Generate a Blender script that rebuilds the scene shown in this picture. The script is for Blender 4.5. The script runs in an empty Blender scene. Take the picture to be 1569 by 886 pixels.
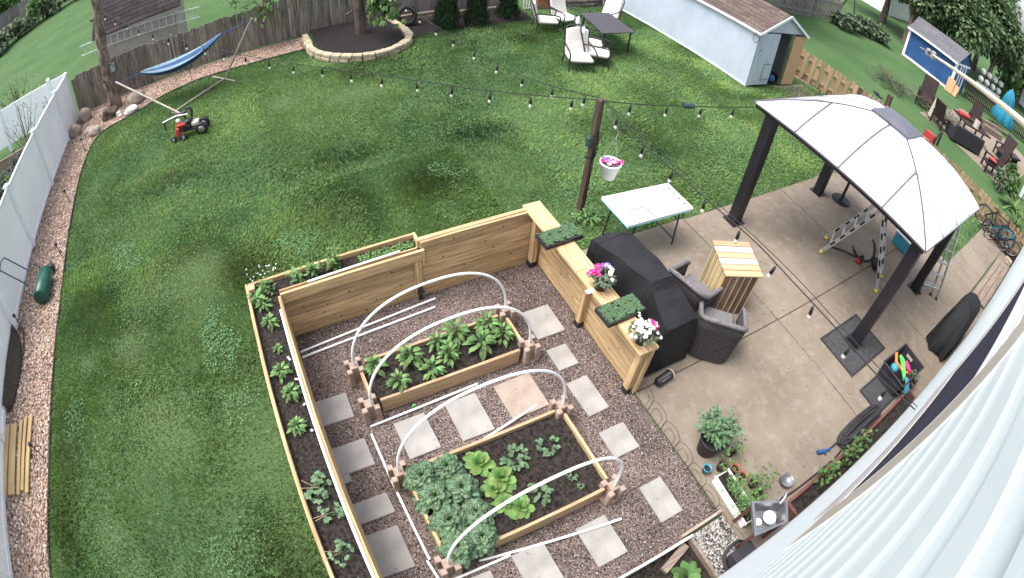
import bpy, bmesh, math, random
import numpy as np
from mathutils import Vector, Matrix, Euler

S = bpy.context.scene
COL = S.collection
rnd = random.Random(7)
PI = math.pi
R = math.radians

# ------------------------------------------------------------------ camera (wide-angle security lens under the house eave)
CAMZ = 5.6
cam_d = bpy.data.cameras.new('camera')
cam = bpy.data.objects.new('camera', cam_d)
COL.objects.link(cam)
ROT = [[0.8881748758286493, 0.2975183718639992, -0.3501831068886083],
       [-0.454195965571611, 0.6839435117827027, -0.5709004270000294],
       [0.06965209835486164, 0.6661111702214121, 0.7425930878354751]]
mw = Matrix(ROT).to_4x4()
mw.translation = (0, 0, CAMZ)
cam.matrix_world = mw
cam_d.type = 'PANO'
cam_d.panorama_type = 'FISHEYE_LENS_POLYNOMIAL'
cam_d.sensor_width = 36
cam_d.sensor_fit = 'HORIZONTAL'
cam_d.fisheye_fov = R(179)
cam_d.fisheye_polynomial_k0 = 0
cam_d.fisheye_polynomial_k1 = -5.05958741e-02
cam_d.fisheye_polynomial_k2 = -1.17874145e-04
cam_d.fisheye_polynomial_k3 = 9.76756638e-06
cam_d.fisheye_polynomial_k4 = -8.70334481e-07
cam_d.shift_x = 0.003
cam_d.shift_y = 0.0158
cam_d.clip_start = 0.02
cam_d.clip_end = 2000
S.camera = cam

# ------------------------------------------------------------------ light: bright overcast June afternoon
SUN_EL, SUN_AZ = R(66), R(-70)      # azimuth measured from +Y towards +X
w = bpy.data.worlds.new('World')
S.world = w
w.use_nodes = True
nt = w.node_tree
bg = nt.nodes['Background']
sky = nt.nodes.new('ShaderNodeTexSky')
sky.sky_type = 'NISHITA'
sky.sun_disc = False
sky.sun_elevation = SUN_EL
sky.sun_rotation = SUN_AZ
sky.dust_density = 4.0
sky.air_density = 1.0
sky.ozone_density = 1.0
hs = nt.nodes.new('ShaderNodeHueSaturation')
hs.inputs['Saturation'].default_value = 0.5     # thin cloud greys the sky
nt.links.new(sky.outputs[0], hs.inputs['Color'])
nt.links.new(hs.outputs[0], bg.inputs[0])
bg.inputs[1].default_value = 0.15
sd = bpy.data.lights.new('sun', 'SUN')
sd.energy = 1.45
sd.angle = R(36)
sd.color = (1.0, 0.95, 0.88)
sun = bpy.data.objects.new('sun', sd)
COL.objects.link(sun)
sdir = Vector((math.sin(SUN_AZ) * math.cos(SUN_EL), math.cos(SUN_AZ) * math.cos(SUN_EL), math.sin(SUN_EL)))
sun.rotation_euler = (-sdir).to_track_quat('-Z', 'Y').to_euler()
S.view_settings.view_transform = 'Standard'
S.view_settings.look = 'None'
S.view_settings.exposure = 1.36
S.view_settings.gamma = 1.0
S.cycles.use_denoising = True
S.cycles.max_bounces = 6
S.cycles.diffuse_bounces = 3
S.cycles.transparent_max_bounces = 8


# ------------------------------------------------------------------ materials
def mat(name, col, rough=0.75, var=0.18, scale=6.0, detail=4, stretch=(1, 1, 1), isl=0.0, bump=0.0, bscale=None,
        spec=0.3, metal=0.0, col2=None, trans=0.0, vcol=False, contrast=(0.35, 0.65), coat=0.0):
    m = bpy.data.materials.new(name)
    m.use_nodes = True
    n, l = m.node_tree.nodes, m.node_tree.links
    b = n['Principled BSDF']
    b.inputs['Roughness'].default_value = rough
    b.inputs['Specular IOR Level'].default_value = spec
    b.inputs['Metallic'].default_value = metal
    if coat:
        b.inputs['Coat Weight'].default_value = coat
    tc = n.new('ShaderNodeTexCoord')
    mp = n.new('ShaderNodeMapping')
    mp.inputs['Scale'].default_value = stretch
    l.new(tc.outputs['Object'], mp.inputs['Vector'])
    vec = mp.outputs[0]
    if isl:
        ge = n.new('ShaderNodeNewGeometry')
        ad = n.new('ShaderNodeVectorMath'); ad.operation = 'SCALE'
        cb = n.new('ShaderNodeCombineXYZ')
        for i in range(3):
            l.new(ge.outputs['Random Per Island'], cb.inputs[i])
        l.new(cb.outputs[0], ad.inputs[0]); ad.inputs['Scale'].default_value = 37.0
        a2 = n.new('ShaderNodeVectorMath'); a2.operation = 'ADD'
        l.new(vec, a2.inputs[0]); l.new(ad.outputs[0], a2.inputs[1])
        vec = a2.outputs[0]
    tx = n.new('ShaderNodeTexNoise')
    tx.inputs['Scale'].default_value = scale
    tx.inputs['Detail'].default_value = detail
    tx.inputs['Roughness'].default_value = 0.6
    l.new(vec, tx.inputs['Vector'])
    rp = n.new('ShaderNodeMapRange')
    rp.inputs['From Min'].default_value, rp.inputs['From Max'].default_value = contrast
    l.new(tx.outputs['Fac'], rp.inputs['Value'])
    mx = n.new('ShaderNodeMix'); mx.data_type = 'RGBA'
    c1 = tuple(max(0, c * (1 - var)) for c in col) + (1,)
    c2 = tuple(min(1, c * (1 + var)) for c in (col2 or col)) + (1,)
    mx.inputs['A'].default_value = c1
    mx.inputs['B'].default_value = c2
    l.new(rp.outputs[0], mx.inputs['Factor'])
    out = mx.outputs['Result']
    if vcol:
        at = n.new('ShaderNodeAttribute'); at.attribute_name = 'Col'
        mm = n.new('ShaderNodeMix'); mm.data_type = 'RGBA'; mm.blend_type = 'MULTIPLY'
        mm.inputs['Factor'].default_value = 1
        l.new(out, mm.inputs['A']); l.new(at.outputs['Color'], mm.inputs['B'])
        out = mm.outputs['Result']
    if isl:
        hv = n.new('ShaderNodeHueSaturation')
        mr = n.new('ShaderNodeMapRange')
        mr.inputs['To Min'].default_value = 1 - isl
        mr.inputs['To Max'].default_value = 1 + isl
        l.new(ge.outputs['Random Per Island'], mr.inputs['Value'])
        l.new(mr.outputs[0], hv.inputs['Value'])
        if name.startswith('leaf'):      # some leaves yellower than others
            wn = n.new('ShaderNodeTexWhiteNoise'); wn.noise_dimensions = '1D'
            l.new(ge.outputs['Random Per Island'], wn.inputs['W'])
            mh = n.new('ShaderNodeMapRange'); mh.inputs['To Min'].default_value = 0.462; mh.inputs['To Max'].default_value = 0.515
            l.new(wn.outputs['Value'], mh.inputs['Value']); l.new(mh.outputs[0], hv.inputs['Hue'])
        l.new(out, hv.inputs['Color'])
        out = hv.outputs[0]
    l.new(out, b.inputs['Base Color'])
    if bump:
        bp = n.new('ShaderNodeBump')
        bp.inputs['Strength'].default_value = 1.0
        bp.inputs['Distance'].default_value = bump
        if bscale:
            t2 = n.new('ShaderNodeTexNoise')
            t2.inputs['Scale'].default_value = bscale; t2.inputs['Detail'].default_value = 3
            l.new(vec, t2.inputs['Vector'])
            l.new(t2.outputs['Fac'], bp.inputs['Height'])
        else:
            l.new(tx.outputs['Fac'], bp.inputs['Height'])
        l.new(bp.outputs[0], b.inputs['Normal'])
    if trans:
        tr = n.new('ShaderNodeBsdfTranslucent')
        l.new(out, tr.inputs['Color'])
        ms = n.new('ShaderNodeMixShader'); ms.inputs[0].default_value = trans
        o = n['Material Output']
        l.new(b.outputs[0], ms.inputs[1]); l.new(tr.outputs[0], ms.inputs[2]); l.new(ms.outputs[0], o.inputs[0])
    return m


def ramp_cells(name, stops, cell, bump, rough=0.85, gap_col=(0.03, 0.025, 0.02), big=1.3, bigvar=0.25, smooth=0.08):
    """gravel: voronoi cells, each with its own stone colour, dark gaps and relief"""
    m = bpy.data.materials.new(name); m.use_nodes = True
    n, l = m.node_tree.nodes, m.node_tree.links
    b = n['Principled BSDF']; b.inputs['Roughness'].default_value = rough
    b.inputs['Specular IOR Level'].default_value = 0.25
    tc = n.new('ShaderNodeTexCoord')
    wn = n.new('ShaderNodeTexNoise'); wn.inputs['Scale'].default_value = cell * 0.7
    l.new(tc.outputs['Object'], wn.inputs['Vector'])
    wv = n.new('ShaderNodeMix'); wv.data_type = 'RGBA'; wv.blend_type = 'LINEAR_LIGHT'
    wv.inputs['Factor'].default_value = 0.35 / cell
    l.new(tc.outputs['Object'], wv.inputs['A']); l.new(wn.outputs['Color'], wv.inputs['B'])
    vo = n.new('ShaderNodeTexVoronoi'); vo.inputs['Scale'].default_value = cell
    l.new(wv.outputs['Result'], vo.inputs['Vector'])
    sp = n.new('ShaderNodeSeparateColor'); l.new(vo.outputs['Color'], sp.inputs[0])
    cr = n.new('ShaderNodeValToRGB')
    e = cr.color_ramp.elements
    while len(e) < len(stops): e.new(0.5)
    for i, (p, c) in enumerate(stops):
        e[i].position = p; e[i].color = tuple(c) + (1,)
    l.new(sp.outputs[0], cr.inputs[0])
    mr = n.new('ShaderNodeMapRange')
    mr.inputs['From Min'].default_value = 0.45; mr.inputs['From Max'].default_value = 0.75
    l.new(vo.outputs['Distance'], mr.inputs['Value'])
    mx = n.new('ShaderNodeMix'); mx.data_type = 'RGBA'
    l.new(mr.outputs[0], mx.inputs['Factor']); l.new(cr.outputs[0], mx.inputs['A'])
    mx.inputs['B'].default_value = tuple(gap_col) + (1,)
    bn = n.new('ShaderNodeTexNoise'); bn.inputs['Scale'].default_value = big; bn.inputs['Detail'].default_value = 5
    l.new(tc.outputs['Object'], bn.inputs['Vector'])
    m2 = n.new('ShaderNodeMapRange')
    m2.inputs['From Min'].default_value = 0.3; m2.inputs['From Max'].default_value = 0.7
    m2.inputs['To Min'].default_value = 1 - bigvar; m2.inputs['To Max'].default_value = 1 + bigvar
    l.new(bn.outputs['Fac'], m2.inputs['Value'])
    hv = n.new('ShaderNodeHueSaturation'); l.new(mx.outputs['Result'], hv.inputs['Color']); l.new(m2.outputs[0], hv.inputs['Value'])
    l.new(hv.outputs[0], b.inputs['Base Color'])
    bp = n.new('ShaderNodeBump'); bp.invert = True; bp.inputs['Distance'].default_value = bump
    l.new(vo.outputs['Distance'], bp.inputs['Height'])
    l.new(bp.outputs[0], b.inputs['Normal'])
    return m


def ground_mat(name, a, bcol, ccol, bump=0.01):
    """lawn soil and thatch seen between the blades: two scales of noise"""
    m = bpy.data.materials.new(name); m.use_nodes = True
    n, l = m.node_tree.nodes, m.node_tree.links
    b = n['Principled BSDF']; b.inputs['Roughness'].default_value = 0.95; b.inputs['Specular IOR Level'].default_value = 0.1
    tc = n.new('ShaderNodeTexCoord')
    def noise(sc, d=5):
        t = n.new('ShaderNodeTexNoise'); t.inputs['Scale'].default_value = sc; t.inputs['Detail'].default_value = d
        l.new(tc.outputs['Object'], t.inputs['Vector'])
        r = n.new('ShaderNodeMapRange'); r.inputs['From Min'].default_value = 0.35; r.inputs['From Max'].default_value = 0.65
        l.new(t.outputs['Fac'], r.inputs['Value']); return r.outputs[0], t.outputs['Fac']
    f1, _ = noise(0.55); f2, h = noise(28, 6)
    m1 = n.new('ShaderNodeMix'); m1.data_type = 'RGBA'
    m1.inputs['A'].default_value = tuple(a) + (1,); m1.inputs['B'].default_value = tuple(bcol) + (1,); l.new(f1, m1.inputs['Factor'])
    m2 = n.new('ShaderNodeMix'); m2.data_type = 'RGBA'
    l.new(m1.outputs['Result'], m2.inputs['A']); m2.inputs['B'].default_value = tuple(ccol) + (1,)
    mu = n.new('ShaderNodeMath'); mu.operation = 'MULTIPLY'; mu.inputs[1].default_value = 0.6
    l.new(f2, mu.inputs[0]); l.new(mu.outputs[0], m2.inputs['Factor'])
    l.new(m2.outputs['Result'], b.inputs['Base Color'])
    bp = n.new('ShaderNodeBump'); bp.inputs['Distance'].default_value = bump; l.new(h, bp.inputs['Height']); l.new(bp.outputs[0], b.inputs['Normal'])
    return m


def wood(name, col, axis, isl=0.22, var=0.3, col2=None, rough=0.75):
    st = [22, 22, 22]; st['XYZ'.index(axis)] = 1.2
    return mat(name, col, rough, var, 1.6, 5, st, isl, bump=0.002, col2=col2, spec=0.25)


PINE = (0.405, 0.272, 0.142); PINE2 = (0.465, 0.328, 0.182)
M = {}
M['pine_x'] = wood('pine_x', PINE, 'X', col2=PINE2)
M['pine_y'] = wood('pine_y', PINE, 'Y', col2=PINE2)
M['pine_z'] = wood('pine_z', PINE, 'Z', col2=PINE2)
M['bedwood_x'] = wood('bedwood_x', (0.37, 0.255, 0.155), 'X', 0.1)
M['bedwood_y'] = wood('bedwood_y', (0.42, 0.29, 0.165), 'Y', 0.1)
M['cedar'] = wood('cedar', (0.31, 0.215, 0.13), 'Z', 0.25, 0.3)
M['greyfence'] = wood('greyfence', (0.135, 0.115, 0.10), 'Z', 0.28, 0.42, (0.19, 0.165, 0.14))
M['palefence'] = wood('palefence', (0.20, 0.175, 0.17), 'Z', 0.22, 0.3)
M['oldwood_x'] = wood('oldwood_x', (0.20, 0.155, 0.125), 'X', 0.2)
M['oldwood_pale'] = wood('oldwood_pale', (0.30, 0.245, 0.20), 'X', 0.15)
M['redwood_x'] = wood('redwood_x', (0.115, 0.05, 0.04), 'X', 0.2, 0.3)
M['postwood'] = wood('postwood', (0.075, 0.052, 0.042), 'Z', 0.1, 0.45)
M['tan_plank'] = wood('tan_plank', (0.40, 0.285, 0.145), 'Y', 0.18, 0.25)
M['white'] = mat('white', (0.82, 0.82, 0.82), 0.45, 0.03, 3)
M['pvc'] = mat('pvc', (0.82, 0.82, 0.84), 0.35, 0.04, 6)
M['vinyl'] = mat('vinyl', (0.84, 0.855, 0.88), 0.5, 0.04, 1.2)
M['vinyl_trim'] = mat('vinyl_trim', (0.74, 0.77, 0.80), 0.45, 0.03, 3)
M['siding'] = mat('siding', (0.66, 0.725, 0.745), 0.5, 0.015, 1.5, bump=0.0006, bscale=60)
M['trim'] = mat('trim', (0.43, 0.385, 0.33), 0.55, 0.08, 5, stretch=(1, 1, 3))
M['glass_dark'] = mat('glass_dark', (0.058, 0.058, 0.078), 1.0, 0.1, 4, spec=0.0)
M['patio'] = None
M['black'] = mat('black', (0.018, 0.017, 0.02), 0.5, 0.2, 9)
M['blackmetal'] = mat('blackmetal', (0.022, 0.022, 0.027), 0.4, 0.15, 8, spec=0.4)
M['rubber'] = mat('rubber', (0.028, 0.028, 0.032), 0.75, 0.25, 12)
M['cover'] = mat('cover', (0.0125, 0.013, 0.0155), 0.7, 0.2, 5, bump=0.006, bscale=9)
M['matgrey'] = mat('matgrey', (0.05, 0.05, 0.055), 0.85, 0.25, 25, bump=0.002)
M['alu'] = mat('alu', (0.55, 0.56, 0.57), 0.4, 0.1, 10, metal=0.7)
M['alu_pale'] = mat('alu_pale', (0.50, 0.55, 0.54), 0.45, 0.08, 10, metal=0.3)
M['steel'] = mat('steel', (0.33, 0.34, 0.36), 0.35, 0.06, 6, metal=0.85)
M['soil'] = mat('soil', (0.012, 0.0095, 0.0085), 0.95, 0.6, 28, 6, bump=0.03, col2=(0.030, 0.024, 0.021))
M['mulch'] = mat('mulch', (0.007, 0.0055, 0.006), 0.95, 0.6, 40, 5, bump=0.03, col2=(0.018, 0.015, 0.015))
M['paver'] = mat('paver', (0.295, 0.28, 0.268), 0.85, 0.17, 3.2, 7, bump=0.0015, bscale=90)
M['paver_tan'] = mat('paver_tan', (0.31, 0.25, 0.21), 0.85, 0.14, 5, 6, bump=0.0015, bscale=90)
M['block'] = mat('block', (0.33, 0.25, 0.205), 0.9, 0.18, 14, 5, bump=0.003, bscale=80)
M['limestone'] = mat('limestone', (0.36, 0.31, 0.215), 0.9, 0.3, 9, 5, isl=0.2, bump=0.012, bscale=18)
M['boulder'] = mat('boulder', (0.34, 0.275, 0.23), 0.9, 0.3, 4, 6, bump=0.02, bscale=12)
M['whiterock'] = mat('whiterock', (0.55, 0.52, 0.5), 0.85, 0.2, 5, 5, bump=0.02, bscale=12)
M['bark'] = mat('bark', (0.20, 0.15, 0.12), 0.95, 0.6, 9, 6, (1, 1, 0.35), bump=0.06)
M['bark_dark'] = mat('bark_dark', (0.11, 0.085, 0.07), 0.95, 0.5, 8, 6, (1, 1, 0.25), bump=0.04)
M['mortarstone'] = mat('mortarstone', (0.10, 0.085, 0.075), 0.9, 0.4, 5, 5, isl=0.35, bump=0.02, bscale=14)
M['leaf'] = mat('leaf', (0.075, 0.165, 0.045), 0.5, 0.3, 3, isl=0.3, trans=0.25)
M['leaf_pepper'] = mat('leaf_pepper', (0.115, 0.230, 0.080), 0.6, 0.35, 14, isl=0.4, trans=0.22, spec=0.2)
M['leaf_straw'] = mat('leaf_straw', (0.10, 0.19, 0.095), 0.5, 0.25, 9, isl=0.25, trans=0.2)
M['leaf_lettuce'] = mat('leaf_lettuce', (0.135, 0.265, 0.075), 0.55, 0.3, 12, isl=0.22, trans=0.22, spec=0.25)
M['leaf_kale'] = mat('leaf_kale', (0.150, 0.248, 0.148), 0.75, 0.35, 22, isl=0.25, trans=0.12, spec=0.12)
M['leaf_tomato'] = mat('leaf_tomato', (0.10, 0.20, 0.055), 0.5, 0.25, 9, isl=0.25, trans=0.25)
M['leaf_arb'] = mat('leaf_arb', (0.022, 0.055, 0.025), 0.7, 0.4, 5, isl=0.4, trans=0.15)
M['leaf_tree'] = mat('leaf_tree', (0.105, 0.172, 0.080), 0.6, 0.3, 0.5, isl=0.45, trans=0.25)
M['leaf_light'] = mat('leaf_light', (0.10, 0.20, 0.06), 0.6, 0.25, 0.8, isl=0.35, trans=0.25)
M['leaf_grey'] = mat('leaf_grey', (0.10, 0.15, 0.085), 0.6, 0.3, 2, isl=0.4, trans=0.15)
M['leaf_dark'] = mat('leaf_dark', (0.028, 0.04, 0.03), 0.7, 0.4, 2, isl=0.4)
M['twig'] = mat('twig', (0.12, 0.09, 0.07), 0.9, 0.3, 12)
M['straw_stick'] = mat('straw_stick', (0.42, 0.33, 0.2), 0.85, 0.2, 12)
M['petal_pink'] = mat('petal_pink', (0.75, 0.045, 0.28), 0.5, 0.2, 20, isl=0.2, trans=0.2)
M['petal_white'] = mat('petal_white', (0.80, 0.78, 0.82), 0.5, 0.08, 20, isl=0.1, trans=0.2)
M['petal_purple'] = mat('petal_purple', (0.28, 0.15, 0.50), 0.5, 0.3, 20, isl=0.3, trans=0.2)
M['cushion'] = mat('cushion', (0.66, 0.63, 0.585), 0.85, 0.06, 14, bump=0.004, bscale=12)
M['shingle'] = mat('shingle', (0.030, 0.024, 0.027), 0.9, 0.4, 14, 5, isl=0.3, bump=0.004)
M['shingle_brown'] = mat('shingle_brown', (0.095, 0.072, 0.062), 0.9, 0.3, 14, 5, isl=0.22, bump=0.004)
M['shingle_grey'] = mat('shingle_grey', (0.11, 0.108, 0.122), 0.9, 0.15, 10, 5, isl=0.1, bump=0.004)
M['beige_wall'] = mat('beige_wall', (0.36, 0.315, 0.285), 0.8, 0.12, 4)
M['shedpaint'] = mat('shedpaint', (0.43, 0.49, 0.565), 0.55, 0.09, 1.5, 7, stretch=(1, 1, .4))
M['osb'] = mat('osb', (0.42, 0.25, 0.13), 0.85, 0.45, 26, 3, (1, 1, 2.5), col2=(0.5, 0.33, 0.19))
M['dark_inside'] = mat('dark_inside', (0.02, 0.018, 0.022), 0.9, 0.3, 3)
M['bluepaint'] = mat('bluepaint', (0.026, 0.082, 0.225), 0.6, 0.15, 2)
M['teal'] = mat('teal', (0.022, 0.20, 0.30), 0.75, 0.2, 4, stretch=(3, 3, 0.4))
M['tealedge'] = mat('tealedge', (0.05, 0.45, 0.46), 0.5, 0.1, 8)
M['red'] = mat('red', (0.30, 0.028, 0.028), 0.45, 0.15, 10)
M['brightred'] = mat('brightred', (0.42, 0.045, 0.045), 0.45, 0.15, 10)
M['yellow'] = mat('yellow', (0.70, 0.50, 0.05), 0.5, 0.12, 10)
M['green_roller'] = mat('green_roller', (0.012, 0.085, 0.06), 0.35, 0.25, 5, spec=0.5)
M['greenpole'] = mat('greenpole', (0.03, 0.06, 0.055), 0.45, 0.2, 8)
M['ham_blue'] = mat('ham_blue', (0.022, 0.055, 0.145), 0.9, 0.3, 3, stretch=(0.4, 9, 9), contrast=(0.42, 0.6), col2=(0.10, 0.20, 0.30))
M['ham_dark'] = mat('ham_dark', (0.018, 0.040, 0.105), .9, .2, 6)
M['ham_mid'] = mat('ham_mid', (0.040, 0.095, 0.20), .9, .2, 6)
M['ham_pale'] = mat('ham_pale', (0.19, 0.27, 0.33), .9, .15, 6)
M['ham_pole'] = mat('ham_pole', (0.33, 0.29, 0.25), 0.5, 0.15, 8, metal=0.2)
M['gazebo'] = mat('gazebo', (0.015, 0.0135, 0.018), 0.4, 0.15, 5, spec=0.4)
M['gazebo_rib'] = mat('gazebo_rib', (0.12, 0.10, 0.135), 0.45, 0.1, 6)
M['gazebo_cap'] = mat('gazebo_cap', (0.095, 0.10, 0.125), 0.45, 0.1, 3, spec=0.4)
M['polycarb'] = mat('polycarb', (0.93, 0.935, 0.94), 0.3, 0.02, 2, trans=0.10)
M['wicker'] = mat('wicker', (0.034, 0.031, 0.034), 0.8, 0.4, 60, 2, (1, 1, 1), bump=0.008, col2=(0.055, 0.05, 0.054))
M['cushion_grey'] = mat('cushion_grey', (0.15, 0.145, 0.148), .9, .15, 20)
M['wicker_rim'] = mat('wicker_rim', (0.145, 0.135, 0.14), 0.7, 0.4, 55, 2, bump=0.006)
M['blue'] = mat('blue', (0.03, 0.22, 0.55), 0.45, 0.15, 8)
M['cyan'] = mat('cyan', (0.05, 0.26, 0.36), 0.5, 0.2, 8)
M['lime'] = mat('lime', (0.10, 0.62, 0.10), 0.45, 0.15, 8)
M['hotpink'] = mat('hotpink', (0.75, 0.05, 0.2), 0.45, 0.15, 8)
M['orange'] = mat('orange', (0.75, 0.18, 0.04), 0.5, 0.15, 8)
M['terracotta'] = mat('terracotta', (0.30, 0.12, 0.065), 0.8, 0.2, 8)
M['potblack'] = mat('potblack', (0.028, 0.024, 0.03), 0.5, 0.2, 8)
M['potbrown'] = mat('potbrown', (0.09, 0.065, 0.045), 0.6, 0.25, 8)
M['bulbglass'] = mat('bulbglass', (0.70, 0.70, 0.62), 0.15, 0.06, 30, spec=0.6)
def clear(m, k):
    n, l = m.node_tree.nodes, m.node_tree.links
    tr = n.new('ShaderNodeBsdfTransparent'); ms = n.new('ShaderNodeMixShader'); ms.inputs[0].default_value = k
    l.new(n['Principled BSDF'].outputs[0], ms.inputs[1]); l.new(tr.outputs[0], ms.inputs[2]); l.new(ms.outputs[0], n['Material Output'].inputs[0])
clear(M['bulbglass'], .25)
M['wire'] = mat('wire', (0.02, 0.021, 0.02), 0.6, 0.2, 20)
M['wire_pale'] = mat('wire_pale', (0.30, 0.29, 0.26), 0.6, 0.2, 20)
M['cablecream'] = mat('cablecream', (0.66, 0.57, 0.44), 0.5, 0.06, 6)
M['brown'] = mat('brown', (0.075, 0.045, 0.038), 0.7, 0.3, 8)
M['darkplastic'] = mat('darkplastic', (0.035, 0.033, 0.04), 0.5, 0.2, 6)
M['hose'] = mat('hose', (0.035, 0.034, 0.038), 0.65, 0.3, 20)
M['fabricdark'] = mat('fabricdark', (0.05, 0.042, 0.03), 0.95, 0.5, 22, 5, (1, 3, 1), bump=0.006)
M['tabledark'] = mat('tabledark', (0.055, 0.052, 0.06), 0.5, 0.25, 60, 2)
M['mesh_grey'] = mat('mesh_grey', (0.30, 0.31, 0.31), 0.6, 0.15, 20, metal=0.3)
M['house_grey'] = mat('house_grey', (0.27, 0.31, 0.35), 0.6, 0.1, 3)

LAWN_A = (0.062, 0.120, 0.044); LAWN_B = (0.082, 0.138, 0.054); LAWN_C = (0.040, 0.055, 0.028)
M['lawn'] = ground_mat('lawn', LAWN_A, LAWN_B, LAWN_C, 0.02)
M['far_lawn'] = ground_mat('far_lawn', (0.056, 0.112, 0.042), (0.082, 0.140, 0.058), (0.042, 0.085, 0.033), 0.03)
M['pebbles'] = ramp_cells('pebbles', [(0, (0.20, 0.11, 0.08)), (0.3, (0.37, 0.25, 0.18)), (0.55, (0.52, 0.39, 0.295)), (0.8, (0.32, 0.22, 0.17)), (1, (0.62, 0.53, 0.46))], 26, 0.03, gap_col=(0.075, 0.045, 0.035), bigvar=0.15)
M['gravel'] = ramp_cells('gravel', [(0, (0.105, 0.082, 0.074)), (0.35, (0.185, 0.138, 0.120)), (0.6, (0.250, 0.192, 0.168)), (0.85, (0.135, 0.107, 0.098)), (1, (0.36, 0.32, 0.30))], 62, 0.012, gap_col=(0.03, 0.022, 0.021), big=0.9, bigvar=0.38)
M['whitegravel'] = ramp_cells('whitegravel', [(0, (0.16, 0.15, 0.14)), (0.4, (0.36, 0.34, 0.31)), (0.75, (0.52, 0.50, 0.47)), (1, (0.66, 0.64, 0.62))], 42, 0.02, gap_col=(0.04, 0.037, 0.033))


def patio_mat():
    m = mat('patio', (0.176, 0.142, 0.110), 0.85, 0.14, 0.9, 8, bump=0.002, bscale=120, col2=(0.210, 0.173, 0.138), contrast=(0.3, 0.7))
    n, l = m.node_tree.nodes, m.node_tree.links
    b = n['Principled BSDF']
    src = b.inputs['Base Color'].links[0].from_socket
    tc = n.new('ShaderNodeTexCoord')
    t = n.new('ShaderNodeTexNoise'); t.inputs['Scale'].default_value = 5.5; t.inputs['Detail'].default_value = 9; t.inputs['Roughness'].default_value = 0.7
    l.new(tc.outputs['Object'], t.inputs['Vector'])
    r = n.new('ShaderNodeMapRange'); r.inputs['From Min'].default_value = 0.5; r.inputs['From Max'].default_value = 0.72
    r.inputs['To Max'].default_value = 0.8
    l.new(t.outputs['Fac'], r.inputs['Value'])
    mx = n.new('ShaderNodeMix'); mx.data_type = 'RGBA'
    l.new(r.outputs[0], mx.inputs['Factor']); l.new(src, mx.inputs['A']); mx.inputs['B'].default_value = (0.27, 0.24, 0.205, 1)
    # sparse dark specks and worn pits
    v = n.new('ShaderNodeTexNoise'); v.inputs['Scale'].default_value = 17; v.inputs['Detail'].default_value = 4
    l.new(tc.outputs['Object'], v.inputs['Vector'])
    r2 = n.new('ShaderNodeMapRange'); r2.inputs['From Min'].default_value = 0.67; r2.inputs['From Max'].default_value = 0.73
    l.new(v.outputs['Fac'], r2.inputs['Value'])
    m2 = n.new('ShaderNodeMix'); m2.data_type = 'RGBA'
    l.new(r2.outputs[0], m2.inputs['Factor']); l.new(mx.outputs['Result'], m2.inputs['A']); m2.inputs['B'].default_value = (0.12, 0.09, 0.07, 1)
    l.new(m2.outputs['Result'], b.inputs['Base Color'])
    return m
M['patio'] = patio_mat()


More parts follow.
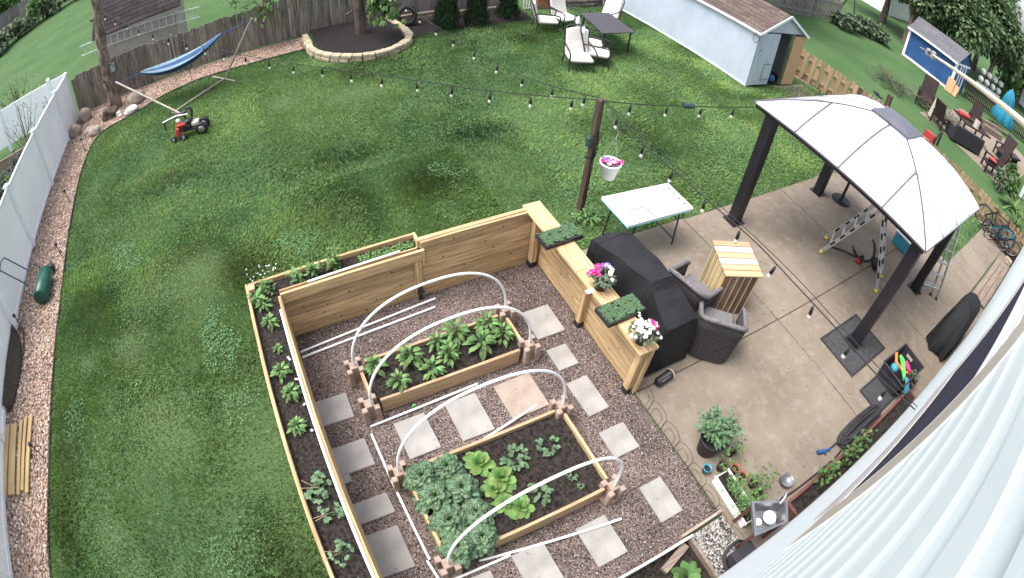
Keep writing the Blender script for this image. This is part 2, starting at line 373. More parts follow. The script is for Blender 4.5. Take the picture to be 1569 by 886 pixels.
# ------------------------------------------------------------------ mesh builder
class MB:
    def __init__(s):
        s.v = []; s.f = []; s.sm = []; s.mi = []; s.cur = 0; s.smooth = False

    def add(s, vs, fs, smooth=None):
        o = len(s.v)
        s.v.extend([tuple(v) for v in vs])
        for f in fs:
            s.f.append(tuple(i + o for i in f)); s.mi.append(s.cur); s.sm.append(s.smooth if smooth is None else smooth)
        return s

    def box(s, c, size, rz=0, rx=0, ry=0, taper=1.0, m=None):
        hx, hy, hz = size[0] / 2, size[1] / 2, size[2] / 2
        if m is None:
            m = Euler((rx, ry, rz)).to_matrix()
        vs = []
        for z in (-1, 1):
            k = 1 if z < 0 else taper
            for x, y in ((-1, -1), (1, -1), (1, 1), (-1, 1)):
                vs.append(Vector(c) + m @ Vector((x * hx * k, y * hy * k, z * hz)))
        return s.add(vs, [(3, 2, 1, 0), (4, 5, 6, 7), (0, 1, 5, 4), (1, 2, 6, 5), (2, 3, 7, 6), (3, 0, 4, 7)], False)

    def bb(s, x0, x1, y0, y1, z0, z1):
        return s.box(((x0 + x1) / 2, (y0 + y1) / 2, (z0 + z1) / 2), (abs(x1 - x0), abs(y1 - y0), abs(z1 - z0)))

    def bar(s, p0, p1, wdt, thk, up=(0, 0, 1)):
        """a straight board from p0 to p1: wdt along up-ish, thk sideways"""
        p0, p1 = Vector(p0), Vector(p1)
        d = (p1 - p0); L = d.length; d.normalize()
        sd_ = d.cross(Vector(up))
        if sd_.length < 1e-4: sd_ = Vector((1, 0, 0))
        sd_.normalize(); u = sd_.cross(d)
        m = Matrix((d, sd_, u)).transposed()
        return s.box((p0 + p1) / 2, (L, thk, wdt), m=m)

    def tube(s, pts, r, n=8, caps=True, smooth=True, closed=False):
        pts = [Vector(p) for p in pts]
        k = len(pts)
        rs = r if isinstance(r, (list, tuple)) else [r] * k
        o = len(s.v); vs = []
        pn = None
        for i, p in enumerate(pts):
            if closed:
                t = pts[(i + 1) % k] - pts[i - 1]
            else:
                t = pts[min(i + 1, k - 1)] - pts[max(i - 1, 0)]
            if t.length < 1e-9: t = Vector((0, 0, 1))
            t.normalize()
            if pn is None:
                a = Vector((0, 0, 1)) if abs(t.z) < 0.9 else Vector((1, 0, 0))
                nn = t.cross(a).normalized()
            else:
                nn = pn - t * pn.dot(t)
                if nn.length < 1e-6: nn = t.orthogonal()
                nn.normalize()
            pn = nn; bb_ = t.cross(nn)
            for j in range(n):
                a = 2 * PI * j / n
                vs.append(p + (nn * math.cos(a) + bb_ * math.sin(a)) * rs[i])
        fs = []
        for i in range(k if closed else k - 1):
            i2 = (i + 1) % k
            for j in range(n):
                fs.append((i * n + j, i * n + (j + 1) % n, i2 * n + (j + 1) % n, i2 * n + j))
        s.add(vs, fs, smooth)
        if caps and not closed:
            s.add([vs[j] for j in range(n)], [tuple(reversed(range(n)))], False)
            s.add([vs[(k - 1) * n + j] for j in range(n)], [tuple(range(n))], False)
        return s

    def lathe(s, prof, c=(0, 0, 0), n=20, smooth=True, m=None):
        vs = []; c = Vector(c)
        for r, z in prof:
            for j in range(n):
                a = 2 * PI * j / n
                p = Vector((r * math.cos(a), r * math.sin(a), z))
                if m is not None: p = m @ p
                vs.append(c + p)
        fs = []
        for i in range(len(prof) - 1):
            for j in range(n):
                fs.append((i * n + j, i * n + (j + 1) % n, (i + 1) * n + (j + 1) % n, (i + 1) * n + j))
        return s.add(vs, fs, smooth)

    def disc(s, c, r, n=16, nz=1):
        vs = [(c[0] + r * math.cos(2 * PI * j / n), c[1] + r * math.sin(2 * PI * j / n), c[2]) for j in range(n)]
        return s.add(vs, [tuple(range(n)) if nz > 0 else tuple(reversed(range(n)))], False)

    def poly(s, pts):
        return s.add(pts, [tuple(range(len(pts)))], False)

    def prism(s, poly, z0, z1):
        n = len(poly)
        vs = [(p[0], p[1], z0) for p in poly] + [(p[0], p[1], z1) for p in poly]
        fs = [tuple(reversed(range(n))), tuple(range(n, 2 * n))] + [(i, (i + 1) % n, n + (i + 1) % n, n + i) for i in range(n)]
        return s.add(vs, fs, False)

    def blob(s, c, rad, jit=0.15, sub=2, seed=0, flat=0.0):
        bm = bmesh.new(); bmesh.ops.create_icosphere(bm, subdivisions=sub, radius=1)
        rr = random.Random(seed); ph = [rr.uniform(0, 6) for _ in range(6)]
        vs = []
        for v in bm.verts:
            p = v.co
            k = 1 + jit * (math.sin(3 * p.x + ph[0]) * math.cos(2.7 * p.y + ph[1]) + 0.6 * math.sin(5 * p.z + ph[2] + 3 * p.x) + 0.4 * math.sin(7 * p.y + ph[3]))
            z = p.z * k
            if flat and z < -flat: z = -flat
            vs.append((c[0] + p.x * k * rad[0], c[1] + p.y * k * rad[1], c[2] + z * rad[2]))
        fs = [tuple(v.index for v in f.verts) for f in bm.faces]
        bm.free()
        return s.add(vs, fs, True)

    def leaf(s, base, d, up, L, W, bend=0.3, fold=0.25, pts=None, ruffle=0.0, rr=None):
        """pointed leaf: spine bends down, two halves folded along the midrib"""
        d = Vector(d).normalized(); up = Vector(up)
        sd_ = d.cross(up)
        if sd_.length < 1e-4: sd_ = d.orthogonal()
        sd_.normalize(); u = sd_.cross(d).normalized()
        prof = pts or ((0, 0.08), (0.3, 0.85), (0.6, 0.9), (0.85, 0.4), (1, 0.0))
        vs = []; base = Vector(base)
        for t, wd in prof:
            c = base + d * (L * (t - 0.25 * bend * t * t)) - u * (L * bend * t * t)
            for q in (-1, 0, 1):
                p = c + sd_ * (q * wd * W / 2) + u * (abs(q) * wd * W * fold)
                if ruffle and q: p += u * (rr.uniform(-1, 1) * ruffle * W) + sd_ * (rr.uniform(-1, 1) * ruffle * W * 0.5)
                vs.append(p)
        fs = []
        for i in range(len(prof) - 1):
            a = i * 3
            fs += [(a, a + 1, a + 4, a + 3), (a + 1, a + 2, a + 5, a + 4)]
        return s.add(vs, fs, True)

    def build(s, name, m, parent=None, world=True, bevel=0.0, loc=None):
        me = bpy.data.meshes.new(name)
        off = Vector((0, 0, 0))
        if parent is not None and world:
            off = ORG.get(parent.name, Vector((0, 0, 0)))
        if loc is not None: off = Vector(loc)
        vs = [(v[0] - off[0], v[1] - off[1], v[2] - off[2]) for v in s.v]
        me.from_pydata(vs, [], s.f)
        ms = m if isinstance(m, (list, tuple)) else [m]
        for q in ms: me.materials.append(M[q] if isinstance(q, str) else q)
        me.polygons.foreach_set('use_smooth', s.sm)
        me.polygons.foreach_set('material_index', s.mi)
        me.update()
        o = bpy.data.objects.new(name, me); COL.objects.link(o)
        if parent is not None:
            o.parent = parent
            ORG[o.name] = off
        elif loc is not None:
            o.location = loc
        if bevel:
            b = o.modifiers.new('bevel', 'BEVEL'); b.width = bevel; b.segments = 1; b.limit_method = 'ANGLE'
        return o


ORG = {}


def tag(o, label, cat, group=None):
    o['label'] = label; o['category'] = cat
    if group: o['group'] = group
    return o


def thing(name, label, cat, loc=(0, 0, 0), rz=0.0, group=None):
    o = bpy.data.objects.new(name, None); COL.objects.link(o)
    o.empty_display_size = 0.1
    o.location = loc; o.rotation_euler = (0, 0, rz)
    ORG[o.name] = Vector(loc)
    return tag(o, label, cat, group)


def single(mb, name, m, label, cat, group=None, bevel=0.0, loc=None):
    if loc is None:
        xs = [v[0] for v in mb.v]; ys = [v[1] for v in mb.v]; zs = [v[2] for v in mb.v]
        loc = ((min(xs) + max(xs)) / 2, (min(ys) + max(ys)) / 2, min(zs))
    return tag(mb.build(name, m, None, bevel=bevel, loc=loc), label, cat, group)


def struct(mb, name, m, kind='structure', **k):
    o = mb.build(name, m, **k); o['kind'] = kind
    return o


def dup(root, loc, rz=None, label=None, group=None, scale=None):
    r = root.copy(); COL.objects.link(r)
    r.location = loc
    if rz is not None: r.rotation_euler = (0, 0, rz)
    if scale: r.scale = (scale,) * 3
    if label: r['label'] = label
    if group: r['group'] = group
    for ch in list(root.children):
        c = ch.copy(); COL.objects.link(c); c.parent = r
        for g in list(ch.children):
            d = g.copy(); COL.objects.link(d); d.parent = c
    return r


def catenary(p0, p1, sag, n=14):
    p0, p1 = Vector(p0), Vector(p1)
    return [p0.lerp(p1, i / n) - Vector((0, 0, 4 * sag * (i / n) * (1 - i / n))) for i in range(n + 1)]


def interp(pts, t):
    """point at fraction t of a polyline's length"""
    P = [Vector(p) for p in pts]; L = [0.0]
    for i in range(len(P) - 1): L.append(L[-1] + (P[i + 1] - P[i]).length)
    d = t * L[-1]
    for i in range(len(P) - 1):
        if d <= L[i + 1] or i == len(P) - 2: return P[i].lerp(P[i + 1], (d - L[i]) / max(1e-9, L[i + 1] - L[i]))


def smooth_path(pts, k=6):
    """Catmull-Rom"""
    P = [Vector(p) for p in pts]; out = []
    for i in range(len(P) - 1):
        a, b, c, d = P[max(i - 1, 0)], P[i], P[i + 1], P[min(i + 2, len(P) - 1)]
        for j in range(k):
            t = j / k
            out.append(0.5 * ((2 * b) + (c - a) * t + (2 * a - 5 * b + 4 * c - d) * t * t + (3 * b - a - 3 * c + d) * t ** 3))
    out.append(P[-1]); return out


# ================================================================== SETTING
def sheet(name, poly, z, m, kind='structure', thick=0.0):
    mb = MB()
    if thick: mb.prism(poly, z - thick, z)
    else: mb.poly([(p[0], p[1], z) for p in poly])
    return struct(mb, name, m, kind)


FY = 15.65          # weathered back fence line
EDGE = [(-4.78, 0.5), (-4.70, 2.4), (-4.45, 4.2), (-4.38, 6.4), (-4.40, 7.8), (-4.50, 9.4), (-4.60, 11.5), (-4.52, 12.9), (-4.22, 13.5),
        (-3.2, 13.85), (-2.45, 14.27), (-1.28, 14.55), (0.4, 14.5), (1.75, 14.52)]
EDGES = [(p.x, p.y) for p in smooth_path([(a, b, 0) for a, b in EDGE], 4)]
sheet('ground', [(-400, -60), (400, -60), (400, 500), (-400, 500)], -0.03, 'far_lawn')
sheet('lawn', EDGES + [(1.75, 15.6), (15.9, 15.3), (16.2, 9.2), (16.9, 0.3), (16.9, -1.0), (-4.9, -1.0)], 0.0, 'lawn')
sheet('pebble_bed', [(-5.7, 0.4), (-5.7, FY)] + [(1.75, FY)] + list(reversed(EDGES)), 0.006, 'pebbles')

tag(MB().tube([(p[0], p[1], .02) for p in EDGES], .022, 6).build('lawn_edging', 'black', None, loc=(-4.4, 8, 0)), 'thin black edging strip between the pebbles and the lawn', 'edging')
# loose river stones lying on the bed
ico = bmesh.new(); bmesh.ops.create_icosphere(ico, subdivisions=1, radius=1)
ICV = np.array([v.co[:] for v in ico.verts]); ICF = [tuple(v.index for v in f.verts) for f in ico.faces]; ico.free()
OCV = np.array([(1, 0, 0), (0, 1, 0), (-1, 0, 0), (0, -1, 0), (0, 0, 1.0), (0, 0, -1.0)]); OCF = [(0, 1, 4), (1, 2, 4), (2, 3, 4), (3, 0, 4), (1, 0, 5), (2, 1, 5), (3, 2, 5), (0, 3, 5)]


def edge_x(y):
    for i in range(len(EDGES) - 1):
        a, b = EDGES[i], EDGES[i + 1]
        if a[1] <= y <= b[1] and b[1] > a[1]:
            return a[0] + (b[0] - a[0]) * (y - a[1]) / (b[1] - a[1])
    return -4.2


mb = MB(); r_ = random.Random(3)
for i in range(5200):
    y = 1.6 + (FY - 1.8) * (i / 5200) ** 1.15
    x = r_.uniform(-5.62, edge_x(min(y, 13.4)) - 0.03)
    s_ = r_.uniform(0.014, 0.032)
    a = r_.uniform(0, PI); c_, n_ = math.cos(a), math.sin(a)
    e1, e2, e3 = s_ * r_.uniform(0.8, 1.5), s_ * r_.uniform(0.7, 1.0), s_ * r_.uniform(0.4, 0.7)
    vs = [(x + (v[0] * e1) * c_ - (v[1] * e2) * n_, y + v[0] * e1 * n_ + v[1] * e2 * c_, 0.012 + v[2] * e3) for v in ICV]
    mb.add(vs, ICF, True)
M['stone_mix'] = mat('stone_mix', (0.36, 0.25, 0.19), 0.8, 0.35, 2.0, isl=0.5, col2=(0.42, 0.33, 0.28))
struct(mb, 'loose_pebbles', 'stone_mix', 'stuff')

PVR = [(-0.235, 3.37, 0.165, 3.725), (-0.235, 2.60, 0.18, 3.06), (-0.235, 2.09, 0.175, 2.34), (-0.235, 1.45, 0.135, 1.95), (0.555, 2.61, 0.935, 3.105), (1.19, 2.58, 1.585, 3.115), (1.82, 2.60, 2.30, 3.11),
       (2.65, 3.50, 3.05, 3.98), (2.65, 2.97, 2.935, 3.31), (2.635, 2.255, 2.93, 2.775), (2.625, 1.64, 2.97, 2.015), (2.665, 0.71, 2.965, 1.20), (1.79, 0.62, 2.155, 1.12), (1.05, 0.68, 1.42, 1.16), (0.50, 0.62, 0.79, 1.115)]
# garden floor, pavement
GX0, GX1, GY0, GY1 = -0.24, 3.33, 0.42, 4.80
sheet('garden_gravel', [(GX0 - 0.38, GY0 - 1.6), (2.8, GY0 - 1.6), (2.8, GY0), (GX1, GY0), (GX1, GY1 + 0.1), (GX0 - 0.38, GY1 + 0.1)], 0.012, 'gravel')
mb = MB(); r_ = random.Random(12)
for i in range(9000):
    x, y = r_.uniform(-.22, 3.3), r_.uniform(.44, 4.78)
    if .36 < x < 2.42 and (3.28 < y < 3.96 or 1.28 < y < 2.46): continue
    s_ = r_.uniform(.004, .0095); a = r_.uniform(0, PI); c_, n_ = math.cos(a), math.sin(a)
    on = any(q[0] < x < q[2] and q[1] < y < q[3] for q in PVR)
    if on and r_.random() > .05: continue
    z = .041 if on else .015
    mb.add([(x + (v[0] * c_ * 1.4 - v[1] * n_) * s_, y + (v[0] * n_ * 1.4 + v[1] * c_) * s_, z + v[2] * s_ * .7) for v in OCV], OCF, False)
M['chip_mix'] = mat('chip_mix', (0.22, 0.165, 0.16), 0.9, 0.3, 3.0, isl=0.6, col2=(0.30, 0.25, 0.245))
struct(mb, 'loose_gravel', 'chip_mix', 'stuff')
# slabs with open joints
mb = MB()
JX = [3.35, 6.15, 9.0, 12.2]; JY = [-0.2, 2.29, 4.70]
for i in range(3):
    for j in range(2):
        g = 0.009
        x0, x1 = JX[i] + (g if i else 0), JX[i + 1] - (g if i < 2 else 0)
        y0, y1 = JY[j] + (g if j else 0), JY[j + 1] - (0 if j else g)
        if j == 1 and i == 2:
            mb.prism([(x0, y0), (x1, y0), (x1, 4.86), (x0, 4.74)], -0.1, 0.02)
        elif j == 1:
            mb.prism([(x0, y0), (x1, y0), (x1, y1 + 0.03), (x0, y1)], -0.1, 0.02)
        else:
            mb.bb(x0, x1, y0, y1, -0.1, 0.02)
struct(mb, 'patio', 'patio', bevel=0.004)
M['joint'] = mat('joint', (0.085, 0.068, 0.054), 0.95, 0.4, 20)
sheet('patio_bed', [(3.35, -0.2), (12.2, -0.2), (12.2, 4.68), (3.35, 4.68)], 0.008, 'joint')
mb = MB()     # repaired crack: pale mortar running beside the joint
for P in ([(6.155, 0.75), (6.30, 0.62), (6.42, 0.50), (6.52, 0.44), (6.58, 0.36), (6.66, 0.22)], [(6.11, 2.18), (6.15, 1.7), (6.13, 1.2), (6.17, 0.80)], [(9.0, 2.2), (9.02, 1.7), (8.98, 1.1)], [(6.14, 3.3), (6.15, 2.9), (6.14, 2.45)]):
    for a, b in zip(P[:-1], P[1:]):
        for k in range(4):
            p = Vector(a).lerp(Vector(b), (k + rnd.random() * .5) / 4); q = Vector(a).lerp(Vector(b), (k + 1) / 4)
            wv = rnd.uniform(0.002, 0.006); d = (q - p).normalized(); nrm = Vector((-d.y, d.x)) * wv
            mb.poly([(p.x - nrm.x, p.y - nrm.y, 0.0245), (q.x - nrm.x, q.y - nrm.y, 0.0245), (q.x + nrm.x, q.y + nrm.y, 0.0245), (p.x + nrm.x, p.y + nrm.y, 0.0245)])
M['mortar'] = mat('mortar', (0.30, 0.275, 0.25), 0.9, 0.2, 30)
struct(mb, 'patio_repair', 'mortar')
mb = MB(); r_ = random.Random(44)      # leaf litter and grit blown onto the slab
for i in range(150):
    x, y = r_.uniform(3.5, 11.5), r_.uniform(.1, 4.6)
    if i % 3 == 0: x, y = r_.choice([(6.15, y), (9.0, y), (x, 2.29)])
    s_ = r_.uniform(.006, .02); a = r_.uniform(0, PI)
    mb.leaf((x, y, .024), (math.cos(a), math.sin(a), .1), (0, 0, 1), s_ * 2, s_, .2, .2, ((0, .3), (.5, 1), (1, .2)))
M['litter'] = mat('litter', (0.07, 0.05, 0.035), .9, .4, 3, isl=.5)
struct(mb, 'leaf_litter', 'litter', 'stuff')
mb = MB()
for x0, x1 in ((12.21, 13.15), (13.17, 14.23), (14.25, 15.3), (15.32, 16.1)):
    mb.bb(x0, x1, 0.38, 1.30, -0.08, 0.022)
mb.bb(15.2, 16.1, -0.15, 0.36, -0.08, 0.018)
struct(mb, 'walkway', 'patio', bevel=0.004)
sheet('white_gravel_patch', [(2.84, -0.8), (3.35, -0.8), (3.35, 0.40), (2.84, 0.40)], 0.02, 'whitegravel')
sheet('bike_corner_soil', [(16.0, -0.5), (17.0, -0.5), (17.0, 1.75), (16.0, 1.4)], 0.012, 'soil')
sheet('fence_foot_soil', [(15.35, 9.3), (15.75, 9.2), (16.45, 5.0), (16.6, 1.8), (16.2, 1.8), (16.1, 5.0)], 0.007, 'pebbles')
# the neighbours' ground
sheet('neighbour_patio', [(21.9, 6.6), (21.9, 1.6), (32.5, 1.6), (32.5, 3.4), (29.5, 6.6)], -0.015, 'patio')
sheet('back_garden_soil', [(4.4, 13.75), (6.5, 13.2), (8.4, 13.75), (8.6, 15.4), (4.4, 15.5)], 0.008, 'mulch')
sheet('tree_bed_soil', [(2.0, 15.6), (1.95, 13.9), (2.4, 13.2), (3.0, 12.95), (3.6, 13.0), (4.1, 13.4), (4.3, 14.0), (4.3, 15.6)], 0.17, 'mulch')
sheet('far_gravel_strip', [(-12.5, 17.6), (-7.6, 17.6), (-7.4, 19.2), (-13, 19.8)], -0.02, 'pebbles')
sheet('shed_apron', [(13.4, 8.6), (15.1, 8.6), (15.1, 7.9), (14.0, 7.6), (13.6, 7.9)], 0.012, 'patio')

# ---- grass: real blades
GARDEN_EXCL = [(-0.68, 3.42, -2, 5.16), (3.33, 12.22, -2, 4.74), (12.35, 15.6, 8.5, 16), (12.2, 16.2, -2, 1.33), (1.9, 4.4, 13.0, 16), (4.5, 8.5, 13.9, 16)]


def in_lawn(x, y):
    ok = np.ones(len(x), bool)
    ex = np.interp(y, [p[1] for p in EDGES[:34]], [p[0] for p in EDGES[:34]])
    ok &= x > ex + 0.01
    ey = np.interp(x, [p[0] for p in EDGES[30:]], [p[1] for p in EDGES[30:]])
    ok &= (y < np.where(x < 1.75, ey, 15.3))
    ok &= x < 16.3 - 0.03 * y + 0.3
    for a, b, c, d in GARDEN_EXCL:
        ok &= ~((x > a) & (x < b) & (y > c) & (y < d))
    ok &= ((x - 3.1) / 1.42) ** 2 + ((y - 14.3) / 1.55) ** 2 > 1
    return ok


def vnoise(x, y, sc, seed):
    """smooth value noise"""
    g = np.random.RandomState(seed).rand(64, 64)
    X, Y = x * sc + 17.3, y * sc + 9.1
    xi, yi = np.floor(X).astype(int), np.floor(Y).astype(int)
    fx, fy = X - xi, Y - yi
    fx = fx * fx * (3 - 2 * fx); fy = fy * fy * (3 - 2 * fy)
    a = g[xi % 64, yi % 64]; b = g[(xi + 1) % 64, yi % 64]; c = g[xi % 64, (yi + 1) % 64]; d = g[(xi + 1) % 64, (yi + 1) % 64]
    return (a * (1 - fx) + b * fx) * (1 - fy) + (c * (1 - fx) + d * fx) * fy


def soft(px, py, spots):
    m = np.zeros(len(px))
    for cx, cy, rx, ry in spots:
        m = np.maximum(m, np.clip(1.35 - np.sqrt(((px - cx) / rx) ** 2 + ((py - cy) / ry) ** 2), 0, 1))
    return m


CLOVER = [(-2.9, 7.6, .45, .7), (-1.3, 5.1, .4, .8), (-1.25, 4.0, .45, .6), (-1.6, 2.2, .6, .45), (0.3, 6.6, .5, .5), (-1.6, 9.2, .7, .4), (-3.9, 4.6, .3, .7),
          (4.9, 6.1, .8, .7), (5.7, 6.6, .8, .6), (3.0, 7.4, .5, .4), (9.0, 10.0, .8, .4)]
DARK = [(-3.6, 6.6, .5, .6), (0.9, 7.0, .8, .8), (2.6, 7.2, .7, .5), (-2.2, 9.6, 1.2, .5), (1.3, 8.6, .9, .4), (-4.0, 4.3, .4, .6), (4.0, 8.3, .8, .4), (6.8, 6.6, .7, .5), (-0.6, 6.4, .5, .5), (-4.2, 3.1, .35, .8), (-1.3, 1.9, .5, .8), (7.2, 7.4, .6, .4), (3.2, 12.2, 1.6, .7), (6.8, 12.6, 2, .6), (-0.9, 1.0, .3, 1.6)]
DRY = [(-1.0, 3.5, .5, .7), (-2.7, 5.6, .4, .5), (-2.3, 4.0, .6, .5), (0.8, 11.5, .5, .3), (2.2, 11.0, .7, .4), (-1.7, 6.6, .8, .7), (-3.6, 5.6, .2, .2), (-3.4, 2.9, .25, .25)]


def grass(n, seed, zone):
    g = np.random.RandomState(seed)
    x0, x1, y0, y1 = zone
    x = g.uniform(x0, x1, n); y = g.uniform(y0, y1, n)
    cl = soft(x, y, CLOVER); dk = soft(x, y, DARK); dr = soft(x, y, DRY)
    keep = in_lawn(x, y) & (g.rand(n) < 1 - 0.45 * dr) & (g.rand(n) < 0.45 + 0.75 * vnoise(x, y, 2.6, 5))
    x, y, cl, dk, dr = x[keep], y[keep], cl[keep], dk[keep], dr[keep]
    n = len(x)
    dist = np.sqrt(x * x + y * y)
    nz = vnoise(x, y, 3.1, 21) * .6 + vnoise(x, y, 8.3, 22) * .4
    isc = g.rand(n) < np.clip((cl * 1.1 + nz - 1.16) * .9, 0, 0.30) + 0.004
    big = vnoise(x, y, 0.45, 8); mid = vnoise(x, y, 1.7, 3); fine = vnoise(x, y, 7.0, 4)
    h = (0.022 + 0.028 * g.rand(n) + 0.024 * mid + 0.028 * dk) * (1 - 0.4 * dr)
    wd = (0.0036 + 0.003 * g.rand(n)) * (0.75 + dist / 16)
    a = g.uniform(0, 2 * PI, n); lean = g.uniform(0.2, 1.0, n) * h
    # clump direction follows a slow field so the turf reads combed
    a = a * 0.55 + 5 * vnoise(x, y, 0.9, 12)
    ca, sa = np.cos(a), np.sin(a)
    V = np.zeros((n, 4, 3)); C = np.ones((n, 4, 4))
    bx, by = -sa * wd, ca * wd
    V[:, 0] = np.stack([x - bx, y - by, np.zeros(n)], 1); V[:, 1] = np.stack([x + bx, y + by, np.zeros(n)], 1)
    V[:, 2] = np.stack([x + bx * .6 + ca * lean * .45, y + by * .6 + sa * lean * .45, h * .7], 1)
    V[:, 3] = np.stack([x + ca * lean - bx * .3, y + sa * lean - by * .3, h], 1)
    # clover: round flat leaflets just above the turf
    k = isc; r = (0.006 + 0.006 * g.rand(n)) * (0.7 + dist / 20); zc = 0.03 + 0.03 * g.rand(n)
    for q, (ux, uy) in enumerate(((1, 1), (-1, 1), (-1, -1), (1, -1))):
        rx = (ux * ca - uy * sa) * r; ry = (ux * sa + uy * ca) * r
        V[k, q] = np.stack([x + rx, y + ry, zc + g.uniform(-.006, .006, n)], 1)[k]
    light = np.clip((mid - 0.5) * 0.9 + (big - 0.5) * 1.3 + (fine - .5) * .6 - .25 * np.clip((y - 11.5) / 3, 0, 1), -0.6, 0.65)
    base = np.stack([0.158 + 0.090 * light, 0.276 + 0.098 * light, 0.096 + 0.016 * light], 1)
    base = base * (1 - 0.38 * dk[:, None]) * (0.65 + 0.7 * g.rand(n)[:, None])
    dry = np.stack([0.23 + 0 * x, 0.215 + 0 * x, 0.12 + 0 * x], 1)
    t = np.clip(dr * 0.46 + (g.rand(n) < 0.06) * 0.6, 0, 1)[:, None]
    base = base * (1 - t) + dry * t
    clc = np.stack([0.108 + 0 * x, 0.226 + 0 * x, 0.096 + 0 * x], 1) * (0.65 + 0.6 * g.rand(n)[:, None])
    base[k] = clc[k]
    C[:, :, :3] = base[:, None, :]
    return V, C


def grass_object(parts):
    V = np.concatenate([p[0] for p in parts]).reshape(-1, 3); C = np.concatenate([p[1] for p in parts]).reshape(-1, 4)
    n = len(V) // 4
    me = bpy.data.meshes.new('grass')
    me.vertices.add(n * 4); me.vertices.foreach_set('co', V.astype(np.float32).ravel())
    me.loops.add(n * 4); me.loops.foreach_set('vertex_index', np.arange(n * 4, dtype=np.int32))
    me.polygons.add(n); me.polygons.foreach_set('loop_start', np.arange(0, n * 4, 4, dtype=np.int32))
    at = me.color_attributes.new('Col', 'FLOAT_COLOR', 'POINT'); at.data.foreach_set('color', C.astype(np.float32).ravel())
    me.update(); me.validate()
    m = bpy.data.materials.new('grass'); m.use_nodes = True
    nn, l = m.node_tree.nodes, m.node_tree.links
    b = nn['Principled BSDF']; b.inputs['Roughness'].default_value = 0.6; b.inputs['Specular IOR Level'].default_value = 0.2
    a = nn.new('ShaderNodeAttribute'); a.attribute_name = 'Col'
    l.new(a.outputs['Color'], b.inputs['Base Color'])
    tr = nn.new('ShaderNodeBsdfTranslucent'); l.new(a.outputs['Color'], tr.inputs['Color'])
    ms = nn.new('ShaderNodeMixShader'); ms.inputs[0].default_value = 0.25
    l.new(b.outputs[0], ms.inputs[1]); l.new(tr.outputs[0], ms.inputs[2]); l.new(ms.outputs[0], nn['Material Output'].inputs[0])
    me.materials.append(m)
    o = bpy.data.objects.new('grass', me); COL.objects.link(o)
    o['kind'] = 'stuff'
    return o


grass_object([grass(230000, 1, (-4.9, 3.4, 0.2, 8.0)), grass(230000, 2, (-4.7, 16.2, 4.6, 9.5)), grass(210000, 3, (-4.7, 16.2, 9.5, 15.4)), grass(16000, 4, (12.2, 16.6, 1.2, 4.8))])

# ================================================================== HOUSE (lap-sided wall just behind the camera, one window)
WY = -0.20
house = thing('house', 'house wall of pale lap siding with a dark window, beneath the camera', 'house', (6, WY, 0))


def lap(mb, x0, x1, z0, z1, step=0.18, lip=0.013):
    z = z0
    while z < z1 - 1e-4:
        k = min(1.0, (z1 - z) / step)
        pr = [(0.0, z), (lip, z), (lip * .95, z + step * .45 * k), (lip * .55, z + step * .60 * k), (lip * .28, z + step * .78 * k), (0.001, z + step * k)]
        vs = [(x, WY + o, zz) for o, zz in pr for x in (x0, x1)]
        mb.add(vs, [(2 * i, 2 * i + 1, 2 * i + 3, 2 * i + 2) for i in range(len(pr) - 1)], False)
        n_ = len(pr)
        mb.add([(x0, WY + o, zz) for o, zz in pr] + [(x0, WY, z + step * k)], [tuple(range(n_ + 1))], False)
        mb.add([(x1, WY + o, zz) for o, zz in pr] + [(x1, WY, z + step * k)], [tuple(reversed(range(n_ + 1)))], False)
        z += step


WX0, WX1, WZ0, WZ1 = 1.61, 3.78, 3.26, 5.4
mb = MB()
lap(mb, -3, WX0, 0.3, 6.9); lap(mb, WX0, WX1, 0.3, WZ0); lap(mb, WX0, WX1, WZ1, 6.9); lap(mb, WX1, 17.5, 0.3, 6.9)
mb.build('siding', 'siding', house)
mb = MB()
mb.bb(-3, 17.5, -7, WY - 0.12, 0.0, 6.9)
mb.bb(-3, 17.5, WY - 0.118, WY - 0.02, 0.0, 0.298)
mb.build('wall', 'beige_wall', house)
mb = MB()
mb.add([(-3.4, -.16, 6.9), (17.9, -.16, 6.9), (17.9, -3.6, 8.7), (-3.4, -3.6, 8.7), (-3.4, -7.4, 6.9), (17.9, -7.4, 6.9),
        (-3.4, -.16, 7.0), (17.9, -.16, 7.0), (17.9, -3.6, 8.8), (-3.4, -3.6, 8.8), (-3.4, -7.4, 7.0), (17.9, -7.4, 7.0)],
       [(0, 1, 2, 3), (3, 2, 5, 4), (7, 6, 9, 8), (8, 9, 10, 11), (0, 6, 7, 1), (4, 5, 11, 10), (0, 3, 9, 6), (3, 4, 10, 9), (2, 1, 7, 8), (5, 2, 8, 11)], False)
mb.build('roof', 'shingle', house)
win = MB()
for a, b, c, d in ((WX0, WX0 + 0.30, WZ0, WZ1), (WX1 - 0.16, WX1, WZ0, WZ1), (WX0 + 0.301, WX1 - 0.161, WZ0, WZ0 + 0.10), (WX0 + 0.301, WX1 - 0.161, WZ1 - 0.1, WZ1)):
    win.bb(a, b, WY - 0.06, WY + 0.020, c, d)
wo = win.build('window', 'trim', house, bevel=0.004)
ZR = 4.47
mb = MB()
for k in range(4):       # meeting rail and the upper sash: stepped white profiles
    mb.bb(WX0 + 0.302, WX1 - 0.162, WY - 0.05, WY + 0.019 - 0.003 * (k % 2), ZR + .085 * k, ZR + .085 * k + .045)
mb.bb(WX0 + 0.302, WX1 - 0.162, WY - 0.05, WY + 0.018, WZ0 + 0.101, WZ0 + 0.15)
for x in (WX0 + .302, WX1 - .21): mb.bb(x, x + .045, WY - .05, WY + .018, WZ0 + .151, ZR - .001)
mb.build('frame', 'white', wo)
MB().bb(WX0 + 0.348, WX1 - 0.211, WY - 0.04, WY + 0.016, WZ0 + 0.151, ZR - .001).build('screen', 'glass_dark', wo)
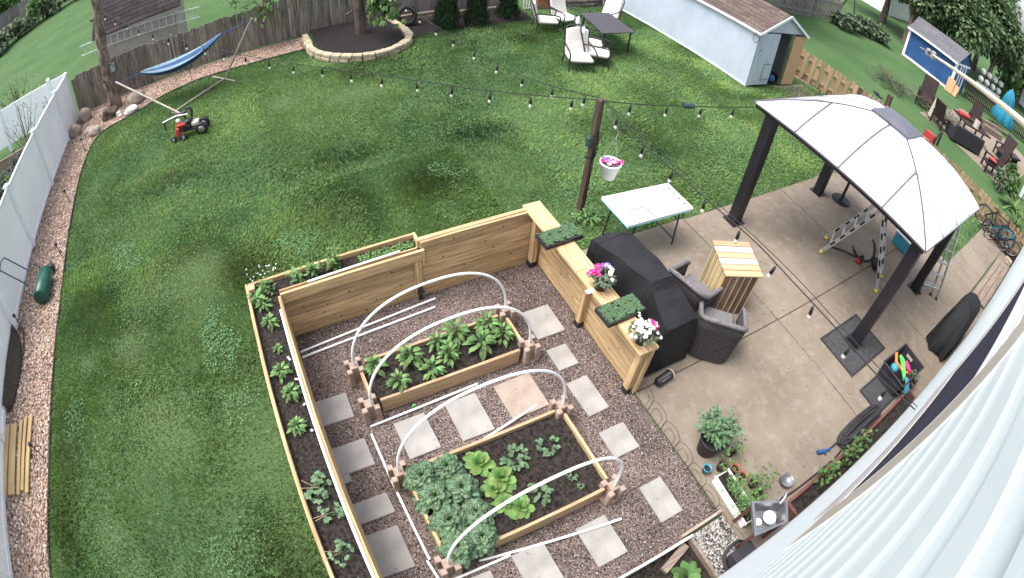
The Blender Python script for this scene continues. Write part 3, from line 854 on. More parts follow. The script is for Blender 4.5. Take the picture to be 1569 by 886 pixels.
MB().bb(WX0 + 0.302, WX1 - 0.162, WY - 0.055, WY + 0.010, ZR + .001, WZ1 - 0.1).build('pane', 'house_grey', wo)
M['sill'] = mat('sill', (0.46, 0.42, 0.45), .5, .06, 5)
MB().bb(WX0 + .42, WX1 + .05, WY - .01, WY + 0.022, WZ0 - .24, WZ0 - .002).build('sill', 'sill', wo, bevel=.003)
MB().bb(WX0 - 0.016, WX0 - 0.002, WY - 0.02, WY + 0.018, WZ0 - 0.03, WZ1 + 0.03).build('channel', 'vinyl_trim', wo)

# raised timber bed along the foot of the house
t = thing('timber_bed', 'long red-brown timber bed along the foot of the house wall', 'planter', (6, 0, 0))
mb = MB()
for z in (0.06, 0.17):
    mb.bb(4.05, 7.35, 0.0, 0.045, z - 0.05, z + 0.05)
mb.bb(4.05, 4.095, -0.17, -0.001, 0.01, 0.22)
mb.bb(7.305, 7.35, -0.17, -0.001, 0.01, 0.22)
mb.build('board', 'redwood_x', t, bevel=0.004)
MB().bb(4.1, 7.3, -0.172, -0.002, 0.02, 0.16).build('soil', 'soil', t)
t = thing('wooden_step', 'low brown wooden platform beside the house wall past the covered grill', 'step', (13.6, 0, 0))
mb = MB()
for k in range(3): mb.bb(12.0, 15.15, -0.16 + k * 0.165, -0.005 + k * 0.165, 0.06, 0.11)
mb.build('deck_board', 'oldwood_x', t, bevel=0.004)
MB().bb(12.05, 15.1, -0.15, 0.32, 0.0, 0.058).build('frame', 'redwood_x', t)

# ================================================================== GARDEN ENCLOSURE
HP = 0.87
t = thing('garden_wall', 'tall back wall of horizontal pine boards with planter trough on its left half', 'garden wall', (1.3, 4.82, 0))
mb = MB()
nb = 5
for k in range(nb):      # right part, five boards to 0.97
    z0 = 0.02 + k * 0.19
    mb.bb(1.60, 3.33, 4.80, 4.838, z0, z0 + 0.186)
for k in range(4):
    z0 = 0.02 + k * 0.19
    mb.bb(-0.24, 1.597, 4.80, 4.838, z0, z0 + 0.186)
mb.cur = 1      # knots: dark round grain spots in the boards
for x, z in ((0.25, 0.30), (0.62, 0.52), (0.31, 0.42), (0.95, 0.22), (2.2, 0.36), (2.62, 0.52), (1.95, 0.24), (2.5, 0.68), (1.9, 0.62), (2.9, 0.3), (0.0, 0.5), (1.2, 0.62), (0.8, 0.08), (2.05, 0.88), (2.75, 0.84), (0.45, 0.13), (1.3, 0.34)):
    mb.tube([(x, 4.801, z), (x, 4.7985, z)], [0.014, 0.014], 8)
mb.build('board', ['pine_x', 'brown'], t)
MB().bb(1.57, 3.33, 4.842, 4.90, 0.0, 0.975).build('backing', 'pine_x', t)
for x in (1.50,):
    MB().bb(x, x + 0.09, 4.76, 4.797, 0.0, 0.70).build('post', 'pine_z', t, bevel=0.004)
mb = MB(); mb.bb(1.515, 1.575, 4.735, 4.757, 0.03, 0.30); mb.bb(1.49, 1.60, 4.73, 4.734, 0.14, 0.19)
mb.build('bracket', 'blackmetal', t)
t2 = thing('trough_planter', 'pine trough planter running along the top of the back garden wall', 'planter', (0.5, 4.95, 0))
mb = MB(); mb.bb(-0.23, 1.60, 4.758, 4.797, 0.71, HP); mb.bb(-0.23, 1.60, 4.842, 4.862, 0.2, HP - .01)
mb.build('front_board', 'pine_x', t2, bevel=0.003)
mb = MB()
for k in range(4): mb.bb(-0.62, 1.60, 5.09, 5.128, 0.02 + k * 0.213, 0.02 + k * 0.213 + 0.21)
mb.build('rear_board', 'pine_x', t2, bevel=0.003)
MB().bb(1.602, 1.64, 4.757, 5.128, 0.62, HP).build('end_board', 'pine_y', t2, bevel=0.003)
MB().bb(-0.60, 1.60, 4.864, 5.088, 0.55, 0.80).build('soil', 'soil', t2)
t3 = thing('side_planter', 'long narrow pine planter along the lawn, filled with dark soil', 'planter', (-0.43, 2.0, 0))
mb = MB()
for k in range(4): mb.bb(-0.262, -0.224, -1.2, 4.755, 0.02 + k * 0.213, 0.02 + k * 0.213 + 0.21)
mb.build('inner_board', 'pine_y', t3, bevel=0.003)
mb = MB()
for k in range(4): mb.bb(-0.64, -0.602, -1.2, 5.128, 0.02 + k * 0.213, 0.02 + k * 0.213 + 0.21)
mb.build('outer_board', 'pine_y', t3, bevel=0.003)
MB().bb(-0.60, -0.264, -1.2, 4.862, 0.55, 0.79).build('soil', 'soil', t3)
MB().bb(-0.60, -0.52, 5.0, 5.085, 0.3, HP + .005).build('corner_post', 'pine_z', t3, bevel=0.004)

t4 = thing('bar_counter', 'pine bar counter separating the gravel garden from the patio', 'counter', (3.3, 3.6, 0))
mb = MB()
for k in range(3): mb.bb(3.305, 3.343, 2.33, 4.755, 0.03 + k * 0.30, 0.03 + k * 0.30 + 0.297)
mb.cur = 1
for y, z in ((4.3, 0.62), (4.15, 0.35), (3.1, 0.6), (2.75, 0.4), (2.9, 0.2), (3.8, 0.25), (4.5, .2), (3.3, .75), (2.6, .78), (4.0, .5), (3.6, .45)):
    mb.tube([(3.304, y, z), (3.3025, y, z)], [0.012, 0.012], 8)
mb.build('side_board', ['pine_y', 'brown'], t4)
mb = MB(); mb.bb(3.10, 3.365, 2.26, 3.60, 0.942, 0.982); mb.bb(3.10, 3.365, 3.603, 4.96, 0.942, 0.982)
mb.build('top_board', 'pine_y', t4, bevel=0.004)
for x0, x1, y0, y1 in ((3.215, 3.303, 3.47, 3.56), (3.17, 3.26, 4.69, 4.78), (3.215, 3.303, 2.33, 2.42)):
    p = MB().bb(x0, x1, y0, y1, 0.10, 0.94).build('post', 'pine_z', t4, bevel=0.005)
    MB().bb(x0 - 0.006, x1 + 0.006, y0 - 0.006, y1 + 0.006, 0.012, 0.10).build('post_base', 'blackmetal', p)
MB().bb(3.30, 3.36, 2.285, 2.327, 0.03, 0.94).build('end_board', 'pine_z', t4, bevel=0.003)

t = thing('garden_border', 'pine edging boards along the near edge of the gravel garden', 'border', (1.5, 0.4, 0))
mb = MB(); mb.bb(-0.22, 2.78, 0.375, 0.413, 0.0, 0.13); mb.bb(2.74, 3.33, 0.43, 0.465, 0.0, 0.10)
mb.build('board', 'oldwood_pale', t, bevel=0.003)
mb = MB(); mb.bb(2.80, 2.838, -0.8, 0.37, 0.0, 0.12)
mb.build('cross_board', 'oldwood_x', t, bevel=0.003)
t = single(MB().bar((2.36, 0.22, 0.05), (2.74, 0.34, 0.05), 0.06, 0.09), 'wood_offcut', 'oldwood_x', 'short wood offcut lying just outside the near garden edge', 'offcut', bevel=0.003)
sheet('lower_bed_soil', [(0.5, -1.5), (2.80, -1.5), (2.80, 0.37), (0.5, 0.37)], 0.016, 'soil')

# ---- raised beds
def raised_bed(name_label, x0, x1, y0, y1, z0, z1, soil):
    t = thing('raised_bed', name_label, 'raised bed', ((x0 + x1) / 2, (y0 + y1) / 2, 0), group='raised beds on the gravel')
    h = 0.036
    MB().bb(x0 + 0.1, x1 - 0.1, y0, y0 + h, z0, z1).build('long_board', 'bedwood_x', t, bevel=0.003)
    MB().bb(x0 + 0.1, x1 - 0.1, y1 - h, y1, z0, z1).build('long_board', 'bedwood_x', t, bevel=0.003)
    MB().bb(x0, x0 + h, y0 + 0.1, y1 - 0.1, z0, z1).build('short_board', 'bedwood_y', t, bevel=0.003)
    MB().bb(x1 - h, x1, y0 + 0.1, y1 - 0.1, z0, z1).build('short_board', 'bedwood_y', t, bevel=0.003)
    mb = MB(); n = 26; nn = 16
    vs = []; fs = []
    for j in range(nn + 1):
        for i in range(n + 1):
            x = x0 + 0.02 + (x1 - x0 - 0.04) * i / n; y = y0 + 0.02 + (y1 - y0 - 0.04) * j / nn
            vs.append((x, y, soil + rnd.uniform(-.012, .012)))
    for j in range(nn):
        for i in range(n):
            a = j * (n + 1) + i; fs.append((a, a + 1, a + n + 2, a + n + 1))
    mb.add(vs, fs, True); mb.build('soil', 'soil', t)
    return t


raised_bed('smaller raised bed of pepper plants, nearer the back garden wall', 0.40, 2.36, 3.30, 3.92, 0.02, 0.27, 0.20)
raised_bed('larger raised bed with kale and lettuce, nearer the house', 0.42, 2.32, 1.31, 2.42, 0.02, 0.27, 0.20)


def block_mesh(parent):
    mb = MB()
    mb.bb(-0.055, 0.055, -0.055, 0.055, 0.0, 0.30)
    for sx in (-1, 1):
        for sy in (-1, 1):
            mb.box((sx * 0.0725, sy * 0.0725, 0.15), (0.065, 0.065, 0.298))
    mb.bb(-0.105, 0.105, -0.105, 0.105, 0.001, 0.02)
    return mb.build('block', 'block', parent, world=False, bevel=0.007)


BL = [((0.36, 3.86), 'left rear corner of the pepper bed'), ((0.36, 3.30), 'left front corner of the pepper bed'), ((2.38, 3.94), 'right rear corner of the pepper bed'),
      ((2.40, 3.33), 'right front corner of the pepper bed'), ((0.37, 2.40), 'left rear corner of the kale bed'), ((2.32, 2.42), 'right rear corner of the kale bed'),
      ((2.31, 1.30), 'right front corner of the kale bed'), ((0.42, 1.29), 'left front corner of the kale bed')]
blk = None
for (x, y), where in BL:
    lab = 'slotted tan concrete block at the ' + where
    if blk is None:
        blk = tag(block_mesh(None), lab, 'block', 'slotted corner blocks of the raised beds'); blk.name = 'corner_block'
        blk.location = (x, y, 0.013); first = blk
    else:
        o = first.copy(); COL.objects.link(o); o.location = (x, y, 0.013); o['label'] = lab
    bpy.context.view_layer.update()


# ---- hoops and pipes of white pvc
def hoop(p0, p1, apex, label, pw=2.3):
    p0, p1 = Vector(p0), Vector(p1); c = (p0 + p1) / 2; hw = (p1 - p0) / 2
    pts = [p0 - Vector((0, 0, 0.2))]
    for i in range(41):
        a = PI * i / 40
        cx = -math.copysign(abs(math.cos(a)) ** (2 / pw), math.cos(a)); sz = abs(math.sin(a)) ** (2 / pw)
        pts.append(c + hw * cx + Vector((0, 0, sz * (apex - c.z))))
    pts.append(p1 - Vector((0, 0, 0.2)))
    return single(MB().tube(pts, 0.0155, 8), 'pvc_hoop', 'pvc', label, 'hoop', 'white hoops over the raised beds')


hoop((0.36, 3.86, 0.3), (2.38, 3.94, 0.3), 1.24, 'white hoop over the far side of the pepper bed')
hoop((0.38, 3.28, 0.3), (2.40, 3.34, 0.3), 1.29, 'white hoop over the near side of the pepper bed')
hoop((0.37, 2.40, 0.3), (2.33, 2.42, 0.3), 1.37, 'white hoop over the far side of the kale bed')
hoop((0.42, 1.28, 0.3), (2.32, 1.30, 0.3), 1.52, 'white hoop over the near side of the kale bed')


def pipe(p0, p1, label, z=0.032):
    p0 = tuple(p0) + ((z,) if len(p0) == 2 else ()); p1 = tuple(p1) + ((z,) if len(p1) == 2 else ())
    P = catenary(p0, p1, 0.0, 6)
    return single(MB().tube(P, 0.0155, 8), 'pvc_pipe', 'pvc', label, 'pipe', 'loose white pipes around the garden')


pipe((-0.21, 4.52), (1.72, 4.67), 'white pipe lying on gravel closest to the back wall')
pipe((-0.21, 4.43), (1.66, 4.53), 'white pipe on gravel beside the one closest to the back wall')
pipe((0.29, 3.17), (1.66, 3.21, 0.045), 'white pipe lying across two pavers between the raised beds')
pipe((1.32, 2.47, 0.10), (2.16, 2.66, 0.034), 'white pipe resting beside the far board of the kale bed')
pipe((0.27, 3.07), (0.29, 1.46), 'white pipe on gravel along the left end of the kale bed')
pipe((0.26, 1.46), (0.33, 0.85), 'white pipe end sticking out past the kale bed front left block')
pipe((0.38, 1.17), (1.05, 1.17), 'short white pipe lying in front of the kale mass')
pipe((0.74, 1.25), (2.28, 0.98, 0.06), 'white pipe crossing a paver in front of the kale bed')
pipe((-0.27, 4.52, HP + 0.005), (-0.27, -0.2, HP + 0.005), 'long white pipe along the inner edge of the side planter')
pipe((0.14, 4.82, HP + 0.01), (1.34, 4.85, HP + 0.01), 'white pipe on the front edge of the back planter')
pipe((1.3, 0.40, 0.148), (2.83, 0.385, 0.148), 'white pipe lying on the near garden edging board')

# ---- pavers
PV = [((-0.235, 3.37, 0.165, 3.725), 'grey paver against the side planter beside the pepper bed'),
      ((-0.235, 2.60, 0.18, 3.06), 'grey paver with a notched corner against the side planter'),
      ((-0.235, 2.09, 0.175, 2.34), 'narrow half-width grey paver against the side planter'),
      ((-0.235, 1.45, 0.135, 1.95), 'grey paver nearest the house along the side planter'),
      ((0.555, 2.61, 0.935, 3.105), 'left grey paver of the row between the raised beds'),
      ((1.19, 2.58, 1.585, 3.115), 'middle grey paver of the row between the raised beds'),
      ((1.82, 2.60, 2.30, 3.11), 'rust-stained tan paver between the raised beds'),
      ((2.65, 3.50, 3.05, 3.98), 'grey paver nearest the back wall beside the bar counter'),
      ((2.65, 2.97, 2.935, 3.31), 'small grey paver beside the pepper bed front right block'),
      ((2.635, 2.255, 2.93, 2.775), 'grey paver beside the far right corner of the kale bed'),
      ((2.625, 1.64, 2.97, 2.015), 'grey paver beside the right end board of the kale bed'),
      ((2.665, 0.71, 2.965, 1.20), 'grey paver nearest the white gravel corner'),
      ((1.79, 0.62, 2.155, 1.12), 'grey paver under the end of a white pipe'),
      ((1.05, 0.68, 1.42, 1.16), 'grey paver at the near edge in front of the lettuces'),
      ((0.50, 0.62, 0.79, 1.115), 'grey paver at the near edge below the kale')]
for i, ((a, b, c, d), lab) in enumerate(PV):
    mb = MB().box(((a + c) / 2, (b + d) / 2, 0.021), (c - a, d - b, 0.036), rz=rnd.uniform(-.022, .022))
    if i == 1:
        mb = MB().bb(a, c, b + 0.10, d, 0.003, 0.039).bb(a, a + 0.10, b, b + 0.099, 0.003, 0.039)
    o = single(mb, 'paver', 'paver_tan' if i == 6 else 'paver', lab, 'paver', 'paving slabs in the gravel garden', bevel=0.006)
    if i not in (6,):
        mm = M['paver']

# ================================================================== PLANTS OF THE GARDEN
def rosette(mb, c, n, L, W, el=(0.2, 1.1), bend=0.35, fold=0.2, r0=0.01, seed=0, pts=None, ruffle=0.0, stem_h=0.0, jl=0.25):
    rr = random.Random(seed)
    for i in range(n):
        a = i * 2.4 + rr.uniform(-.3, .3); t = i / max(1, n - 1)
        e = el[0] + (el[1] - el[0]) * t + rr.uniform(-.15, .15)
        d = Vector((math.cos(a) * math.cos(e), math.sin(a) * math.cos(e), math.sin(e)))
        b = Vector(c) + Vector((math.cos(a) * r0, math.sin(a) * r0, stem_h * t))
        k = 1 + rr.uniform(-jl, jl)
        mb.leaf(b, d, (0, 0, 1), L * k * (1 - 0.25 * t), W * k * (1 - 0.2 * t), bend, fold, pts, ruffle, rr)


def pepper(label, loc, s, seed, group, matn='leaf_pepper', cat='pepper plant', name='pepper_plant', nl=26):
    t = thing(name, label, cat, loc, group=group)
    rr = random.Random(seed)
    st = MB(); lf = MB()
    H = 0.20 * s
    st.tube([(0, 0, 0), (0.004, 0, H * 0.5), (0, 0.003, H)], [0.006, 0.005, 0.003], 6)
    for i in range(nl):
        a = i * 2.4 + rr.uniform(-.4, .4); t_ = i / nl
        z = H * (0.35 + 0.65 * t_)
        out = (0.02 + 0.055 * (1 - t_) * rr.random() + 0.02) * s
        p = Vector((math.cos(a) * out, math.sin(a) * out, z))
        e = 0.55 * t_ + rr.uniform(-.15, .25)
        d = Vector((math.cos(a) * math.cos(e), math.sin(a) * math.cos(e), math.sin(e)))
        L = (0.105 + 0.04 * rr.random()) * s * (1.05 - 0.35 * t_)
        lf.leaf(p, d, (0, 0, 1), L, L * 0.46, 0.45, 0.16, None)
        st.tube([(0, 0, z * 0.85), p], [0.002, 0.0015], 4, caps=False)
    st.build('stem', 'leaf_pepper', t, world=False); lf.build('foliage', matn, t, world=False)
    return t


for i, (x, y, s, lab) in enumerate([
        (0.60, 3.76, 1.0, 'pepper plant in the far left corner of its raised bed'), (1.02, 3.73, 1.1, 'pepper plant second from the left in the far row'),
        (0.78, 3.45, 1.0, 'pepper plant closest to the near left corner of its bed'), (1.20, 3.46, 1.05, 'pepper plant below the near white hoop, second in the near row'),
        (1.46, 3.58, 1.0, 'pepper plant in the middle of its raised bed'), (1.40, 3.80, 0.95, 'pepper plant third in the far row of its bed'),
        (1.66, 3.83, 1.3, 'tallest pepper plant, at the far board of its bed'), (1.86, 3.56, 1.3, 'wide pepper plant right of the bed middle in the near row'),
        (2.06, 3.79, 1.15, 'pepper plant in the far right corner of its bed'), (2.17, 3.60, 1.05, 'pepper plant closest to the right end board')]):
    pepper(lab, (x, y, 0.195), s * 0.90, 40 + i, 'pepper plants in the raised bed')
for i, (x, y, s, lab) in enumerate([
        (-0.46, 4.72, 1.0, 'leafy plant in the side planter at the back corner'), (-0.44, 4.42, 1.0, 'leafy plant next along the side planter from the back corner'),
        (-0.42, 4.02, 0.6, 'small leafy plant between larger ones in the side planter'), (-0.45, 3.68, 1.05, 'leafy plant beside the white clods in the side planter'),
        (-0.41, 3.38, 1.05, 'yellowish leafy plant in the side planter'), (-0.45, 2.98, 0.95, 'leafy plant in the side planter nearest the strawberry plants')]):
    pepper(lab, (x, y, 0.785), s * 0.68, 60 + i, 'leafy plants in the side planter')


def strawberry(label, loc, seed, n=14, s=1.0):
    t = thing('strawberry_plant', label, 'strawberry plant', loc, group='strawberry plants in the side planter')
    rr = random.Random(seed); st = MB(); lf = MB()
    for i in range(n):
        a = rr.uniform(0, 2 * PI); d = rr.uniform(0.02, 0.11) * s; z = rr.uniform(0.04, 0.12)
        p = Vector((math.cos(a) * d, math.sin(a) * d, z))
        st.tube([(0, 0, 0), (p.x * .5, p.y * .5, z * .8), p], 0.002, 4, caps=False)
        for k in (-1, 0, 1):
            b = a + k * 1.1
            lf.leaf(p, (math.cos(b), math.sin(b), 0.15), (0, 0, 1), 0.036 * s, 0.030 * s, 0.3, 0.12, ((0, .2), (.35, .95), (.7, .9), (1, .2)))
    st.build('stem', 'leaf_straw', t, world=False); lf.build('foliage', 'leaf_straw', t, world=False)
    stk = MB()
    for k in range(2):
        a = rr.uniform(2.2, 3.6)
        stk.tube([(0.02 * k, 0.02, 0.03), (math.cos(a) * 0.16, math.sin(a) * 0.16, 0.13)], 0.0035, 5)
    stk.build('dry_stick', 'straw_stick', t, world=False)


strawberry('strawberry plant with dry sticks in the middle of the side planter', (-0.45, 2.26, 0.79), 1, 20, 1.2)
strawberry('strawberry plant leaning across dry sticks nearer the house', (-0.42, 1.98, 0.79), 2, 13)
strawberry('small strawberry plant with crossed dry sticks, nearest the house', (-0.46, 1.58, 0.79), 3, 11)
strawberry('leafy strawberry plant at the photo\'s bottom edge', (-0.42, 1.22, 0.79), 4, 10)
# trough at the back
def herb(label, loc, h, n, L, seed, matn, stick=False, w=0.09, name='herb_plant'):
    t = thing(name, label, 'herb', loc, group='young plants in the back planter')
    rr = random.Random(seed); lf = MB(); st = MB()
    for i in range(n):
        z = h * rr.random() ** 0.8; a = rr.uniform(0, 2 * PI); d = w * rr.random()
        p = (math.cos(a) * d, math.sin(a) * d, z); e = rr.uniform(-.2, .7); b = rr.uniform(0, 2 * PI)
        lf.leaf(p, (math.cos(b) * math.cos(e), math.sin(b) * math.cos(e), math.sin(e)), (0, 0, 1), L * rr.uniform(.7, 1.3), L * .5, .4, .15)
        if i % 4 == 0: st.tube([(0, 0, 0), p], 0.0025, 4, caps=False)
    st.build('stem', 'leaf_pepper', t, world=False); lf.build('foliage', matn, t, world=False)
    if stick:
        MB().tube([(0.02, 0, 0), (0.07, 0.02, 0.42)], 0.005, 5).tube([(0.0, 0, 0), (-0.10, 0.02, 0.30)], 0.004, 5).build('stake', 'straw_stick', t, world=False)


herb('feathery herb at the left end of the back planter', (-0.38, 4.99, 0.79), 0.17, 90, 0.05, 5, 'leaf_tomato', w=0.13)
herb('bushy young plant third from the corner in the back planter', (0.02, 4.98, 0.79), 0.17, 46, 0.075, 6, 'leaf_pepper')
herb('bushy young plant beside the staked one in the back planter', (0.26, 4.98, 0.79), 0.19, 50, 0.075, 7, 'leaf_pepper')
herb('tall pale plant tied to bare stakes in the back planter', (0.52, 5.0, 0.79), 0.28, 60, 0.08, 8, 'leaf_tomato', True)
herb('low broad leaves behind the corner post in the back planter', (-0.50, 4.84, 0.79), 0.16, 14, 0.13, 18, 'leaf_pepper', w=0.08)
t = thing('seedling_row', 'dense row of low green seedlings at the right end of the back planter', 'seedlings', (1.2, 4.97, 0.79)); mb = MB(); rr = random.Random(5)
for i in range(260):
    x = rr.uniform(-.35, .36); y = rr.uniform(-.06, .07); a = rr.uniform(0, 2 * PI)
    mb.leaf((x, y, rr.uniform(.01, .06)), (math.cos(a), math.sin(a), .4), (0, 0, 1), .038, .024, .3, .15)
mb.build('foliage', 'leaf_light', t, world=False)
t = thing('flower_sprigs', 'wispy white-flowered sprigs overhanging the planter corner by the lawn', 'flowers', (-0.42, 5.2, 0.0)); mb = MB(); st = MB(); rr = random.Random(9)
for i in range(26):
    p = (rr.uniform(-.2, .24), rr.uniform(-.06, .1), rr.uniform(.86, 1.02))
    st.tube([(p[0] * .3, 0.02, 0.0), (p[0] * .7, p[1], .6), p], 0.002, 4, caps=False)
    mb.blob(p, (.011, .011, .007), 0.1, 1, i)
st.build('stem', 'leaf_straw', t, world=False); mb.build('blossom', 'petal_white', t, world=False)


# kale: big ruffled leaves
def ruffled_leaf(mb, base, d, L, W, bend, rr):
    d = Vector(d).normalized(); sd_ = d.cross(Vector((0, 0, 1))).normalized(); u = sd_.cross(d)
    n, k = 9, 11; vs = []
    ph = rr.uniform(0, 6)
    for i in range(n):
        t = i / (n - 1)
        c = Vector(base) + d * (L * (t - 0.3 * bend * t * t)) - u * (L * bend * t * t * 0.9)
        wd = W * (0.12 + 0.95 * math.sin(PI * min(1, t * 0.93 + 0.06)) ** 0.75) / 2
        for j in range(k):
            q = (j - (k - 1) / 2) / ((k - 1) / 2)
            edge = abs(q) ** 1.5
            ru = (math.sin(9 * t * 2.1 + ph + j * 2.7) * 0.45 + rr.uniform(-.7, .7)) * 0.22 * W * (0.3 + edge)
            vs.append(c + sd_ * (q * wd * (1 + rr.uniform(-.12, .12))) + u * (ru + abs(q) * wd * 0.15) + d * (rr.uniform(-.5, .5) * 0.09 * W * edge))
    fs = [(i * k + j, i * k + j + 1, (i + 1) * k + j + 1, (i + 1) * k + j) for i in range(n - 1) for j in range(k - 1)]
    mb.add(vs, fs, False)


def kale(label, loc, s, seed, n=84):
    t = thing('kale_plant', label, 'kale', loc, group='curly kale along the left end of the raised bed'); rr = random.Random(seed); lf = MB(); st = MB()
    for i in range(n):
        a = i * 2.4 + rr.uniform(-.3, .3); t_ = i / n; e = 0.1 + 0.95 * t_ + rr.uniform(-.15, .15)
        d = Vector((math.cos(a) * math.cos(e), math.sin(a) * math.cos(e), math.sin(e)))
        b = Vector((0, 0, (0.05 + 0.13 * t_) * s)) + d * (0.10 - .05 * t_) * s
        st.tube([(0, 0, b.z * .6), b, b + d * 0.05], 0.004, 5, caps=False)
        L = (0.140 - 0.060 * t_) * s * rr.uniform(.75, 1.25)
        ruffled_leaf(lf, b, d, L, L * 0.72, 0.42, rr)
    st.build('stem', 'leaf_light', t, world=False); lf.build('foliage', 'leaf_kale', t, world=False)


for i, (x, y, s, lab) in enumerate([(0.56, 2.24, 1.0, 'curly kale by the far left corner block of its bed'), (0.84, 2.24, 0.95, 'curly kale against the far board, next to the bare soil'),
                                    (0.60, 1.97, 1.05, 'curly kale in the middle of the left end of the bed'), (0.88, 1.96, 1.0, 'curly kale beside the uppermost lettuces'),
                                    (0.62, 1.68, 1.05, 'curly kale leaning on the left end board'), (0.90, 1.66, 0.95, 'curly kale just left of the lowest lettuce'),
                                    (0.58, 1.40, 1.0, 'curly kale spilling over the near left corner block'), (0.84, 1.40, 0.9, 'curly kale under the near white hoop at the near board')]):
    kale(lab, (x, y, 0.19), s * 0.92, 80 + i)

LP = ((0, 0.25), (0.25, 0.6), (0.55, 1.0), (0.82, 0.85), (1, 0.3))
for i, (x, y, s, lab) in enumerate([(1.19, 2.19, 1.0, 'bright green lettuce head nearest the far board'), (1.32, 1.94, 1.1, 'largest bright green lettuce head in the middle of the row'),
                                    (1.19, 1.85, 0.75, 'small lettuce head tucked beside the kale'), (1.23, 1.64, 0.95, 'lettuce head under the near white hoop, second from the near board'), (1.35, 1.55, 1.0, 'lettuce head closest to the near board')]):
    t = thing('lettuce', lab, 'lettuce', (x, y, 0.20), group='lettuce heads in the raised bed'); mb = MB()
    rosette(mb, (0, 0, 0.01), 10, 0.17 * s, 0.115 * s, (0.12, 0.55), 0.3, 0.12, 0.012, 90 + i, LP, 0.05)
    rosette(mb, (0, 0, 0.035), 8, 0.11 * s, 0.075 * s, (0.7, 1.35), 0.15, 0.16, 0.008, 190 + i, LP, 0.05)
    mb.build('foliage', 'leaf_lettuce', t, world=False)
for i, (x, y, s, lab) in enumerate([(1.56, 2.06, 1.25, 'frilly seedling beside the uppermost lettuce'), (1.94, 2.06, 1.0, 'frilly seedling alone toward the far right corner of the bed'),
                                    (1.60, 1.60, 1.1, 'frilly seedling between the hoop and the near board'), (1.99, 1.62, 0.5, 'tiny pale seedling toward the right end of the bed'), (2.02, 1.48, 0.35, 'tiniest seedling, near the right front corner block')]):
    t = thing('seedling', lab, 'seedling', (x, y, 0.20), group='frilly seedlings in the kale bed'); mb = MB(); rr = random.Random(i + 5)
    for k in range(26):
        a = rr.uniform(0, 2 * PI); q = rr.random() ** .6 * 0.10 * s; e = rr.uniform(0, .8)
        mb.leaf((math.cos(a) * q, math.sin(a) * q, 0.03 + 0.05 * s * rr.random()), (math.cos(a + rr.uniform(-1, 1)), math.sin(a + rr.uniform(-1, 1)), e), (0, 0, 1), 0.06 * s, 0.045 * s, .35, .15, ((0, .2), (.3, 1), (.6, .5), (.8, .8), (1, .1)), .12, rr)
    mb.build('foliage', 'leaf_straw', t, world=False)
single(MB().tube([(0, 0, 0), (0.05, 0.012, 0)], 0.011, 6).box((0.03, 0.004, 0.008), (0.03, 0.02, 0.012)), 'plant_clip', 'lime', 'small bright green clip lying on the gravel below the pepper bed', 'clip').location = (0.86, 3.24, 0.02)
for i, (x, y) in enumerate([(-0.33, 3.85), (-0.31, 3.55), (-0.31, 3.22), (-0.32, 2.9)]):
    single(MB().box((0, 0, 0.03), (0.022, 0.005, 0.05), rx=-1.0, rz=.5 + i), 'plant_marker', 'white', 'white plant marker in the side planter soil, %s' % ['nearest the back corner', 'second from the back corner', 'beside the yellowish plant', 'nearest the house'][i], 'plant marker', 'white plant markers in the side planter', loc=(0, 0, 0)).location = (x, y, 0.79)

# ================================================================== ON THE BAR COUNTER
def tray(label, c, sx, sy, rz, seed):
    t = thing('seed_tray', label, 'seed tray', (c[0], c[1], 0.983), rz, group='seed trays on the bar counter')
    mb = MB(); h = 0.055
    mb.bb(-sx / 2, sx / 2, -sy / 2, sy / 2, 0.0, 0.008)
    for a, b, c_, d in ((-sx / 2, sx / 2, -sy / 2, -sy / 2 + .014), (-sx / 2, sx / 2, sy / 2 - .014, sy / 2), (-sx / 2, -sx / 2 + .014, -sy / 2 + .0141, sy / 2 - .0141), (sx / 2 - .014, sx / 2, -sy / 2 + .0141, sy / 2 - .0141)):
        mb.bb(a, b, c_, d, 0.0081, h)
    mb.build('tray', 'potblack', t, world=False)
    MB().bb(-sx / 2 + .015, sx / 2 - .015, -sy / 2 + .015, sy / 2 - .015, 0.009, 0.04).build('soil', 'soil', t, world=False)
    lf = MB(); rr = random.Random(seed)
    for i in range(900):
        x, y = rr.uniform(-sx / 2 + .02, sx / 2 - .02), rr.uniform(-sy / 2 + .02, sy / 2 - .02); a = rr.uniform(0, 2 * PI)
        if math.sin(x * 40 + seed) + math.sin(y * 50) > 1.5: continue
        for q in (0, PI):
            lf.leaf((x, y, 0.05 + rr.uniform(0, .03)), (math.cos(a + q), math.sin(a + q), .25), (0, 0, 1), .022, .014, .2, .1)
    lf.build('seedlings', 'leaf_straw', t, world=False)


tray('black tray of green seedlings at the lawn end of the bar counter', (3.22, 4.20), 0.55, 0.265, 0.03, 1)
tray('black tray of green seedlings between the two flower pots', (3.235, 2.865), 0.535, 0.275, 0.03, 2)


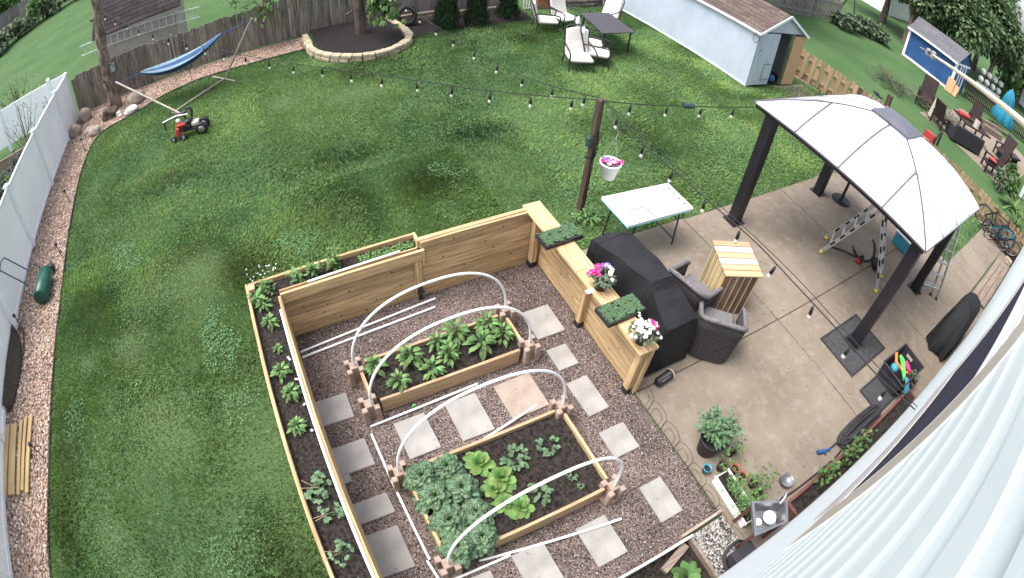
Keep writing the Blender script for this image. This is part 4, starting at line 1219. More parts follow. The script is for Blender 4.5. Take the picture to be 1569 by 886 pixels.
def petunias(label, loc, kinds, seed, s=1.0, fs_=.85):
    t = thing('flower_pot', label, 'flower pot', loc, group='potted petunias on the bar counter')
    MB().lathe([(0.0, 0.001), (0.066, 0.001), (0.085, 0.14), (0.093, 0.14), (0.093, 0.165), (0.084, 0.165), (0.082, 0.14), (0.0, 0.14)], n=24).build('pot', 'potblack', t, world=False)
    lf = MB(); rr = random.Random(seed)
    for i in range(170):
        a = rr.uniform(0, 2 * PI); d = rr.random() ** .5 * 0.13 * s; z = .16 + .12 * math.cos(min(1.5, d / .1)) * rr.random()
        lf.leaf((math.cos(a) * d, math.sin(a) * d, z), (math.cos(a), math.sin(a), rr.uniform(-.4, .6)), (0, 0, 1), .05, .025, .3, .15)
    lf.build('foliage', 'leaf_grey', t, world=False)
    for mname, n, (ax, ay), sp in kinds:
        fl = MB()
        for i in range(n):
            x = ax + rr.gauss(0, sp); y = ay + rr.gauss(0, sp); z = .21 + .10 * max(0, 1 - (x * x + y * y) / .03) + rr.uniform(-.015, .03)
            tilt = Vector((x * 3 + rr.uniform(-.3, .3), y * 3 - .4 + rr.uniform(-.3, .3), 1)).normalized()
            q = tilt.to_track_quat('Z', 'Y').to_matrix(); r = rr.uniform(.026, .036) * fs_; vs = [Vector((x, y, z)) - tilt * .012]; m_ = 15
            for k in range(m_):
                rad = r * (1 + .16 * math.cos(5 * 2 * PI * k / m_))
                vs.append(Vector((x, y, z)) + q @ Vector((rad * math.cos(2 * PI * k / m_), rad * math.sin(2 * PI * k / m_), rr.uniform(-.004, .004))))
            fl.add(vs, [(0, 1 + k, 1 + (k + 1) % m_) for k in range(m_)], True)
        fl.build('blossom', mname, t, world=False)
    return t


pt = petunias('dark pot of pink, white and purple petunias in the middle of the bar counter', (3.22, 3.27, 0.983), [('petal_pink', 13, (-.07, .05), .035), ('petal_purple', 10, (.09, .03), .04), ('petal_white', 9, (.05, -.07), .035), ('petal_white', 5, (.1, .08), .03)], 3)
pt = petunias('dark pot of mostly white petunias with a pink patch at the counter\'s near end', (3.205, 2.415, 0.983), [('petal_white', 52, (-.035, .0), .065), ('petal_pink', 13, (.085, -.01), .035)], 4, 1.15, .62)
MB().box((-0.02, -0.094, 0.09), (0.055, 0.004, 0.035), rx=-.12).build('tag', 'white', pt, world=False)
single(MB().bb(3.03, 3.14, 3.24, 3.30, 0.983, 0.99).bb(3.05, 3.12, 3.25, 3.29, 0.9901, 0.993), 'white_card', 'white', 'small white card lying beside the middle flower pot', 'card')

# ================================================================== PATIO SIDE
# covered barbecue
def cover_loft(label, secs, name='covered_grill', seed=0, seams=(2.0, 5.0)):
    """draped cloth hull; secs: (y, base x0, base x1, top x0, top x1, top z), interpolated, folds deepening towards the hem"""
    loc = (sum(s[1] + s[2] for s in secs) / (2 * len(secs)), sum(s[0] for s in secs) / len(secs), 0)
    t = thing(name, label, 'grill cover', loc)
    mb = MB(); rr = random.Random(seed); K = 7; rows = []
    ph = [rr.uniform(0, 6) for _ in range(6)]
    for si in range(len(secs) - 1):
        for k in range(K if si < len(secs) - 2 else K + 1):
            u = k / K; y, b0, b1, t0, t1, zt = [a + (b - a) * u for a, b in zip(secs[si], secs[si + 1])]
            row = []
            def fold(h, s_): return (1 - h) ** 1.3 * (.040 * math.sin(y * 17 + ph[0] + s_ + 2 * h) + .020 * math.sin(y * 37 + ph[1] + s_ * 2)) + .012 * math.sin(y * 13 + h * 9 + ph[2])
            for h in (0.0, .14, .3, .48, .66, .84, 1.0): row.append((b0 + (t0 - b0) * h ** 1.5 - fold(h, 0), y, .07 + (zt - .07) * h))
            for q in (.25, .5, .75): row.append((t0 + (t1 - t0) * q, y, zt + .015 * math.sin(PI * q) + .014 * math.sin(y * 11 + q * 5 + ph[3])))
            for h in (1.0, .84, .66, .48, .3, .14, 0.0): row.append((b1 + (t1 - b1) * h ** 1.5 + fold(h, 2.1), y, .07 + (zt - .07) * h))
            rows.append([(p[0] + rr.uniform(-.003, .003), p[1] + rr.uniform(-.004, .004), p[2] + rr.uniform(-.003, .003)) for p in row])
    n = len(rows[0]); vs = [p for r in rows for p in r]
    mb.add(vs, [(i * n + j, i * n + j + 1, (i + 1) * n + j + 1, (i + 1) * n + j) for i in range(len(rows) - 1) for j in range(n - 1)], True)
    for r, o in ((0, False), (len(rows) - 1, True)):
        f = tuple(range(r * n, r * n + n)); mb.f.append(f if o else tuple(reversed(f))); mb.sm.append(False); mb.mi.append(0)
    mb.cur = 1
    for k in seams:
        mb.tube([Vector(p) + Vector((0, 0, .003)) for p in rows[int(k * K)][3:-3]], 0.005, 5)
    o = mb.build('cover', ['cover', 'black'], t)
    es = o.modifiers.new('edges', 'EDGE_SPLIT'); es.split_angle = R(42)
    for dx in (-.2, .2): MB().bb(loc[0] + dx - .03, loc[0] + dx + .03, loc[1] - .03, loc[1] + .03, .02, .4).build('leg', 'black', t)
    return t


cover_loft('large black fabric cover over a grill behind the bar counter', [(4.0, 3.5, 4.05, 3.55, 4.0, .25), (3.95, 3.48, 4.08, 3.52, 4.04, 1.05), (3.89, 3.48, 4.10, 3.52, 4.05, 1.10), (3.45, 3.47, 4.13, 3.63, 4.08, 1.12), (2.99, 3.46, 4.17, 3.76, 4.10, 1.11),
    (2.91, 3.48, 4.19, 3.76, 4.13, 1.02), (2.70, 3.50, 4.23, 3.72, 4.17, .92), (2.54, 3.55, 4.27, 3.68, 4.20, .87), (2.47, 3.57, 4.29, 3.69, 4.21, .84), (2.41, 3.60, 4.29, 3.66, 4.24, .10)], seed=2, seams=(2.2, 4.0, 5.1))
cover_loft('black covered grill by the house wall beyond the toy crate', [(-0.14, 9.1, 10.2, 9.2, 10.1, .3), (-0.10, 8.95, 10.35, 9.1, 10.2, .80), (0.00, 8.9, 10.4, 9.35, 10.1, .98), (0.16, 8.9, 10.4, 9.4, 10.05, 1.05), (0.30, 8.92, 10.38, 9.35, 10.1, .98), (0.38, 8.95, 10.35, 9.1, 10.2, .70), (0.46, 9.0, 10.25, 9.1, 10.15, .12)], seed=5, seams=(3.0,))

# wicker tub chairs
def tub_chair(label, loc, rz, group):
    t = thing('wicker_chair', label, 'wicker chair', loc, rz, group=group)
    MB().prism([(-.26, -.27), (.30, -.25), (.30, .25), (-.26, .27)], 0.05, 0.36).build('seat', 'wicker', t, world=False, bevel=0.015)
    MB().prism([(-.22, -.24), (.29, -.23), (.29, .23), (-.22, .24)], 0.362, 0.45).build('cushion', 'cushion_grey', t, world=False, bevel=0.03)
    rim = []; vs = []; n = 30
    for i in range(n + 1):
        a = R(-112) + R(224) * i / n
        ca, sa = math.cos(a), math.sin(a)
        x = -math.copysign(abs(ca) ** .40, ca) * .35 + .02; y = math.copysign(abs(sa) ** .45, sa) * .325
        k = max(0, math.cos(a * .75)); zt = .56 + .27 * k ** 1.1; fl = 1 + .10 * k
        for z in (0.03, .2, .4, .6):
            q = min(1, z / zt); vs.append((x * (.90 + .10 * q * fl), y * (.92 + .08 * q), z * zt / .83 if z else z))
        vs.append((x * fl, y, zt)); vs.append((x * fl * .88, y * .90, zt)); vs.append((x * .84, y * .86, .38))
        rim.append((x * fl * .96, y * .96, zt + .008))
    m_ = 7
    wl = MB().add(vs, [(i * m_ + j, (i + 1) * m_ + j, (i + 1) * m_ + j + 1, i * m_ + j + 1) for i in range(n) for j in range(m_ - 1)], True)
    wl.build('backrest', 'wicker', t, world=False)
    MB().tube(rim, 0.034, 8).build('rim', 'wicker_rim', t, world=False)
    for x, y in ((-.2, -.2), (.25, -.2), (.25, .2), (-.2, .2)):
        MB().bb(x - .02, x + .02, y - .02, y + .02, 0, .05).build('leg', 'black', t, world=False)
    return t


c1 = tub_chair('grey wicker tub chair with its woven back showing in full, beside the covered grill', (4.72, 2.45, 0.02), R(45), 'wicker tub chairs on the patio')
dup(c1, (4.76, 3.08, 0.02), R(12), 'grey wicker tub chair mostly hidden between covered grill and slatted box')

# slatted storage box
t = thing('slatted_box', 'wooden box clad in mixed pallet slats beside the wicker chairs', 'storage box', (5.48, 3.04, 0.02), R(-24))
bx, by, bh = 0.275, 0.29, 0.80
MB().bb(-bx + .012, bx - .012, -by + .012, by - .012, 0.02, bh - .005).build('core', 'tan_plank', t, world=False)
M['slat_mix'] = wood('slat_mix', (0.13, 0.07, 0.045), 'Z', 0.35, 0.25, (0.20, 0.115, 0.07))
M['slat_yellow'] = wood('slat_yellow', (0.42, 0.31, 0.15), 'Z', 0.25, 0.25)
M['slat_pale'] = wood('slat_pale', (0.55, 0.50, 0.40), 'Z', 0.1, 0.2)
M['slat_lid'] = wood('slat_lid', (0.40, 0.275, 0.165), 'X', 0.3, 0.2)
f = MB(); fp = MB(); l_ = MB(); l2 = MB()
for k in range(5):
    x0 = -bx + k * 2 * bx / 5
    f.bb(x0 + .004, x0 + .084, -by - .006, -by + .011, 0.0, bh)
    fp.bb(x0 + .086, x0 + .107, -by - .002, -by + .010, 0.0, bh)
    y0 = -by + k * 2 * by / 5
    l_.bb(-bx - .006, -bx + .011, y0 + .008, y0 + .088, 0.0, bh)
    l2.bb(bx - .011, bx + .006, y0 + .008, y0 + .088, 0.0, bh)
    fp.bb(-bx - .002, -bx + .010, y0 + .090, y0 + .114, 0.0, bh)
f.build('front_slat', 'slat_mix', t, world=False, bevel=.002); l_.build('side_slat', 'slat_yellow', t, world=False, bevel=.002); l2.build('side_slat', 'slat_yellow', t, world=False, bevel=.002); fp.build('gap_strip', 'slat_pale', t, world=False)
ld = MB(); lp = MB()
for k in range(6):
    y0 = -.335 + k * .112
    (lp if k in (2, 4) else ld).bb(-.305, .305, y0, y0 + .105, bh + .004 + .006 * k, bh + .026 + .006 * k)
ld.build('lid_board', 'slat_lid', t, world=False, bevel=.002)
M['slat_lidpale'] = wood('slat_lidpale', (0.62, 0.53, 0.45), 'X', 0.1, 0.15)
lp.build('pale_lid_board', 'slat_lidpale', t, world=False, bevel=.002)
t = single(MB().box((0, 0, .05), (.085, .065, .10)).box((0, 0, .112), (.095, .075, .022)), 'blue_tub', 'blue', 'small bright blue tub on the patio behind the slatted box', 'tub', loc=(0, 0, 0), bevel=.008)
t.location = (5.25, 3.42, 0.02)

# lantern lying on the slab
t = thing('lantern', 'black cylindrical lantern lying on the patio beside the counter\'s end', 'lantern', (3.78, 2.27, 0.02), R(8))
rm = Euler((0, PI / 2, 0)).to_matrix()
MB().lathe([(0, -.14), (.05, -.14), (.062, -.12), (.062, .08), (.066, .085), (.066, .10), (.05, .13), (0, .13)], (0, 0, .064), 20, m=rm).build('body', 'blackmetal', t, world=False)
MB().tube([Vector((.11 + .0 * a, .074 * math.cos(a), .064 + .074 * math.sin(a))) for a in [2 * PI * i / 20 for i in range(20)]], .009, 6, closed=True).build('ring', 'trim', t, world=False)
MB().box((-.03, -.035, .112), (.15, .03, .006)).build('window', 'steel', t, world=False)

# folding table
t = thing('folding_table', 'white folding table with turquoise edge standing on the lawn', 'folding table', (5.03, 4.57, 0), 0.0)
mb = MB()
L0 = [(4.40, 4.25), (5.67, 4.22), (5.68, 4.87), (4.40, 4.93)]
mb.prism([(4.405, 4.24), (5.665, 4.215), (5.675, 4.865), (4.415, 4.925)], .742, .780)
mb.cur = 1
for y in (4.34, 4.47, 4.60, 4.73): mb.bb(5.56, 5.63, y, y + .024, .7805, .782)
mb.bb(4.62, 4.92, 4.50, 4.518, .7805, .782); mb.bb(4.90, 4.918, 4.24, 4.47, .7805, .782)
mb.build('tabletop', ['white', 'matgrey'], t)
mb = MB(); mb.prism([(4.40, 4.235), (5.67, 4.21), (5.68, 4.87), (4.41, 4.93)], .728, .741)
mb.build('edge_band', 'tealedge', t, bevel=.006)
mb = MB()
for x, y, tx in ((4.55, 4.30, 4.62), (4.55, 4.86, 4.62), (5.52, 4.28, 5.46), (5.53, 4.82, 5.46)):
    p = MB().tube([(x, y, 0.0), (x, y, .05), (tx, y, .735)], .013, 8).build('leg', 'blackmetal', t)
for x in (4.56, 5.515): MB().tube([(x, 4.29, .14), (x, 4.84, .14)], .011, 6).build('brace', 'blackmetal', t)
mb = MB().tube([(5.50, 4.24, .70), (5.45, 4.20, .66), (5.35, 4.20, .66), (5.30, 4.24, .70)], .012, 6)
mb.build('handle', 'blackmetal', t)

# post with plug boxes
t = thing('wooden_post', 'dark weathered wooden post carrying the string lights', 'post', (4.50, 5.46, 0), 0.2)
MB().box((0, 0, 1.06), (.095, .095, 2.12), taper=.97).build('post', 'postwood', t, world=False, bevel=.006)
bx_ = MB().box((-.10, -.01, 1.44), (.085, .09, .17)).box((-.10, -.01, 1.535), (.05, .06, .03)).build('outlet_box', 'greenpole', t, world=False, bevel=.02)
MB().tube(smooth_path([(-.07, -.03, 1.5), (.0, -.06, 1.62), (.05, -.055, 1.35), (.02, -.06, 1.15), (-.04, -.06, 1.12), (-.03, -.06, 1.3), (.04, -.06, 1.42), (.12, -.03, 1.45), (.15, 0, 1.5), (.1, .02, 1.53), (.05, -.05, 1.5)], 5), .0075, 6).build('cord', 'wire', t, world=False)
MB().tube(smooth_path([(-.17, -.03, 1.2), (-.1, -.05, 1.17), (0, -.055, 1.19), (.05, -.05, 1.16)], 4), .013, 6).build('plug', 'black', t, world=False)
# weed at its foot
t = thing('weed_clump', 'green weeds growing round the foot of the wooden post', 'weeds', (4.56, 5.30, 0)); mb = MB(); rr = random.Random(2)
for i in range(170):
    a = rr.uniform(0, 2 * PI); d = rr.random() ** .6 * .30; b = rr.uniform(0, 2 * PI)
    mb.leaf((math.cos(a) * d, math.sin(a) * d * .7, rr.uniform(.02, .22) * (1 - d)), (math.cos(b), math.sin(b), rr.uniform(0, .9)), (0, 0, 1), rr.uniform(.05, .12), .028, .5, .15)
mb.build('foliage', 'leaf_pepper', t, world=False)

# hanging basket
t = thing('hanging_basket', 'white hanging basket of pink petunias below the string lights', 'hanging basket', (4.62, 5.12, 0.96))
t.scale = (1.22, 1.22, 1.12)
MB().lathe([(0, 0), (.085, 0), (.128, .22), (.136, .22), (.136, .245), (.122, .245), (.118, .2), (0, .19)], n=26).build('basket', 'white', t, world=False)
mb = MB()
for k in range(3):
    a = 2 * PI * k / 3 + .5; mb.tube([(.128 * math.cos(a), .128 * math.sin(a), .24), (0, 0, .62)], .004, 5)
mb.tube(smooth_path([(0, 0, .60), (.012, 0, .66), (.03, 0, .69), (.01, .0, .72), (-.16, .05, 1.02)], 4), .006, 6)
mb.build('hanger', 'wire_pale', t, world=False)
lf = MB(); rr = random.Random(8)
for i in range(70):
    a = rr.uniform(0, 2 * PI); d = rr.random() ** .5 * .10
    lf.leaf((math.cos(a) * d, math.sin(a) * d, .20 + rr.uniform(0, .03)), (math.cos(a), math.sin(a), .3), (0, 0, 1), .045, .025, .3, .15)
lf.build('foliage', 'leaf_grey', t, world=False)
for mname, n, ax, ay, sp in (('petal_pink', 12, .05, -.02, .035), ('petal_pink', 5, -.07, .03, .02), ('petal_purple', 6, -.03, .04, .025), ('petal_white', 5, -.03, -.03, .02)):
    fl = MB()
    for i in range(n):
        x, y = ax + rr.gauss(0, sp), ay + rr.gauss(0, sp); z = .235 + rr.uniform(0, .035); vs = [(x, y, z - .012)]; r = .028
        for k in range(15): vs.append((x + r * (1 + .15 * math.cos(2 * PI * k / 3)) * math.cos(2 * PI * k / 15), y + r * math.sin(2 * PI * k / 15), z + rr.uniform(-.004, .004)))
        fl.add(vs, [(0, 1 + k, 1 + (k + 1) % 15) for k in range(15)], True)
    fl.build('blossom', mname, t, world=False)

# ================================================================== GAZEBO
GXa, GXb, GYa, GYb, EZ = 6.97, 10.40, 1.10, 4.70, 2.27
gz = thing('gazebo', 'black-posted gazebo with arched white panel roof over the patio', 'gazebo', (8.68, 2.9, 0.02))
for x, y in ((7.10, 4.34), (7.20, 1.28), (10.0, 4.36), (10.03, 1.36)):
    p = MB().bb(x - .095, x + .095, y - .095, y + .095, .03, 2.20).build('post', 'gazebo', gz, bevel=.006)
    MB().bb(x - .16, x + .16, y - .15, y + .15, .0205, .034).build('base_plate', 'gazebo', p)
mb = MB()
mb.bb(GXa + .03, GXb - .03, GYa + .03, GYa + .09, 2.18, 2.252); mb.bb(GXa + .03, GXb - .03, GYb - .09, GYb - .03, 2.18, 2.252)
mb.bb(GXa + .03, GXa + .09, GYa + .0901, GYb - .0901, 2.18, 2.252); mb.bb(GXb - .09, GXb - .03, GYa + .0901, GYb - .0901, 2.18, 2.252)
mb.build('beam', 'gazebo', gz, bevel=.005)
gcx, gcy, ghx, ghy = (GXa + GXb) / 2, (GYa + GYb) / 2, (GXb - GXa) / 2, (GYb - GYa) / 2


def rz_(x, y):
    s = min(1 - abs(x - gcx) / ghx, 1 - abs(y - gcy) / ghy)
    return EZ + 0.70 * (1 - (1 - max(0, s)) ** 1.75)


def strip(p0, p1, lift, wdt, thk, n=14):
    p0, p1 = Vector(p0), Vector(p1); d = (p1 - p0).normalized(); s = Vector((-d.y, d.x)) * wdt / 2
    vs = []
    for i in range(n + 1):
        p = p0.lerp(p1, i / n); z = rz_(p.x, p.y) + lift
        vs += [(p.x - s.x, p.y - s.y, z - thk), (p.x - s.x, p.y - s.y, z), (p.x + s.x, p.y + s.y, z), (p.x + s.x, p.y + s.y, z - thk)]
    fs = []
    for i in range(n):
        a = i * 4
        fs += [(a + j, a + (j + 1) % 4, a + 4 + (j + 1) % 4, a + 4 + j) for j in range(4)]
    fs += [(3, 2, 1, 0), (n * 4, n * 4 + 1, n * 4 + 2, n * 4 + 3)]
    return MB().add(vs, fs, False)


for axis, sg in (('x', -1), ('x', 1), ('y', -1), ('y', 1)):     # four faces, four panels each
    for k in range(4):
        mb = MB(); n, m_ = 10, 12; vs = []
        for i in range(n + 1):
            q = -1 + 2 * (k + i / n) / 4
            for j in range(m_ + 1):
                s = j / m_ * (1 - abs(q))           # from the eave up to the hip line
                if axis == 'x': x, y = gcx + sg * ghx * (1 - s), gcy + q * ghy
                else: x, y = gcx + q * ghx, gcy + sg * ghy * (1 - s)
                vs.append((x, y, rz_(x, y)))
        fs = [(i * (m_ + 1) + j, i * (m_ + 1) + j + 1, (i + 1) * (m_ + 1) + j + 1, (i + 1) * (m_ + 1) + j) for i in range(n) for j in range(m_)]
        mb.add(vs, fs, True); o = mb.build('roof_panel', 'polycarb', gz)
        so = o.modifiers.new('thickness', 'SOLIDIFY'); so.thickness = 0.008; so.offset = -1
    for q in (-.5, 0, .5):
        e = 1 - abs(q) if q else .8
        if axis == 'x': a, b = (gcx + sg * ghx, gcy + q * ghy), (gcx + sg * ghx * (1 - e), gcy + q * ghy)
        else: a, b = (gcx + q * ghx, gcy + sg * ghy), (gcx + q * ghx, gcy + sg * ghy * (1 - e))
        strip(a, b, .012, .035 if axis == 'x' else .022, .018).build('rib', 'gazebo_rib', gz)
for sx in (-1, 1):
    for sy in (-1, 1):
        strip((gcx + sx * ghx, gcy + sy * ghy), (gcx + sx * ghx * .2, gcy + sy * ghy * .2), .014, .030, .02).build('hip_rib', 'gazebo_rib', gz)
mb = MB()
for a, b, c, d in ((GXa - .012, GXb + .012, GYa - .012, GYa + .02), (GXa - .012, GXb + .012, GYb - .02, GYb + .012), (GXa - .012, GXa + .02, GYa + .0201, GYb - .0201), (GXb - .02, GXb + .012, GYa + .0201, GYb - .0201)):
    mb.bb(a, b, c, d, EZ - .018, EZ + .005)
mb.build('eave_trim', 'gazebo_rib', gz)
mb = MB(); n = 8; vs = []
for i in range(n + 1):
    for j in range(n + 1):
        u, v = -1 + 2 * i / n, -1 + 2 * j / n; s = 1 - max(abs(u), abs(v))
        vs.append((gcx + u * .37, gcy + v * .40, EZ + .70 + .0 + .11 * (1 - (1 - s) ** 1.7)))
fs = [(i * (n + 1) + j, (i + 1) * (n + 1) + j, (i + 1) * (n + 1) + j + 1, i * (n + 1) + j + 1) for i in range(n) for j in range(n)]
mb.add(vs, fs, False); mb.bb(gcx - .37, gcx + .37, gcy - .40, gcy + .40, EZ + .665, EZ + .699)
mb.build('roof_cap', 'gazebo_cap', gz)

# ================================================================== STRING LIGHTS
def string_light(label, pts, nbulb, wire2=None, start=0.04, end=0.97, drop=0.10):
    P = smooth_path(pts, 6); c = sum(P, Vector()) / len(P)
    t = thing('string_light', label, 'string light', tuple(P[0]), group='string lights across the yard')
    mb = MB().tube(P, 0.0075, 6)
    if wire2: mb.tube(smooth_path(wire2, 4), 0.005, 5)
    mb.build('cable', 'wire', t)
    rr = random.Random(len(pts))
    for i in range(nbulb):
        p = interp(P, start + (end - start) * i / max(1, nbulb - 1))
        l = Vector((rr.uniform(-.12, .12), rr.uniform(-.12, .12), -1)).normalized()
        m = l.to_track_quat('Z', 'Y').to_matrix()
        so = MB().tube([p, p + l * drop * .6], .004, 5).lathe([(0, drop * .5), (.017, drop * .5), (.021, drop), (.021, drop + .045), (0, drop + .045)], p, 10, m=m).build('socket', 'black', t)
        MB().lathe([(.013, drop + .045), (.016, drop + .056), (.025, drop + .078), (.025, drop + .09), (.015, drop + .11), (0, drop + .115)], p, 12, m=m).build('bulb', 'bulbglass', so)
    return t


s1 = string_light('long string of bulbs from the bare trunk across the lawn to the wooden post',
                  [(-3.95, 14.6, 3.2), (-2.64, 13.0, 2.62), (-1.61, 11.9, 2.27), (-0.54, 10.77, 1.98), (0.7, 9.46, 1.80), (1.95, 8.13, 1.78), (2.85, 7.17, 1.81), (3.31, 6.68, 1.85), (4.04, 5.91, 1.99), (4.47, 5.46, 2.12)], 20)
string_light('string of bulbs from the ringed tree by the tire to the wooden post',
             [(3.35, 14.45, 2.0), (3.72, 11.84, 1.72), (3.84, 10.84, 1.63), (3.93, 10.16, 1.59), (4.14, 8.42, 1.61), (4.27, 7.28, 1.68), (4.41, 6.17, 1.92), (4.49, 5.50, 2.13)], 12)
t = string_light('short string of bulbs from the wooden post to the gazebo corner', [(4.53, 5.44, 2.10), (5.11, 5.29, 2.05), (5.83, 5.09, 2.05), (6.5, 4.9, 2.08), (7.05, 4.72, 2.14)], 4, start=.17, end=.86)
MB().tube([(5.80, 5.10, 2.06), (5.98, 5.05, 2.06)], .045, 10).build('plug_box', 'greenpole', t)
string_light('string of bulbs from the wooden post over the patio to the house', [(4.50, 5.42, 2.14), (4.45, 4.94, 2.11), (4.45, 4.34, 2.03), (4.45, 3.65, 2.04), (4.45, 3.0, 2.06), (4.45, 2.34, 2.10), (4.45, 1.72, 2.09), (4.45, 1.07, 2.10), (4.45, 0.39, 2.12), (4.45, -0.2, 2.24)], 9,
             wire2=[(4.50, 5.42, 2.15), (4.49, 3.6, 2.08), (4.50, 2.0, 2.12), (4.49, 0.6, 2.15), (4.48, -0.2, 2.26)], start=.075, end=.93)

# ================================================================== PATIO THINGS RIGHT
def ladder_section(mb, a0, a1, b0, b1, n, rr=.018, rung='bar', wdt=.05):
    """rails a0-a1 and b0-b1 with n rungs"""
    a0, a1, b0, b1 = map(Vector, (a0, a1, b0, b1))
    mb.bar(a0, a1, wdt, .025, up=(b0 - a0).cross(a1 - a0)); mb.bar(b0, b1, wdt, .025, up=(b0 - a0).cross(a1 - a0))
    for i in range(n):
        t = (i + .7) / (n + .2)
        mb.tube([a0.lerp(a1, t), b0.lerp(b1, t)], rr, 6)


t = thing('step_ladder', 'aluminium multi-position ladder with yellow feet under the gazebo', 'ladder', (8.8, 2.5, 0.02))
A, B = Vector((8.55, 2.42, 1.52)), Vector((9.05, 2.62, 1.52))
F = [Vector((8.32, 3.02, .06)), Vector((8.81, 3.24, .06)), Vector((8.78, 1.79, .06)), Vector((9.30, 1.97, .06))]
mb = MB(); ladder_section(mb, F[0], A, F[1], B, 5, .02, wdt=.07); ladder_section(mb, F[2], A, F[3], B, 5, .02, wdt=.07)
mb.build('frame', 'alu', t)
mb = MB()
for f_, a in ((F[0], A), (F[2], A), (F[1], B), (F[3], B)):
    for k in range(5):
        p = f_.lerp(a, .15 + .16 * k); q = f_.lerp(a, .15 + .16 * k + .075); o = Vector((-.018, .0, .012))
        MB().bar(p + o, q + o, .034, .02, up=(B - A).cross(a - f_)).build('rail_inlay', 'black', t)
MB().bar(A + Vector((.1, -.12, -.16)), B + Vector((.02, -.12, -.16)), .13, .03).build('top_step', 'black', t)
for f_ in F: MB().box((f_.x, f_.y, .05), (.075, .075, .06)).build('foot', 'yellow', t, bevel=.012)

t = thing('extension_ladder', 'aluminium extension ladder leaning beside the right gazebo post', 'ladder', (10.2, 1.0, 0.02))
mb = MB()
ladder_section(mb, (10.03, 1.20, .06), (10.05, 1.72, 2.05), (10.42, .86, .06), (10.46, 1.40, 2.05), 7, .02, wdt=.06)
ladder_section(mb, (10.13, 1.22, .06), (10.09, 1.66, 1.75), (10.36, 1.02, .06), (10.40, 1.44, 1.75), 6, .016, wdt=.05)
mb.build('rails', 'alu', t)
for x, y in ((10.03, 1.20), (10.42, .86), (10.13, 1.22), (10.36, 1.02)): MB().box((x, y, .05), (.05, .06, .06)).build('foot', 'rubber', t)

t = thing('leaf_blower', 'black and red leaf blower with strap loop on the patio under the ladder', 'leaf blower', (9.1, 2.4, 0.02))
MB().blob((9.32, 2.18, .14), (.11, .15, .13), .1, 3, 3).build('motor_housing', 'black', t)
MB().lathe([(0, 0), (.07, 0), (.075, .05), (.05, .075), (0, .08)], (9.03, 2.50, .06), 16, m=Euler((.7, -.5, 0)).to_matrix()).build('fuel_cap', 'red', t)
MB().tube(smooth_path([(8.98, 2.74, .24), (8.98, 2.58, .15), (9.06, 2.42, .12), (9.2, 2.33, .15), (9.33, 2.34, .24), (9.42, 2.46, .36), (9.43, 2.56, .42)], 5), [.018] * 3 + [.03] * 24 + [.018] * 4, 8).build('strap_loop', 'black', t)
MB().blob((9.08, 2.48, .10), (.10, .07, .08), .15, 2, 4).build('tank', 'black', t)
MB().tube(smooth_path([(9.0, 2.55, .1), (8.9, 2.8, .06), (8.8, 2.95, .035), (8.72, 3.0, .035)], 5), .018, 6).build('tube', 'black', t)
t = thing('cooler', 'blue cooler box half hidden under the gazebo roof', 'cooler', (10.9, 2.25, 0.02))
MB().box((10.9, 2.25, .17), (.36, .5, .3), taper=1.08).build('body', 'cyan', t, bevel=.02); MB().box((10.9, 2.25, .345), (.42, .56, .05)).build('lid', 'white', t, bevel=.015)
t = thing('round_table', 'dark round table mostly hidden beneath the gazebo roof edge', 'table', (10.45, 3.95, .02))
MB().lathe([(0, .66), (.40, .66), (.42, .68), (.41, .70), (0, .70)], n=32).build('tabletop', 'tabledark', t, world=False)
MB().tube([(0, 0, .03), (0, 0, .66)], .035, 8).lathe([(0, .0), (.24, .001), (.22, .03), (0, .04)], n=20).build('pedestal', 'black', t, world=False)

# mats, toy crate
def rubber_mat(label, x0, x1, y0, y1):
    t = thing('rubber_mat', label, 'mat', ((x0 + x1) / 2, (y0 + y1) / 2, .02))
    MB().bb(x0, x1, y0, y1, .0205, .030).build('base', 'matgrey', t, bevel=.003)
    mb = MB(); b = .035
    for a, c, d, e in ((x0, x1, y0, y0 + b), (x0, x1, y1 - b, y1), (x0, x0 + b, y0 + b + .0005, y1 - b - .0005), (x1 - b, x1, y0 + b + .0005, y1 - b - .0005)): mb.bb(a, c, d, e, .0302, .036)
    mb.build('edge', 'rubber', t)


rubber_mat('square dark rubber mat under the front right gazebo post', 6.60, 7.78, .84, 1.66)
rubber_mat('dark rubber mat partly under the toy crate', 6.54, 7.36, .09, .60)
t = thing('toy_crate', 'black open crate of garden toys beside the house wall', 'crate', (7.45, .36, .02), R(-3))
hx, hy, hh = .40, .255, .34
MB().bb(-hx + .03, hx - .03, -hy + .03, hy - .03, .02, .035).build('bottom', 'darkplastic', t, world=False)
mb = MB()
for (a, b) in (((-1, -1), (1, -1)), ((1, -1), (1, 1)), ((1, 1), (-1, 1)), ((-1, 1), (-1, -1))):
    k = .88
    vs = []
    for q in (1, .965):
        for (u, v, z, f_) in ((a[0], a[1], .02, k), (b[0], b[1], .02, k), (b[0], b[1], hh, 1), (a[0], a[1], hh, 1)):
            vs.append((u * hx * q * f_, v * hy * q * f_, z))
    mb.add(vs, [(0, 1, 2, 3), (7, 6, 5, 4), (3, 2, 6, 7)], False)
mb.build('wall', 'darkplastic', t, world=False)
mb = MB()
for a, b, c, d in ((-hx - .02, hx + .02, -hy - .02, -hy + .006), (-hx - .02, hx + .02, hy - .006, hy + .02), (-hx - .02, -hx + .006, -hy + .0061, hy - .0061), (hx - .006, hx + .02, -hy + .0061, hy - .0061)): mb.bb(a, b, c, d, hh, hh + .018)
mb.build('rim', 'darkplastic', t, world=False, bevel=.004)
MB().box((hx * .965 - .012, .05, .25), (.012, .15, .05), ry=.12).build('handle_hole', 'trim', t, world=False)
TO = (7.45, .36, .02)
def toy(mb, m, label, cat, name): o = single(mb, name, m, label, cat)
